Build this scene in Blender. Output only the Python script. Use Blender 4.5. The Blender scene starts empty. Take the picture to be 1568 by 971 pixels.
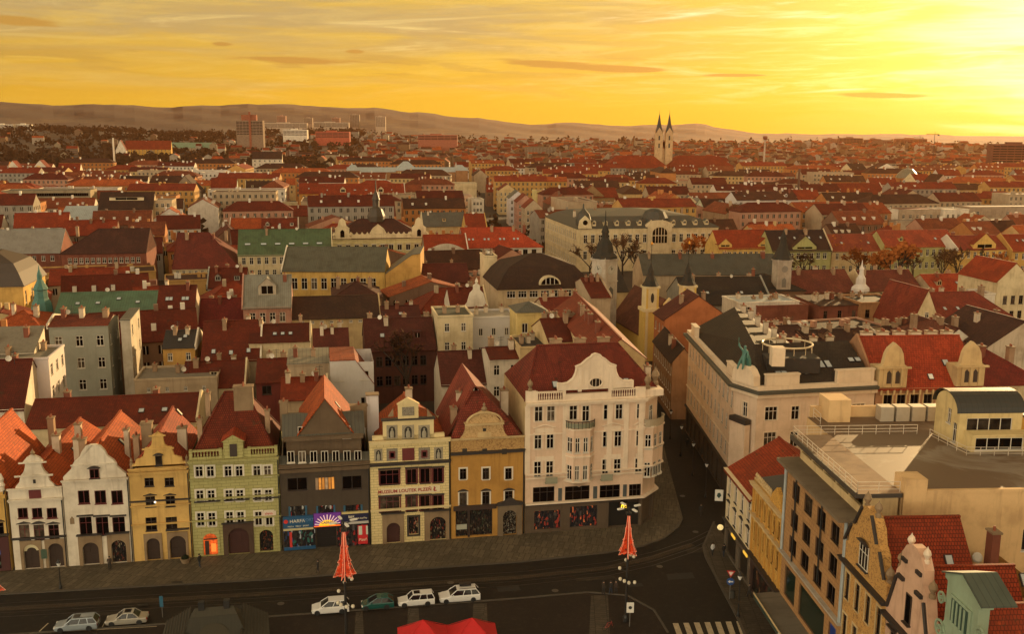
import bpy, math, random
from mathutils import Vector, Matrix
R = math.radians
sc = bpy.context.scene
COL = sc.collection
random.seed(11)

# ---------------------------------------------------------------- camera, sky, sun, exposure
F_PX, CX, CY, HC = 1500.0, 784.0, 485.5, 54.0
PITCH, ROLL = math.atan(285 / F_PX), 0.0065
FW = Vector((0, math.cos(PITCH), -math.sin(PITCH)))
RT0 = Vector((1, 0, 0)); UP0 = RT0.cross(FW)
RT = RT0 * math.cos(ROLL) + UP0 * math.sin(ROLL)
UP = UP0 * math.cos(ROLL) - RT0 * math.sin(ROLL)
cam = bpy.data.cameras.new('camera'); cam.sensor_width = 36; cam.lens = F_PX / 1568 * 36
cam.clip_start = 1; cam.clip_end = 60000
camo = bpy.data.objects.new('camera', cam); COL.objects.link(camo)
M = Matrix((RT, UP, -FW)).transposed().to_4x4(); M.translation = (0, 0, HC)
camo.matrix_world = M
sc.camera = camo

SUN_EL, SUN_AZ = R(9.0), R(33)          # azimuth from +Y towards +X
S = Vector((math.sin(SUN_AZ) * math.cos(SUN_EL), math.cos(SUN_AZ) * math.cos(SUN_EL), math.sin(SUN_EL)))
sl = bpy.data.lights.new('sun', 'SUN'); sl.energy = 5.0; sl.angle = R(0.5); sl.color = (1, 0.66, 0.30)
so = bpy.data.objects.new('sun', sl); COL.objects.link(so)
so.rotation_euler = (-S).to_track_quat('-Z', 'Y').to_euler(); so.location = (300, 400, 300)

sc.view_settings.view_transform = 'Standard'; sc.view_settings.look = 'None'
sc.view_settings.gamma = 1; sc.view_settings.exposure = 0.56
sc.view_settings.use_curve_mapping = False
sc.render.engine = 'CYCLES'
cy = sc.cycles
cy.use_denoising = True; cy.max_bounces = 4; cy.diffuse_bounces = 2; cy.glossy_bounces = 2
cy.transmission_bounces = 2; cy.volume_bounces = 0; cy.use_adaptive_sampling = True; cy.adaptive_threshold = 0.02
cy.sample_clamp_indirect = 6


class G:
    """tiny node-graph helper"""
    def __init__(s, nt): s.nt = nt; s.L = nt.links.new
    def n(s, t, **k):
        o = s.nt.nodes.new(t)
        for a, b in k.items():
            if a.startswith('i_'):
                key = a[2:]; key = int(key) if key.isdigit() else key
                s.put(o.inputs[key], b)
            else: setattr(o, a, b)
        return o
    def put(s, sock, v):
        if hasattr(v, 'is_output'): s.L(v, sock)
        else:
            if isinstance(v, (tuple, list)) and len(v) == 3 and sock.type == 'RGBA': v = (*v, 1)
            sock.default_value = v
    def m(s, op, a, b=0.0, c=0.0, clamp=False):
        o = s.nt.nodes.new('ShaderNodeMath'); o.operation = op; o.use_clamp = clamp
        for i, v in enumerate((a, b, c)):
            s.put(o.inputs[i], v)
        return o.outputs[0]
    def sm(s, x, a, b, lo=0.0, hi=1.0):
        o = s.nt.nodes.new('ShaderNodeMapRange'); o.interpolation_type = 'SMOOTHSTEP'
        for i, v in enumerate((x, a, b, lo, hi)): s.put(o.inputs[i], v)
        return o.outputs[0]
    def mix(s, f, a, b, mode='MIX'):
        o = s.nt.nodes.new('ShaderNodeMix'); o.data_type = 'RGBA'; o.blend_type = mode
        s.put(o.inputs[0], f); s.put(o.inputs[6], a); s.put(o.inputs[7], b)
        return o.outputs[2]
    def ramp(s, f, stops, interp='LINEAR'):
        o = s.nt.nodes.new('ShaderNodeValToRGB'); e = o.color_ramp.elements; o.color_ramp.interpolation = interp
        while len(e) < len(stops): e.new(0.5)
        for q, (p, c) in zip(e, stops): q.position = p; q.color = (*c, 1)
        s.put(o.inputs[0], f); return o.outputs[0]
    def noise(s, vec, scale, detail=4, rough=.55, dist=0.0):
        o = s.nt.nodes.new('ShaderNodeTexNoise')
        if vec is not None: s.L(vec, o.inputs['Vector'])
        o.inputs['Scale'].default_value = scale; o.inputs['Detail'].default_value = detail
        o.inputs['Roughness'].default_value = rough; o.inputs['Distortion'].default_value = dist
        return o.outputs['Fac']


world = bpy.data.worlds.new('World'); sc.world = world; world.use_nodes = True
def sky():
    nt = world.node_tree; nt.nodes.clear(); g = G(nt)
    d = g.n('ShaderNodeTexCoord').outputs['Generated']
    nrm = g.n('ShaderNodeVectorMath', operation='NORMALIZE'); g.L(d, nrm.inputs[0]); d = nrm.outputs[0]
    sp = g.n('ShaderNodeSeparateXYZ'); g.L(d, sp.inputs[0]); x, y, z = sp.outputs
    dt = g.n('ShaderNodeVectorMath', operation='DOT_PRODUCT'); g.L(d, dt.inputs[0]); dt.inputs[1].default_value = S
    ang = g.m('ARCCOSINE', g.m('MINIMUM', dt.outputs['Value'], 0.99999))
    a = g.m('DIVIDE', ang, math.pi)
    az = g.m('ARCTAN2', x, y)
    # cloud deck lit by the low sun: thin bright sheets, grey-gold banks, a few dark scud bars
    cv = g.n('ShaderNodeCombineXYZ'); g.put(cv.inputs[0], g.m('ADD', g.m('MULTIPLY', az, 2.2), g.m('MULTIPLY', z, 5.0)))
    g.put(cv.inputs[1], g.m('MULTIPLY', z, 22.0)); cv.inputs[2].default_value = 3.1
    n1 = g.noise(cv.outputs[0], 1.6, 6, .6, .6)
    cw = g.n('ShaderNodeCombineXYZ'); g.put(cw.inputs[0], g.m('SUBTRACT', g.m('MULTIPLY', az, 3.0), g.m('MULTIPLY', z, 9.0)))
    g.put(cw.inputs[1], g.m('MULTIPLY', z, 34.0)); cw.inputs[2].default_value = 7.7
    n2 = g.noise(cw.outputs[0], 1.3, 7, .62, .8)
    jit = g.m('MULTIPLY', g.m('SUBTRACT', n1, 0.5), 0.10)
    aj = g.m('ADD', a, jit)
    base = g.ramp(aj, [(0.0, (2.4, 2.15, 1.5)), (0.036, (1.35, 1.12, .52)), (0.066, (.95, .66, .11)), (0.11, (.87, .54, .035)),
                       (0.20, (.82, .49, .026)), (0.33, (.72, .41, .030)), (0.5, (.60, .50, .36)), (0.70, (7.4, 6.5, 4.8)), (1.0, (8.8, 7.7, 5.7))])  # last stops: unseen eastern sky, raised far above the rest as fill light
    hi = g.sm(z, 0.035, 0.105)
    far = g.sm(a, 0.06, 0.20)
    grey = g.m('MULTIPLY', g.m('MULTIPLY', hi, far), g.sm(n2, .34, .58, .3, 1.0))
    base = g.mix(grey, base, (.50, .34, .125))
    st = g.m('MULTIPLY', g.sm(n2, .56, .74), g.sm(z, .02, .05))
    base = g.mix(g.m('MULTIPLY', st, .8), base, g.mix(far, (1.7, 1.5, 1.0), (.98, .72, .25)))
    dk = g.m('MULTIPLY', g.sm(n1, .52, .70), g.sm(z, .02, .05)); base = g.mix(g.m('MULTIPLY', dk, .8), base, g.mix(far, (.95, .66, .10), (.66, .42, .085)))
    cs = g.n('ShaderNodeCombineXYZ'); g.put(cs.inputs[0], g.m('MULTIPLY', az, 7.0)); g.put(cs.inputs[1], g.m('ADD', g.m('MULTIPLY', z, 75.0), g.m('MULTIPLY', az, 1.6)))
    cs.inputs[2].default_value = 1.3
    n3 = g.noise(cs.outputs[0], 1.0, 6, .62, .3)
    band = g.m('MULTIPLY', g.sm(z, .046, .058), g.sm(z, .078, .068))
    scud = g.m('MULTIPLY', g.m('MULTIPLY', g.sm(n3, .50, .565), band), g.sm(a, .10, .16))
    cf = g.n('ShaderNodeCombineXYZ'); g.put(cf.inputs[0], g.m('ADD', g.m('MULTIPLY', az, 9.0), g.m('MULTIPLY', z, 26.0))); g.put(cf.inputs[1], g.m('SUBTRACT', g.m('MULTIPLY', z, 110.0), g.m('MULTIPLY', az, 4.0))); cf.inputs[2].default_value = 5.0
    n5 = g.noise(cf.outputs[0], 1.0, 7, .68, .9)      # fine fibres across the deck
    fb = g.m('MULTIPLY', g.sm(n5, .45, .66), g.sm(z, .015, .045)); base = g.mix(g.m('MULTIPLY', fb, .22), base, g.mix(far, (1.9, 1.6, .9), (.95, .66, .17))); fd = g.m('MULTIPLY', g.sm(n5, .48, .32), g.sm(z, .015, .045)); base = g.mix(g.m('MULTIPLY', fd, .20), base, g.mix(far, (.85, .60, .10), (.52, .32, .085)))
    base = g.mix(g.m('MULTIPLY', scud, .35), base, (.42, .24, .055))
    tot = None
    for px, py, hw, hh, k in ((455, 104, 150, 7, .02), (835, 104, 120, 9, .05), (950, 112, 70, 4, .02), (548, 90, 16, 4, 0), (60, 64, 70, 9, .03), (350, 84, 14, 3, 0), (1110, 121, 60, 3, 0), (1330, 150, 90, 4, .02)):
        a0, e0 = math.atan((px - 784) / 1500), (203 - py) / 1500; da = g.m('SUBTRACT', az, a0)
        q = g.m('ADD', g.m('POWER', g.m('ABSOLUTE', g.m('DIVIDE', da, hw / 1500)), 2.0), g.m('POWER', g.m('ABSOLUTE', g.m('DIVIDE', g.m('ADD', g.m('SUBTRACT', z, e0), g.m('MULTIPLY', da, k)), hh / 1500)), 2.0)); q = g.m('EXPONENT', g.m('MULTIPLY', q, -1.0)); tot = q if tot is None else g.m('ADD', tot, q)
    base = g.mix(g.m('MULTIPLY', g.sm(g.m('ADD', tot, g.m('MULTIPLY', g.m('SUBTRACT', n3, .5), 2.2)), .42, .80), g.sm(tot, .02, .25)), base, (.53, .275, .045))
    lowg = g.m('MULTIPLY', g.sm(z, .035, .0), g.sm(a, .1, .25))
    base = g.mix(g.m('MULTIPLY', lowg, .45), base, (.90, .52, .06))
    # overhead the deck is dim and greyish; behind the viewer it is boosted to light the fronts
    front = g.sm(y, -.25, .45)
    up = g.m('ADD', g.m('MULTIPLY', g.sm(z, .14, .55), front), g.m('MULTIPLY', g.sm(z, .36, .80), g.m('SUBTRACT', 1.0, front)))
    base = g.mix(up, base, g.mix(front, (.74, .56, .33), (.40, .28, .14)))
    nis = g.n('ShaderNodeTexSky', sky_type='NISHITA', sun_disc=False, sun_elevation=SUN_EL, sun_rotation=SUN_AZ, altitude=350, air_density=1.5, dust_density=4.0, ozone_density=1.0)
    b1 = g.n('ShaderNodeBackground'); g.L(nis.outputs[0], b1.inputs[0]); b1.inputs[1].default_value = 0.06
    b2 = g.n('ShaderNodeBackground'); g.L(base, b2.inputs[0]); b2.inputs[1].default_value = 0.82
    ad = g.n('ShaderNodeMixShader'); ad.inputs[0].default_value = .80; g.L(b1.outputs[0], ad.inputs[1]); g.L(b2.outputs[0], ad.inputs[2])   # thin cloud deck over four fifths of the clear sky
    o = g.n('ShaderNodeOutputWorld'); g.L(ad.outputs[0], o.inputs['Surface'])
sky()
world.cycles.sampling_method = 'MANUAL'; world.cycles.sample_map_resolution = 1024


# ---------------------------------------------------------------- photogrammetry: pixel -> point on a plane of the place
def ray(x, y): return FW * F_PX + RT * (x - CX) - UP * (y - CY)
def P(x, y, z=0.0):
    d = ray(x, y); return Vector((0, 0, HC)) + d * ((z - HC) / d.z)
def pix(p):
    d = Vector(p) - Vector((0, 0, HC)); w = d.dot(FW)
    return CX + F_PX * d.dot(RT) / w, CY - F_PX * d.dot(UP) / w
class Frame:
    """a facade: origin on the ground, angle of its base line; local x along it, y into the house, z up"""
    def __init__(s, o, ang): s.o = Vector((o[0], o[1], 0)); s.a = ang; s.u = Vector((math.cos(ang), math.sin(ang), 0)); s.n = Vector((-math.sin(ang), math.cos(ang), 0))
    def at(s, x, y, off=0.0):
        d = ray(x, y); c = Vector((0, 0, HC))
        t = ((s.o + s.n * off - c).dot(s.n)) / d.dot(s.n); p = c + d * t
        return (p - s.o).dot(s.u), p.z
    def w(s, x, y, z=0.0): return s.o + s.u * x + s.n * y + Vector((0, 0, z))
    def shift(s, u): return Frame(s.o + s.u * u, s.a)


# ---------------------------------------------------------------- materials
MATS = {}
def _new(name):
    m = bpy.data.materials.new(name); m.use_nodes = True; nt = m.node_tree; nt.nodes.clear(); g = G(nt)
    b = g.n('ShaderNodeBsdfPrincipled'); o = g.n('ShaderNodeOutputMaterial'); g.L(b.outputs[0], o.inputs[0])
    return m, g, b
def _cached(fn):
    def w(*a, **k):
        key = (fn.__name__, a, tuple(sorted(k.items())))
        if key not in MATS: MATS[key] = fn(*a, **k)
        return MATS[key]
    return w
def uvs(g): return g.n('ShaderNodeUVMap', uv_map='UVMap').outputs[0]
def rnd(g): return g.n('ShaderNodeObjectInfo').outputs['Random']
def geo(g): return g.n('ShaderNodeNewGeometry').outputs['Position']
def bump(g, b, h, s=.3, d=.05):
    q = g.n('ShaderNodeBump'); q.inputs['Strength'].default_value = s; q.inputs['Distance'].default_value = d
    g.L(h, q.inputs['Height']); g.L(q.outputs[0], b.inputs['Normal'])

@_cached
def plaster(c, dirt=.5, rough=.9):
    m, g, b = _new('plaster')
    p = geo(g); uv = uvs(g)
    n1 = g.noise(p, .35, 5, .6); n2 = g.noise(p, 2.5, 4, .6)
    mp = g.n('ShaderNodeMapping'); g.L(uv, mp.inputs[0]); mp.inputs['Scale'].default_value = (1.6, .12, 1)
    n3 = g.noise(mp.outputs[0], 1.0, 4, .6)
    k = g.m('MULTIPLY', g.sm(n1, .42, .68), dirt)
    col = g.mix(k, c, (c[0]*.55, c[1]*.50, c[2]*.46))
    col = g.mix(g.m('MULTIPLY', g.sm(n3, .5, .72), dirt * .9), col, (c[0]*.45, c[1]*.40, c[2]*.36))
    col = g.mix(g.m('MULTIPLY', g.sm(n2, .45, .7), .12), col, (c[0]*.7, c[1]*.68, c[2]*.66))
    g.L(col, b.inputs['Base Color']); b.inputs['Roughness'].default_value = rough
    bump(g, b, n2, .12, .02)
    return m
@_cached
def ashlar(c, rw=1.1, rh=.42, dirt=.3):
    m, g, b = _new('rusticated_plaster')
    p = geo(g); uv = uvs(g)
    br = g.n('ShaderNodeTexBrick'); g.L(uv, br.inputs['Vector']); br.inputs['Scale'].default_value = 1
    br.inputs['Brick Width'].default_value = rw; br.inputs['Row Height'].default_value = rh; br.inputs['Mortar Size'].default_value = .022
    br.inputs['Color1'].default_value = (*c, 1); br.inputs['Color2'].default_value = (c[0]*.94, c[1]*.93, c[2]*.9, 1); br.inputs['Mortar'].default_value = (c[0]*.45, c[1]*.42, c[2]*.36, 1)
    n1 = g.noise(p, .5, 5, .62)
    col = g.mix(g.m('MULTIPLY', g.sm(n1, .42, .7), dirt), br.outputs[0], (c[0]*.5, c[1]*.47, c[2]*.42))
    g.L(col, b.inputs['Base Color']); b.inputs['Roughness'].default_value = .88
    bump(g, b, br.outputs['Fac'], -.4, .02)
    return m
@_cached
def tiles(c, row=.34, var=.5):
    """clay roof tiles: courses across the slope, weathered patches, odd replaced tiles"""
    m, g, b = _new('roof_tiles')
    uv = uvs(g); p = geo(g); r = rnd(g)
    br = g.n('ShaderNodeTexBrick'); g.L(uv, br.inputs['Vector']); br.inputs['Scale'].default_value = 1
    br.inputs['Brick Width'].default_value = .26; br.inputs['Row Height'].default_value = row; br.inputs['Mortar Size'].default_value = .035
    br.inputs['Mortar Smooth'].default_value = .4
    br.inputs['Color1'].default_value = (c[0]*1.15, c[1]*1.15, c[2]*1.15, 1); br.inputs['Color2'].default_value = (c[0]*.78, c[1]*.74, c[2]*.72, 1); br.inputs['Mortar'].default_value = (c[0]*.22, c[1]*.2, c[2]*.2, 1)
    n1 = g.noise(p, .22, 6, .65); n2 = g.noise(p, 1.3, 4, .6)
    col = g.mix(g.m('MULTIPLY', g.sm(n1, .40, .68), var), br.outputs[0], (c[0]*.36, c[1]*.45, c[2]*.55))
    col = g.mix(g.m('MULTIPLY', g.sm(n2, .56, .72), .35), col, (min(1, c[0]*1.6), c[1]*1.9, c[2]*1.8))
    mp = g.n('ShaderNodeMapping'); g.L(uv, mp.inputs[0]); mp.inputs['Scale'].default_value = (2.2, .08, 1)
    n3 = g.noise(mp.outputs[0], 1.0, 3, .6)
    col = g.mix(g.m('MULTIPLY', g.sm(n3, .52, .75), .5), col, (c[0]*.30, c[1]*.32, c[2]*.4))
    n4 = g.noise(p, .7, 5, .7, .5); col = g.mix(g.m('MULTIPLY', g.sm(n4, .58, .68), .55), col, (.035, .026, .010))
    vo = g.n('ShaderNodeTexVoronoi', distance='MANHATTAN'); g.L(uv, vo.inputs['Vector']); vo.inputs['Scale'].default_value = .38; vs = g.n('ShaderNodeSeparateColor'); g.L(vo.outputs['Color'], vs.inputs[0])
    col = g.mix(g.m('MULTIPLY', g.m('GREATER_THAN', vs.outputs[0], .80), .16), col, (min(1, c[0]*1.5), c[1]*1.7, c[2]*1.6)); col = g.mix(g.m('MULTIPLY', g.m('LESS_THAN', vs.outputs[0], .16), .18), col, (c[0]*.45, c[1]*.5, c[2]*.6))
    hv = g.n('ShaderNodeHueSaturation'); g.L(col, hv.inputs['Color']); g.put(hv.inputs['Value'], g.m('ADD', .82, g.m('MULTIPLY', r, .36)))
    g.L(hv.outputs[0], b.inputs['Base Color']); b.inputs['Roughness'].default_value = .8
    b.inputs['Specular IOR Level'].default_value = .3
    bump(g, b, br.outputs['Fac'], -.6, .05)
    return m
@_cached
def sheet(c, seam=.6, rough=.55, patina=.5):
    """standing-seam sheet metal"""
    m, g, b = _new('sheet_metal')
    uv = uvs(g); p = geo(g)
    sx = g.n('ShaderNodeSeparateXYZ'); g.L(uv, sx.inputs[0])
    fr = g.m('FRACT', g.m('DIVIDE', sx.outputs[0], seam)); ln = g.m('LESS_THAN', g.m('ABSOLUTE', g.m('SUBTRACT', fr, .5)), .07)
    n1 = g.noise(p, .4, 6, .65)
    mp = g.n('ShaderNodeMapping'); g.L(uv, mp.inputs[0]); mp.inputs['Scale'].default_value = (2.5, .15, 1); n3 = g.noise(mp.outputs[0], 1.0, 4, .6)
    col = g.mix(g.m('MULTIPLY', g.sm(n1, .4, .7), patina), c, (c[0]*.5, c[1]*.42, c[2]*.34))
    col = g.mix(g.m('MULTIPLY', g.sm(n3, .5, .75), patina), col, (c[0]*1.3, c[1]*1.25, c[2]*1.2))
    col = g.mix(g.m('MULTIPLY', ln, .6), col, (c[0]*.4, c[1]*.4, c[2]*.4))
    g.L(col, b.inputs['Base Color']); b.inputs['Roughness'].default_value = rough; b.inputs['Metallic'].default_value = 0.0
    bump(g, b, ln, .5, .03)
    return m
@_cached
def plain(c, rough=.6, metal=0.0, name='painted', nz=.25, coat=0.0, spec=.5):
    m, g, b = _new(name)
    n = g.noise(geo(g), 1.7, 4, .6)
    col = g.mix(g.m('MULTIPLY', g.sm(n, .4, .7), nz), c, tuple(v * .6 for v in c))
    g.L(col, b.inputs['Base Color']); b.inputs['Roughness'].default_value = rough; b.inputs['Metallic'].default_value = metal
    b.inputs['Coat Weight'].default_value = coat; b.inputs['Specular IOR Level'].default_value = spec
    return m
@_cached
def glass(kind='room'):
    m, g, b = _new('window_glass')
    r = rnd(g); p = geo(g)
    n = g.noise(p, 1.1, 2, .5)
    f = g.m('ADD', g.m('MULTIPLY', r, .95), g.m('MULTIPLY', g.m('SUBTRACT', n, .5), .4))
    col = g.ramp(f, [(0, (.004, .003, .003)), (.55, (.007, .005, .004)), (.72, (.014, .010, .008)), (.84, (.04, .03, .022)), (1, (.16, .12, .085))])
    g.L(col, b.inputs['Base Color']); b.inputs['Roughness'].default_value = .16; b.inputs['Specular IOR Level'].default_value = .05
    return m
@_cached
def glow(c, s, pat=0.0, name='lit'):
    m, g, b = _new(name)
    n = g.noise(geo(g), 2.6, 3, .6)
    f = g.sm(n, .35, .65, 1 - pat, 1)
    em = g.mix(1.0, c, g.mix(f, (0, 0, 0), (1, 1, 1)), 'MULTIPLY')
    b.inputs['Base Color'].default_value = (*[v * .4 for v in c], 1); g.L(em, b.inputs['Emission Color']); b.inputs['Emission Strength'].default_value = s
    return m
@_cached
def wood(c):
    m, g, b = _new('dark_wood'); uv = uvs(g)
    mp = g.n('ShaderNodeMapping'); g.L(uv, mp.inputs[0]); mp.inputs['Scale'].default_value = (6, .4, 1); n = g.noise(mp.outputs[0], 1, 4, .6)
    col = g.mix(n, c, tuple(v * .45 for v in c)); g.L(col, b.inputs['Base Color']); b.inputs['Roughness'].default_value = .75
    return m
@_cached
def sgraffito(c, dk, sc_=1.0):
    """plaster scratched with dark ornament"""
    m, g, b = _new('sgraffito'); uv = uvs(g)
    n = g.noise(uv, 3.2 * sc_, 6, .7, 2.2); n2 = g.noise(uv, 9 * sc_, 3, .6, 1.0)
    f = g.m('MAXIMUM', g.sm(n, .50, .60), g.m('MULTIPLY', g.sm(n2, .55, .62), .6))
    col = g.mix(g.m('MULTIPLY', f, .8), c, dk); g.L(col, b.inputs['Base Color']); b.inputs['Roughness'].default_value = .9
    bump(g, b, f, -.3, .03)
    return m
@_cached
def goods(c1, c2, c3, s=.0, sc_=2.2):
    sc_ *= 2.6
    """a dressed shop window behind glass"""
    m, g, b = _new('shop_display'); uv = uvs(g)
    mp = g.n('ShaderNodeMapping'); g.L(uv, mp.inputs[0]); mp.inputs['Scale'].default_value = (1.5, .6, 1); v = g.n('ShaderNodeTexVoronoi', distance='CHEBYCHEV'); g.L(mp.outputs[0], v.inputs['Vector']); v.inputs['Scale'].default_value = sc_
    sp = g.n('ShaderNodeSeparateColor'); g.L(v.outputs['Color'], sp.inputs[0])
    col = g.ramp(sp.outputs[0], [(0, (.012, .01, .01)), (.45, (.018, .014, .013)), (.56, c1), (.66, (.02, .015, .012)), (.78, c2), (.83, (.02, .016, .014)), (.94, c3)], 'CONSTANT')
    g.L(col, b.inputs['Base Color']); b.inputs['Roughness'].default_value = .25
    if s: g.L(col, b.inputs['Emission Color']); b.inputs['Emission Strength'].default_value = s
    return m

C_TILE_DK = (.125, .017, .004); C_TILE = (.27, .036, .008); C_TILE_OR = (.44, .080, .014); C_TILE_RED = (.38, .050, .016); C_BROWN = (.060, .026, .014); C_BLACK = (.026, .020, .016)
T_DK, T_RED, T_OR, T_BR = tiles(C_TILE_DK), tiles(C_TILE), tiles(C_TILE_OR), tiles(C_BROWN)
T_BRIGHT = tiles(C_TILE_RED, .34, .3)
BLACKR = plain(C_BLACK, .7, 0, 'bitumen_roof', .5); SLATE = sheet((.085, .080, .062), .5, .6, .6); COPPER = sheet((.075, .135, .075), .55, .6, .6); GREYM = sheet((.22, .21, .18), .6, .5, .5); PALEM = sheet((.36, .40, .40), .8, .45, .4)
TEAL = plain((.05, .15, .12), .6, 0, 'verdigris', .5)
WHITE, CREAM, YELLOW = plaster((.66, .58, .46)), plaster((.62, .50, .30)), plaster((.60, .37, .10))
OCHRE, ORANGE, BEIGE = plaster((.50, .28, .07)), plaster((.46, .15, .045)), plaster((.44, .33, .21))
PINK, GREY, BROWN = plaster((.45, .23, .16)), plaster((.30, .29, .24)), plaster((.20, .11, .06))
LILAC, GREEN, BRICK = plaster((.62, .57, .55)), plaster((.36, .34, .13)), plaster((.20, .060, .032), .6)
PALEG, DKRED, SAND = plaster((.42, .48, .40)), plaster((.16, .03, .02)), plaster((.55, .40, .20))
STONE = plaster((.25, .17, .095), .5); DKTRIM = plain((.030, .022, .018), .6); GLS = glass()
FR_WHITE = plain((.62, .56, .46), .5, nz=.1); FR_RED = plain((.12, .014, .012), .5); FR_DK = plain((.04, .025, .018), .5); CHIM = plaster((.34, .22, .13), .6); CHIMW = plaster((.58, .47, .34), .5)
IRON = plain((.015, .013, .011), .5, 0, 'iron'); POT = plain((.25, .07, .03), .8)


# ---------------------------------------------------------------- mesh building
class MB:
    def __init__(s): s.v = []; s.f = []; s.m = []; s.sm = []
    def face(s, pts, m=0, smooth=False):
        i = len(s.v); s.v.extend(Vector(p) for p in pts); s.f.append(tuple(range(i, i + len(pts)))); s.m.append(m); s.sm.append(smooth)
    def box(s, x0, x1, y0, y1, z0, z1, m=0, top=None):
        a = [(x0, y0), (x1, y0), (x1, y1), (x0, y1)]
        for i in range(4):
            p, q = a[i], a[(i + 1) % 4]; s.face([(*p, z0), (*q, z0), (*q, z1), (*p, z1)], m)
        s.face([(*p, z1) for p in a], m if top is None else top); s.face([(*p, z0) for p in reversed(a)], m)
    def prism(s, pts, y0, y1, m=0, side=None, T=None):
        """polygon in x,z pushed from y0 (front) to y1"""
        T = T or (lambda x, y, z: (x, y, z)); side = m if side is None else side
        s.face([T(x, y0, z) for x, z in pts], m); s.face([T(x, y1, z) for x, z in reversed(pts)], m)
        for i in range(len(pts)):
            a, b = pts[i], pts[(i + 1) % len(pts)]
            s.face([T(a[0], y0, a[1]), T(a[0], y1, a[1]), T(b[0], y1, b[1]), T(b[0], y0, b[1])], side)
    def slab(s, a, b, c, d, t=.16, m=0, ms=None):
        """roof plane a,b (eave) c,d (ridge) with thickness"""
        q = [Vector(p) for p in (a, b, c, d)]; lo = [p - Vector((0, 0, t)) for p in q]; ms = m if ms is None else ms
        s.face(q, m); s.face(lo[::-1], ms)
        for i in range(4): j = (i + 1) % 4; s.face([q[i], lo[i], lo[j], q[j]], ms)
    def lathe(s, prof, n=12, m=0, c=(0, 0), ph=0.0, smooth=True, ex=(1, 1)):
        rings = [[(c[0] + ex[0] * r * math.cos(2 * math.pi * k / n + ph), c[1] + ex[1] * r * math.sin(2 * math.pi * k / n + ph), z) for k in range(n)] for r, z in prof]
        for a, b in zip(rings, rings[1:]):
            for k in range(n):
                j = (k + 1) % n; s.face([a[k], a[j], b[j], b[k]], m, smooth)
        if prof[-1][0] > .01: s.face(rings[-1], m)
    def tube(s, p, q, r0, r1=None, n=6, m=0):
        r1 = r0 if r1 is None else r1; p, q = Vector(p), Vector(q); d = (q - p).normalized()
        e = d.orthogonal().normalized(); h = d.cross(e)
        A = [p + (e * math.cos(t) + h * math.sin(t)) * r0 for t in [2 * math.pi * k / n for k in range(n)]]
        B = [q + (e * math.cos(t) + h * math.sin(t)) * r1 for t in [2 * math.pi * k / n for k in range(n)]]
        for k in range(n): j = (k + 1) % n; s.face([A[k], A[j], B[j], B[k]], m, True)
        s.face(A[::-1], m); s.face(B, m)
    def wall(s, a, b, z0, z1, op=(), dep=.22, m=0, rev=None):
        """upright wall from a to b with real openings (u0,u1,z0,z1) and their reveals"""
        a, b = Vector((*a, 0)), Vector((*b, 0)); d = b - a; L = d.length; d /= L; nn = Vector((-d.y, d.x, 0)); rev = m if rev is None else rev
        op = [(max(.02, o[0]), min(L - .02, o[1]), max(z0 + .02, o[2]), min(z1 - .02, o[3])) for o in op]; op = [o for o in op if o[1] - o[0] > .1 and o[3] - o[2] > .1]
        pt = lambda u, z, k=0.0: a + d * u + nn * k + Vector((0, 0, z))
        us = sorted({0.0, L, *[round(o[0], 4) for o in op], *[round(o[1], 4) for o in op]})
        zs = sorted({z0, z1, *[round(o[2], 4) for o in op], *[round(o[3], 4) for o in op]})
        for k in range(len(zs) - 1):
            zm = (zs[k] + zs[k + 1]) / 2; run = None
            row = [o for o in op if o[2] < zm < o[3]]
            for i in range(len(us) - 1):
                um = (us[i] + us[i + 1]) / 2; hole = any(o[0] < um < o[1] for o in row)
                if hole:
                    if run is not None: s.face([pt(run, zs[k]), pt(us[i], zs[k]), pt(us[i], zs[k+1]), pt(run, zs[k+1])], m); run = None
                elif run is None: run = us[i]
            if run is not None: s.face([pt(run, zs[k]), pt(L, zs[k]), pt(L, zs[k+1]), pt(run, zs[k+1])], m)
        for u0, u1, w0, w1 in op:
            s.face([pt(u0, w0), pt(u1, w0), pt(u1, w0, dep), pt(u0, w0, dep)], rev); s.face([pt(u0, w1), pt(u0, w1, dep), pt(u1, w1, dep), pt(u1, w1)], rev)
            s.face([pt(u0, w0), pt(u0, w0, dep), pt(u0, w1, dep), pt(u0, w1)], rev); s.face([pt(u1, w0), pt(u1, w1), pt(u1, w1, dep), pt(u1, w0, dep)], rev)
            s.face([pt(u0, w0, dep), pt(u1, w0, dep), pt(u1, w1, dep), pt(u0, w1, dep)], rev)
    def mesh(s, name, mats, uv=True):
        me = bpy.data.meshes.new(name); me.from_pydata(s.v, [], s.f)
        for m in mats: me.materials.append(m)
        me.polygons.foreach_set('material_index', s.m); me.polygons.foreach_set('use_smooth', s.sm)
        if uv:
            lay = me.uv_layers.new(name='UVMap'); out = []
            Z = Vector((0, 0, 1))
            for f in s.f:
                p = [s.v[i] for i in f]
                n = (p[1] - p[0]).cross(p[2] - p[1])
                if n.length < 1e-9 and len(p) > 3: n = (p[2] - p[0]).cross(p[3] - p[0])
                if n.length < 1e-9: n = Z.copy()
                n.normalize()
                if abs(n.z) > .985: u, w = Vector((1, 0, 0)), Vector((0, 1, 0))
                else: u = Z.cross(n).normalized(); w = n.cross(u)
                for q in p: out += (q.dot(u), q.dot(w))
            lay.data.foreach_set('uv', out)
        me.update(); return me
    def build(s, name, mats, parent=None, loc=(0, 0, 0), rz=0.0, uv=True):
        if not isinstance(mats, (list, tuple)): mats = [mats]
        return obj(name, s.mesh(name, mats, uv), parent, loc, rz)
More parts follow.
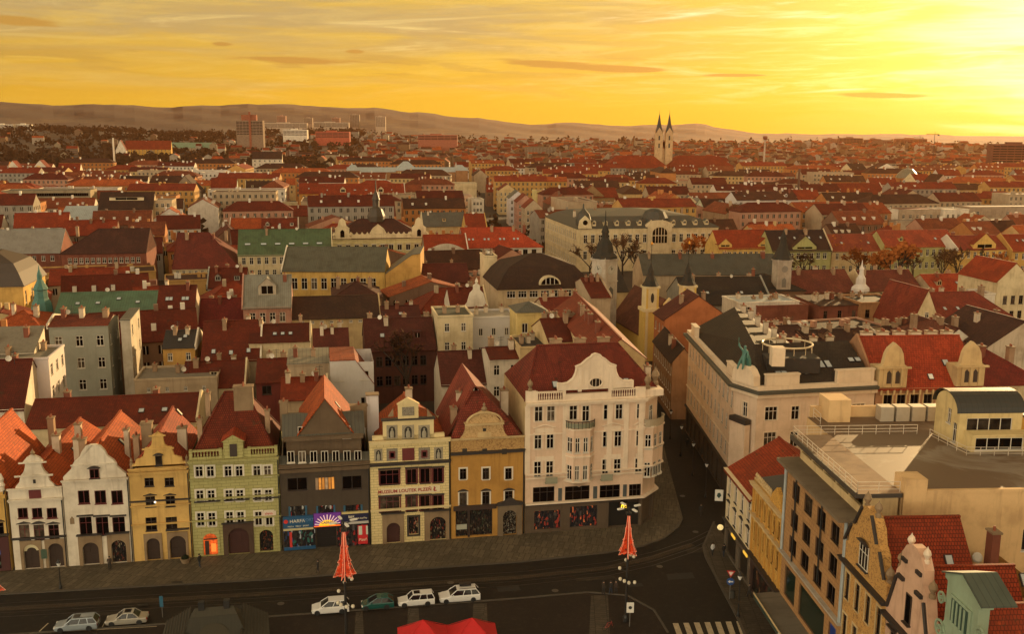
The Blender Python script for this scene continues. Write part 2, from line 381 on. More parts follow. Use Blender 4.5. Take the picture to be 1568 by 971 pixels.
def obj(name, me, parent=None, loc=(0, 0, 0), rz=0.0):
    o = bpy.data.objects.new(name, me); COL.objects.link(o); o.parent = parent; o.location = loc; o.rotation_euler = (0, 0, rz); return o
LABELLED = []
def tag(o, label, cat, group=None, kind=None):
    if label: o['label'] = label
    if cat: o['category'] = cat
    if group: o['group'] = group
    if kind: o['kind'] = kind
    if label: LABELLED.append(o)
    return o
def thing(name, label, cat, loc=(0, 0, 0), rz=0.0, group=None):
    o = bpy.data.objects.new(name, None); COL.objects.link(o); o.location = loc; o.rotation_euler = (0, 0, rz); o.empty_display_size = .5
    return tag(o, label, cat, group)
def copy_tree(o, parent=None):
    c = o.copy(); COL.objects.link(c); c.parent = parent
    for ch in o.children: copy_tree(ch, c)
    return c
def text(s, size, mat, parent, loc, name='lettering', rz=0.0, ext=.02, bold=.0, align='CENTER'):
    cu = bpy.data.curves.new(name, 'FONT'); cu.body = s; cu.size = size; cu.extrude = ext; cu.align_x = align; cu.align_y = 'CENTER'; cu.offset = bold
    t = bpy.data.objects.new(name, cu); COL.objects.link(t); me = bpy.data.meshes.new_from_object(t.evaluated_get(bpy.context.evaluated_depsgraph_get())); bpy.data.objects.remove(t); me.materials.clear(); me.materials.append(mat)
    o = obj(name, me, parent, loc); o.rotation_euler = (R(90), 0, rz); return o

# ---------------------------------------------------------------- windows
WC = {}
def win_mesh(w, h, style, fm, hood=None, single=False, sur=None, pane=None):
    w, h = round(w * 10) / 10, round(h * 10) / 10; key = (w, h, style, fm, hood, single, sur, pane)
    if key in WC: return WC[key]
    b = MB(); t = .07 if w > .8 else .05; y0, y1 = .09, .16
    if single: t = max(t, .10)
    def bar(x0, x1, z0, z1): b.box(x0, x1, y0, y1, z0, z1)
    bar(0, w, 0, t); bar(0, w, h - t, h); bar(0, t, t, h - t); bar(w - t, w, t, h - t)
    if style in ('cross', 'tall', 'triple'):
        if style == 'triple':
            for k in (1, 2): bar(w * k / 3 - t / 2, w * k / 3 + t / 2, t, h - t)
        else: bar(w / 2 - t / 2, w / 2 + t / 2, t, h - t)
        zz = h * (.66 if style != 'tall' else .72); b.box(t, w - t, y0 + .012, y1, zz - t / 2, zz + t / 2)
    elif style == 'two': bar(w / 2 - t / 2, w / 2 + t / 2, t, h - t)
    elif style == 'grid':
        for k in (1, 2, 3): bar(w * k / 4 - .02, w * k / 4 + .02, t, h - t)
        for k in (1, 2): b.box(t, w - t, y0 + .012, y1, h * k / 3 - .02, h * k / 3 + .02)
    elif style == 'band':
        n = max(2, int(w / 1.1))
        for k in range(1, n): bar(w * k / n - t / 2, w * k / n + t / 2, t, h - t)
    b.box(-.08, w + .08, -.10, .20, -.10, 0, 1)                      # sill
    if sur:                                                         # raised surround, 5 cm proud
        for q in ((-.18, 0, 0, h), (w, w + .18, 0, h), (-.18, w + .18, h, h + .2)): b.box(q[0], q[1], -.05, .03, q[2], q[3], 2)
    if hood == 'flat': b.box(-.22, w + .22, -.28, .02, h + .14, h + .30, 1)
    elif hood == 'ped': b.prism([(-.24, h + .14), (w + .24, h + .14), (w / 2, h + .14 + .22 * w)], -.24, .02, 1)
    elif hood == 'arch':
        pts = [(-.24 + (w + .48) * k / 8, h + .14 + .30 * math.sin(math.pi * k / 8)) for k in range(9)]; b.prism(pts, -.22, .02, 1)
    pm = pane or GLS
    if single:
        b.box(t, w - t, .135, .15, t, h - t, 3)
        r = (b.mesh('window', [fm, sur or fm, sur or fm, pm]), None)
    else:
        q = MB(); q.box(t * .5, w - t * .5, .128, .138, t * .5, h - t * .5)
        r = (b.mesh('window', [fm, DKTRIM if hood else (sur or fm), sur or fm]), q.mesh('pane', [pm]))
    WC[key] = r; return r
def put_window(root, x, y, z, w, h, style='cross', fm=None, rz=0.0, hood=None, single=False, sur=None, pane=None, name='window'):
    a, p = win_mesh(w, h, style, fm or FR_WHITE, hood, single, sur, pane)
    o = obj(name, a, root, (x, y, z), rz)
    if p: obj('pane', p, o)
    return o

# ---------------------------------------------------------------- roofs (local frame of a house)
def roof_mesh(b, kind, L, D, ze, rh, ov=.4, prof=None, m=0, hipin=None):
    zr = ze + rh; t = .16; e = ov * rh / max(D / 2, 1)
    if kind == 'gable':
        b.slab((-.12, -ov, ze - e), (L + .12, -ov, ze - e), (L + .12, D / 2, zr), (-.12, D / 2, zr), t, m); b.slab((L + .12, D + ov, ze - e), (-.12, D + ov, ze - e), (-.12, D / 2, zr), (L + .12, D / 2, zr), t, m)
        b.box(-.1, L + .1, D / 2 - .14, D / 2 + .14, zr - .05, zr + .11, m)
    elif kind == 'gablef':
        e = ov * rh / max(L / 2, 1)
        b.slab((-ov, D + .1, ze - e), (-ov, -.1, ze - e), (L / 2, -.1, zr), (L / 2, D + .1, zr), t, m); b.slab((L + ov, -.1, ze - e), (L + ov, D + .1, ze - e), (L / 2, D + .1, zr), (L / 2, -.1, zr), t, m)
        b.box(L / 2 - .14, L / 2 + .14, -.08, D + .08, zr - .05, zr + .11, m)
    elif kind in ('hip', 'hipl', 'hipr'):
        k = min(D / 2, L / 2) * (hipin or 1.0); x0, x1 = (-ov if kind != 'hipr' else 0), (L + ov if kind != 'hipl' else L)
        r0, r1 = ((k, D / 2, zr) if kind != 'hipr' else (0, D / 2, zr)), ((L - k, D / 2, zr) if kind != 'hipl' else (L, D / 2, zr))
        if r1[0] < r0[0]: r0 = r1 = (L / 2, D / 2, zr)
        A, B_, C_, D_ = (x0, -ov, ze), (x1, -ov, ze), (x1, D + ov, ze), (x0, D + ov, ze)
        b.face([A, B_, r1, r0], m); b.face([C_, D_, r0, r1], m); b.face([B_, C_, r1], m); b.face([D_, A, r0], m)
        A2, B2, C2, D2 = [(p[0], p[1], ze - t) for p in (A, B_, C_, D_)]; b.face([D2, C2, B2, A2], m)
        for p, q, p2, q2 in ((A, B_, A2, B2), (B_, C_, B2, C2), (C_, D_, C2, D2), (D_, A, D2, A2)): b.face([p2, q2, q, p], m)
        for p, q in ((A, r0), (D_, r0), (B_, r1), (C_, r1), (r0, r1)):
            if (Vector(p) - Vector(q)).length > .5: b.tube(p, q, .13, .13, 5, m)
    elif kind in ('mansard', 'mansardg'):
        k = min(D, L) * .16; z1 = ze + rh * .68; lv = [(-ov, ze), (k * .45, ze + rh * .40), (k, z1)]; lv.append((min(D, L) / 2 - .3, zr))
        for (a, za), (c, zc) in zip(lv, lv[1:]):
            q0 = [(a, a, za), (L - a, a, za), (L - a, D - a, za), (a, D - a, za)]; q1 = [(c, c, zc), (L - c, c, zc), (L - c, D - c, zc), (c, D - c, zc)]
            for i in range(4): j = (i + 1) % 4; b.face([q0[i], q0[j], q1[j], q1[i]], m)
        b.box(-ov, L + ov, -ov, D + ov, ze - .2, ze - .003, m)
    elif kind == 'shed': b.slab((-.1, -ov, ze - .05), (L + .1, -ov, ze - .05), (L + .1, D + .1, zr), (-.1, D + .1, zr), t, m)
    elif kind == 'prof':
        for (u0, d0), (u1, d1) in zip(prof, prof[1:]):
            b.slab((u0 * L, D + .1, ze + d0 + .17), (u0 * L, -.15, ze + d0 + .17), (u1 * L, -.15, ze + d1 + .17), (u1 * L, D + .1, ze + d1 + .17), t, m)
    elif kind == 'flat':
        b.box(.02, L - .02, .02, D - .02, ze - .25, ze + .05, m)
        for q in ((-.12, L + .12, -.12, .2), (-.12, L + .12, D - .2, D + .12), (-.12, .2, .2, D - .2), (L - .2, L + .12, .2, D - .2)): b.box(q[0], q[1], q[2], q[3], ze + .06, ze + .45, m + 1)
    elif kind == 'pyr': 
        c = (L / 2, D / 2, zr); q = [(-ov, -ov, ze), (L + ov, -ov, ze), (L + ov, D + ov, ze), (-ov, D + ov, ze)]
        for i in range(4): b.face([q[i], q[(i + 1) % 4], c], m)
        b.face(q[::-1], m)
def roof_z(kind, L, D, ze, rh, x, y):
    if kind in ('gable', 'hip', 'hipl', 'hipr'): return ze + rh * (1 - abs(y - D / 2) / (D / 2))
    if kind == 'gablef': return ze + rh * (1 - abs(x - L / 2) / (L / 2))
    if kind == 'shed': return ze + rh * y / D
    if kind.startswith('mansard'): return ze + rh * .6
    return ze
def chimney(roof, x, y, z, w=.7, d=1.1, h=1.6, mat=None, dn=1.2, pots=2):
    b = MB(); b.box(-w / 2, w / 2, -d / 2, d / 2, -dn, h); b.box(-w / 2 - .1, w / 2 + .1, -d / 2 - .1, d / 2 + .1, h, h + .16, 1)
    for k in range(pots): b.lathe([(.13, h + .16), (.11, h + .55), (.0, h + .56)], 7, 2, (0, (k - (pots - 1) / 2) * .38))
    return b.build('chimney', [mat or CHIM, STONE, POT], roof, (x, y, z))
SKY_ME = {}
def skylight(roof, kind, L, D, ze, rh, x, y, w=.8, h=1.1, face='front', lit=False):
    if kind in ('gable', 'hip', 'hipl', 'hipr', 'shed'):
        run = D / 2 if kind != 'shed' else D; sl = math.atan2(rh, run); rot = (sl, 0, 0)
    else: sl = math.atan2(rh, L / 2); rot = (0, sl if x > L / 2 else -sl, 0)
    key = (round(w, 1), round(h, 1), lit, kind == 'gablef')
    if key not in SKY_ME:
        b = MB(); ww, hh = (w, h) if kind != 'gablef' else (h, w)
        b.box(-ww / 2, ww / 2, -hh / 2, hh / 2, -.05, .14); b.box(-ww / 2 + .08, ww / 2 - .08, -hh / 2 + .08, hh / 2 - .08, .145, .165, 1)
        SKY_ME[key] = b.mesh('skylight', [DKTRIM, plain((.42, .45, .45), .12, 0, 'skylight_glass', .05) if not lit else plain((.75, .72, .66), .25, 0, 'skylight_glass', .05)])  # sky brightness is put into the pane colour, paler in the lit copy
    o = obj('skylight', SKY_ME[key], roof, (x, y, roof_z(kind, L, D, ze, rh, x, y) + .02)); o.rotation_euler = rot; return o
def dormer(roof, x, y, z, w=1.8, h=1.8, dep=2.6, wm=None, rm=None, shape='gable'):
    b = MB(); b.box(-w / 2, w / 2, 0, dep, -.4, h, 0)
    if shape == 'gable':
        b.prism([(-w / 2, h + .01), (w / 2, h + .01), (0, h + w * .42)], 0, dep, 0)
        b.slab((-w / 2 - .2, dep, h - .1), (-w / 2 - .2, -.2, h - .1), (0, -.2, h + w * .42 + .12), (0, dep, h + w * .42 + .12), .12, 1); b.slab((w / 2 + .2, -.2, h - .1), (w / 2 + .2, dep, h - .1), (0, dep, h + w * .42 + .12), (0, -.2, h + w * .42 + .12), .12, 1)
    else: b.box(-w / 2 - .15, w / 2 + .15, -.2, dep, h + .005, h + .16, 1)
    b.box(-w * .32, w * .32, -.03, .05, .25, h - .15, 2); b.box(-.04, .04, -.05, -.031, .25, h - .15, 3)
    return b.build('dormer', [wm or CREAM, rm or T_DK, GLS, FR_WHITE], roof, (x, y, z))
# ---------------------------------------------------------------- the setting
def stone_paving(c1, c2, bw, rh, mort, ang=0.0, gap=.03):
    m, g, b = _new('paving'); p = geo(g)
    mp = g.n('ShaderNodeMapping'); g.L(p, mp.inputs[0]); mp.inputs['Rotation'].default_value = (0, 0, ang)
    br = g.n('ShaderNodeTexBrick'); g.L(mp.outputs[0], br.inputs['Vector']); br.inputs['Scale'].default_value = 1
    br.inputs['Brick Width'].default_value = bw; br.inputs['Row Height'].default_value = rh; br.inputs['Mortar Size'].default_value = gap
    br.inputs['Color1'].default_value = (*c1, 1); br.inputs['Color2'].default_value = (*c2, 1); br.inputs['Mortar'].default_value = (*mort, 1)
    n1 = g.noise(p, .16, 6, .65); n2 = g.noise(p, 1.2, 5, .65)
    col = g.mix(g.m('MULTIPLY', g.sm(n1, .38, .66), .55), br.outputs[0], tuple(v * .45 for v in c1))
    col = g.mix(g.m('MULTIPLY', g.sm(n2, .5, .72), .45), col, tuple(v * 1.7 for v in c1))
    g.L(col, b.inputs['Base Color']); b.inputs['Roughness'].default_value = .7; b.inputs['Specular IOR Level'].default_value = .25
    bump(g, b, br.outputs['Fac'], -.3, .03); return m
A_ANG = R(10.92)
COBBLE = stone_paving((.024, .018, .012), (.017, .013, .009), .16, .12, (.010, .008, .006), A_ANG, .012)
COBBLE2 = stone_paving((.030, .020, .013), (.020, .014, .010), .2, .15, (.012, .008, .006), -.3, .014)
SLABS = stone_paving((.125, .098, .064), (.080, .066, .043), .75, 2.3, (.018, .014, .009), A_ANG, .03)
SLABS2 = stone_paving((.080, .062, .042), (.056, .046, .033), .5, 1.4, (.014, .011, .008), R(-87), .03)
PAINTW = plain((.42, .34, .22), .8, 0, 'road_paint', .6)
KERB = plain((.075, .06, .042), .8, 0, 'granite', .5)
RAIL = plain((.05, .04, .032), .35, .6, 'steel')

def earth():
    m, g, b = _new('town_ground'); p = geo(g)
    n1 = g.noise(p, .012, 6, .6); n2 = g.noise(p, .06, 5, .6); n3 = g.noise(p, .5, 4, .6)
    c = g.ramp(n1, [(0, (.020, .014, .010)), (.45, (.032, .020, .012)), (.55, (.045, .030, .016)), (.7, (.060, .045, .018)), (1, (.04, .025, .014))])
    c = g.mix(g.sm(n2, .5, .65), c, (.022, .014, .010)); c = g.mix(g.m('MULTIPLY', n3, .4), c, (.05, .034, .02))
    g.L(c, b.inputs['Base Color']); b.inputs['Roughness'].default_value = .95; return m
def hillmat():
    m, g, b = _new('wooded_hills'); p = geo(g)
    n1 = g.noise(p, .0011, 6, .62); n2 = g.noise(p, .010, 6, .7)
    c = g.ramp(n1, [(0, (.026, .016, .012)), (.5, (.032, .019, .013)), (.56, (.075, .045, .02)), (.62, (.03, .018, .012)), (1, (.042, .027, .016))], 'EASE')
    c = g.mix(g.sm(n2, .45, .65), c, (.030, .021, .016)); g.L(c, b.inputs['Base Color']); b.inputs['Roughness'].default_value = 1; return m
b = MB(); b.face([(-30000, -2000, -.03), (30000, -2000, -.03), (30000, 30000, -.03), (-30000, 30000, -.03)]); tag(b.build('ground', earth()), None, None, kind='structure')

A0 = P(23.5, 875); FA = Frame(A0, A_ANG)
FB = Frame((28.2, 117.4), math.atan2(-1, .06))          # row across the corner: x runs towards the viewer
def sheet_poly(name, pts, z, mat, th=0.0):
    b = MB(); top = [(p[0], p[1], z) for p in pts]; b.face(top)
    if th:
        for i in range(len(pts)): j = (i + 1) % len(pts); b.face([top[i], (pts[i][0], pts[i][1], z - th), (pts[j][0], pts[j][1], z - th), top[j]])
    return tag(b.build(name, mat), None, None, kind='structure')
sheet_poly('square_paving', [(-120, 20), (60, 20), (60, 140), (-120, 140)], .0, COBBLE2)
kz = .13
sw = [P(-200, 928), P(0, 912), P(400, 890), P(800, 862), P(930, 848), P(985, 838), P(1018, 826), P(1040, 808), P(1046, 796), P(1040, 775), P(1020, 700), P(1008, 640), P(985, 560)]
road = [FA.w(-70, -26), P(0, 965 + 10), P(420, 945), P(800, 917), P(900, 908), P(960, 913), P(1000, 935), P(1022, 971), P(1050, 1060), (31, 60), (31.5, 118), (34, 132), (34, 330), (14, 330), (12, 126), FA.w(-70, 1)]
sheet_poly('road', road, .004, COBBLE)
left_pave = sw + [FA.w(96, 40), FA.w(40, 3), FA.w(-70, 3)]
sheet_poly('pavement', left_pave, kz, SLABS, kz)
rp = [P(1092, 800), P(1075, 838), P(1080, 856), P(1100, 895), P(1128, 948), P(1150, 1000), P(1190, 1090), (36, 60), (36, 119), (29.5, 121)]
sheet_poly('pavement', rp, kz, SLABS2, kz)
def kerbline(pts, name='kerb', w=.28, z=kz, off=.012, mat=KERB):
    b = MB()
    for p, q in zip(pts, pts[1:]):
        p, q = Vector((p[0], p[1], 0)), Vector((q[0], q[1], 0)); d = (q - p).normalized(); n = Vector((-d.y, d.x, 0)) * w
        b.face([p + Vector((0, 0, z + off)), q + Vector((0, 0, z + off)), q + n + Vector((0, 0, z + off)), p + n + Vector((0, 0, z + off))]); b.face([p - n * .05, q - n * .05, q - n * .05 + Vector((0, 0, z + off)), p - n * .05 + Vector((0, 0, z + off))])
    return tag(b.build(name, mat), None, None, kind='structure')
kerbline(sw[:10]); kerbline(rp[:7])
kerbline([P(-100, 982), P(420, 945.5), P(800, 917.5), P(900, 908.5), P(960, 913.5), P(1000, 935.5), P(1022, 971)], 'kerb', .22, .10)
def strip(name, pts, w, z, mat):
    b = MB()
    for p, q in zip(pts, pts[1:]):
        p, q = Vector((p[0], p[1], z)), Vector((q[0], q[1], z)); d = (q - p).normalized(); n = Vector((-d.y, d.x, 0)) * w / 2
        b.face([p - n, q - n, q + n, p + n])
    return tag(b.build(name, mat), None, None, kind='structure')
for dy in (0, 16):   # tram track, paved flush with the street
    for off in (0, 6.2):
        strip('tram_rail', [P(x, y + dy * .9 + off) for x, y in ((-100, 932), (0, 925), (400, 902), (800, 876), (930, 862), (1000, 846), (1060, 826), (1100, 806))], .10, .009, RAIL)
strip('tram_bed', [P(x, y + 8) for x, y in ((-100, 932), (0, 925), (400, 902), (800, 876), (930, 862), (1000, 846), (1060, 826))], 1.0, .0065, stone_paving((.06, .042, .026), (.05, .035, .022), .3, .5, (.02, .015, .01), A_ANG))
for k in range(7):     # zebra crossing
    x = 1030 + k * 16.2
    q = [P(x, 955 - k * .5, .010), P(x + 8.5, 955 - k * .5, .010), P(x + 22, 990, .010), P(x + 12.5, 990, .010)]
    b = MB(); b.face(q); tag(b.build('crosswalk_stripe', PAINTW), None, None, kind='structure')
for q in ([P(60, 968), P(74, 955)], [P(156, 962), P(164, 948)]): strip('parking_line', q, .12, .010, PAINTW)
strip('parking_line', [P(60, 970), P(240, 960)], .1, .0105, PAINTW)
for q in ([(210, 926), (226, 925), (227, 928), (211, 929)], [(262, 891), (279, 890), (280, 893), (263, 894)]): sheet_poly('drain_cover', [P(*p, .14) for p in q], kz + .006, IRON)
PATCH1, PATCH2 = stone_paving((.050, .038, .026), (.040, .030, .021), .18, .13, (.012, .009, .006), .2, .014), plain((.020, .016, .012), .75, 0, 'asphalt_patch', .5)
for k, (x, y, w, h) in enumerate(((330, 930, 46, 5), (560, 905, 70, 4), (760, 900, 34, 7), (880, 886, 60, 5), (1020, 880, 40, 9), (1050, 840, 26, 8), (960, 895, 22, 5), (140, 940, 60, 4))): sheet_poly('road_patch', [P(x, y), P(x + w, y - w * .07), P(x + w + 4, y + h - w * .07), P(x + 3, y + h)], .0055, PATCH1 if k % 2 else PATCH2)
for x, y in ((430, 925), (690, 893), (850, 905), (1010, 868), (1065, 815), (1045, 760)): c_ = P(x, y); sheet_poly('manhole_cover', [(c_.x + .42 * math.cos(t * .524), c_.y + .42 * math.sin(t * .524)) for t in range(12)], .0075, plain((.075, .062, .045), .5, 0, 'cast_iron', .3))
for x, w in ((545, 10), (625, 16), (725, 20), (905, 26)):
    sheet_poly('paving_strip', [P(x, 938 - (x - 545) * .07), P(x + w, 937 - (x - 545) * .07), P(x + w + 4, 1000), P(x - 4, 1000)], .0035, SLABS2)

# hills round the basin: one sheet in polar cells about the square
def ridge(x):     # skyline crest over bearing, as seen from the gallery
    pts = [(-700, 28), (-300, 34), (0, 38), (90, 33), (180, 37), (250, 32), (330, 37), (400, 39), (470, 38), (560, 35), (640, 30), (720, 22), (800, 14), (870, 16), (930, 12), (1000, 14), (1060, 15), (1100, 9), (1150, 3), (1230, 1), (1330, 3), (1420, 1), (1500, -1), (1700, 0), (2300, 3)]
    for (a, p), (c, q) in zip(pts, pts[1:]):
        if a <= x <= c: t = (x - a) / (c - a); t = t * t * (3 - 2 * t); return p + (q - p) * t
    return 2
def smooth(t): t = max(0, min(1, t)); return t * t * (3 - 2 * t)
def land(az, r):
    if r < 1900: return 0.0
    x = CX + F_PX * math.tan(max(-1.2, min(1.2, az))); h1 = max(.5, ridge(x)) / F_PX * 6000 + 40 + 3 * math.sin(az * 60 + 3.1) + 2 * math.sin(az * 140 + 1.2) + 1.2 * math.sin(az * 310)
    t = (r - 1900) / 4900; s1 = smooth((t - .38) / .45); lo = smooth(t / .22); hl = 24 + 24 * smooth((900 - x) / 500)
    return hl * lo * (.86 + .14 * math.sin(az * 25 + r * .002)) * (1 - s1) + h1 * s1 * (1 if t < .88 else 1 - (t - .88) * 1.5) + 2.0 * math.sin(r * .01 + az * 90) * lo
def land_xy(x, y): return land(math.atan2(x, y), math.hypot(x, y))
def hills():
    b = MB(); NA, NR = 170, 34; rr = [1900 + 4900 * (k / (NR - 1)) for k in range(NR)]
    V = [[(r * math.sin(a), r * math.cos(a), land(a, r)) for r in rr] for a in [R(-42 + 84 * i / NA) for i in range(NA + 1)]]
    for i in range(NA):
        for k in range(NR - 1): b.face([V[i][k], V[i + 1][k], V[i + 1][k + 1], V[i][k + 1]], 0, True)
    tag(b.build('hills', hillmat(), uv=False), None, None, kind='structure')
hills()

# ---------------------------------------------------------------- generic house
FOOT = []
def solve_u(fr, z, x2):
    k = FW * (x2 - CX) - RT * F_PX; d0 = fr.o + Vector((0, 0, z - HC)); return -(k.dot(d0)) / k.dot(fr.u)
def rows_of(L, zt, z0, n, r, w, h, t, s, mg=1.0, pair=0):
    out = []
    for i in range(r):
        z1 = zt - t - i * s
        if z1 - h < z0 + .3: break
        for k in range(n):
            u = (L / 2) if n == 1 else mg + w / 2 + (L - 2 * mg - w) * k / (n - 1)
            out.append((u - w / 2, u + w / 2, z1 - h, z1))
    return out
def house(name, label, eave, zE, D, roof='gable', ridge=None, rh=3.5, wall=None, rm=None, win=None, rw=None, lw=None, style='cross', fm=None, hood=None, sur=None,
          ang=A_ANG, chim=1, sky=(), dorm=(), cat='house', group=None, z0=0.0, prof=None, single=True, cornice=True, fr=None, L=None, seed=0, band=(), hipin=None, gw=None):
    rg = random.Random(hash_s(label) + seed)
    if fr is None:
        o = P(eave[0], eave[1], zE); fr = Frame((o.x, o.y), ang); L = solve_u(fr, zE, eave[2])
    if isinstance(D, tuple):
        p = P(D[0], D[1], zE); D = max(4, (Vector((p.x, p.y, 0)) - fr.o).dot(fr.n))
    if ridge is not None:
        off = D / 2 if roof in ('gable', 'hip', 'hipl', 'hipr') else (0 if roof in ('gablef', 'prof') else (D if roof == 'shed' else D * .3))
        x = ridge[0] if isinstance(ridge, tuple) else (eave[0] + eave[2]) / 2; y = ridge[1] if isinstance(ridge, tuple) else ridge
        rh = max(.4, fr.at(x, y, off)[1] - zE)
    root = thing(name, label, cat, fr.w(0, 0, z0), fr.a, group); FOOT.append((fr, L, D)); ze = zE - z0
    wm = wall or CREAM; b = MB(); of = rows_of(L, ze, 0, *win) if win else []; orr = rows_of(D, ze, 0, *rw) if rw else []; ol = rows_of(D, ze, 0, *lw) if lw else []
    b.wall((0, 0), (L, 0), 0, ze, of); b.wall((L, 0), (L, D), 0, ze, orr); b.wall((L, D), (0, D), 0, ze); b.wall((0, D), (0, 0), 0, ze, ol)
    if roof == 'gable':
        for x in (0, L): b.face([(x, 0, ze), (x, D, ze), (x, D / 2, ze + rh - .18)])
    elif roof == 'gablef':
        for y in (0, D): b.face([(0, y, ze), (L, y, ze), (L / 2, y, ze + rh - .18)])
    elif roof == 'hipl': b.face([(L, 0, ze), (L, D, ze), (L, D / 2, ze + rh - .1)])
    elif roof == 'hipr': b.face([(0, 0, ze), (0, D, ze), (0, D / 2, ze + rh - .1)])
    elif roof == 'shed':
        for x in (0, L): b.face([(x, 0, ze), (x, D, ze), (x, D, ze + rh - .2)])
        b.face([(0, D, ze), (L, D, ze), (L, D, ze + rh - .2), (0, D, ze + rh - .2)])
    elif roof == 'prof':
        pts = [(0, ze - 4)] + [(u * L, ze + d) for u, d in prof] + [(L, ze - 4)]
        b.prism(pts[::-1], -.02, D + .02)
    b.build('wall', [wm], root)
    if cornice and roof not in ('gablef', 'prof', 'flat'):
        c = MB(); c.box(-.1, L + .1, -.28, -.02, ze - .45, ze - .18); c.build('cornice', [wm], root)
    for z in band:
        c = MB(); c.box(-.03, L + .03, -.12, -.004, z, z + .22); c.build('cornice', [wm], root)
    q = MB(); roof_mesh(q, roof, L, D, ze, rh, prof=prof, hipin=hipin); ro = q.build('roof', [rm or T_DK, wm], root)
    for o in of: put_window(root, o[0], 0, o[2], o[1] - o[0], o[3] - o[2], style, fm, 0, hood, single, sur)
    for o in orr: put_window(root, L, o[0], o[2], o[1] - o[0], o[3] - o[2], style, fm, R(90), None, single)
    for o in ol: put_window(root, 0, D - o[0], o[2], o[1] - o[0], o[3] - o[2], style, fm, R(-90), None, single)
    if roof == 'gablef' and gw: put_window(root, L / 2 - .5, -.2, ze + rh * .2, 1.0, 1.3, style, fm, 0, None, single)
    chim = chim + 1 if (chim and single) else chim
    for k in range(chim):
        u = L * (k + .5 + rg.uniform(-.25, .25)) / chim
        if roof == 'gablef': chimney(ro, L * rg.choice((.3, .7)), D * rg.uniform(.25, .8), roof_z(roof, L, D, ze, rh, L * .3, 0) , mat=rg.choice((CHIM, CHIMW, BRICK)))
        elif roof == 'flat': chimney(ro, u, D * rg.uniform(.4, .8), ze, h=1.3, mat=rg.choice((CHIM, CHIMW)))
        elif roof not in ('prof', 'pyr'):
            yy = D / 2 + rg.choice((-1, 1)) * D * .08; chimney(ro, min(max(u, 1), L - 1), yy, roof_z(roof, L, D, ze, rh, u, yy), w=rg.uniform(.6, 1.0), d=rg.uniform(.8, 1.7), h=rg.uniform(1.0, 1.7), mat=rg.choice((CHIM, CHIM, CHIMW, BRICK)), dn=1.5)
    if roof == 'gable' and single and rg.random() < .55 and D > 8:
        q = MB(); x = L if rg.random() < .6 else -.32; q.prism([(-.3, ze - .6), (D + .3, ze - .6), (D + .3, ze + .35), (D / 2, ze + rh + .5), (-.3, ze + .35)], x, x + .32, T=lambda a, b_, c_: (b_, a, c_)); q.build('firewall', [rg.choice((wm, CREAM, WHITE))], root)
    if roof == 'gable' and single and not dorm and not sky and L > 9 and rg.random() < .6:
        n = rg.randint(1, 3)
        for k in range(n):
            if rg.random() < .5: dormer(ro, L * (k + .5) / n, D * .16, ze + rh * .32, 1.5, 1.3, 2.2, wm, rm or T_DK, rg.choice(('gable', 'flat')))
            else: skylight(ro, roof, L, D, ze, rh, L * (k + .5) / n, D * .22, .9, 1.1)
    for s_ in sky: skylight(ro, roof, L, D, ze, rh, s_[0] * L, s_[1] * D, *s_[2:])
    for d_ in dorm:
        yy = d_[1] * D; dormer(ro, d_[0] * L, yy, roof_z(roof, L, D, ze, rh, d_[0] * L, yy), *d_[2:])
    if single and roof in ('gable', 'flat', 'hip') and rg.random() < .45:
        q = MB(); q.lathe([(0, .0), (.32, .05), (.48, .16), (.47, .18), (0, .05)], 10); u = L * rg.uniform(.2, .8); yy = D * .45; z = roof_z(roof, L, D, ze, rh, u, yy)
        d_ = q.build('satellite_dish', [FR_WHITE], ro, (u, yy, z + .9)); d_.rotation_euler = (R(75), 0, rg.uniform(-.6, .6)); q = MB(); q.tube((0, 0, -1.4), (0, 0, 1.6), .045, None, 4); q.box(-.6, .6, -.03, .03, 1.3, 1.36); q.box(-.45, .45, -.03, .03, .9, .96); q.build('aerial', [IRON], ro, (u + .8, yy, z + .6))
    root['_L'] = L; root['_D'] = D; return root, fr, L, D, ro
def hash_s(s):
    h = 7
    for ch in s: h = (h * 31 + ord(ch)) % 99991
    return h

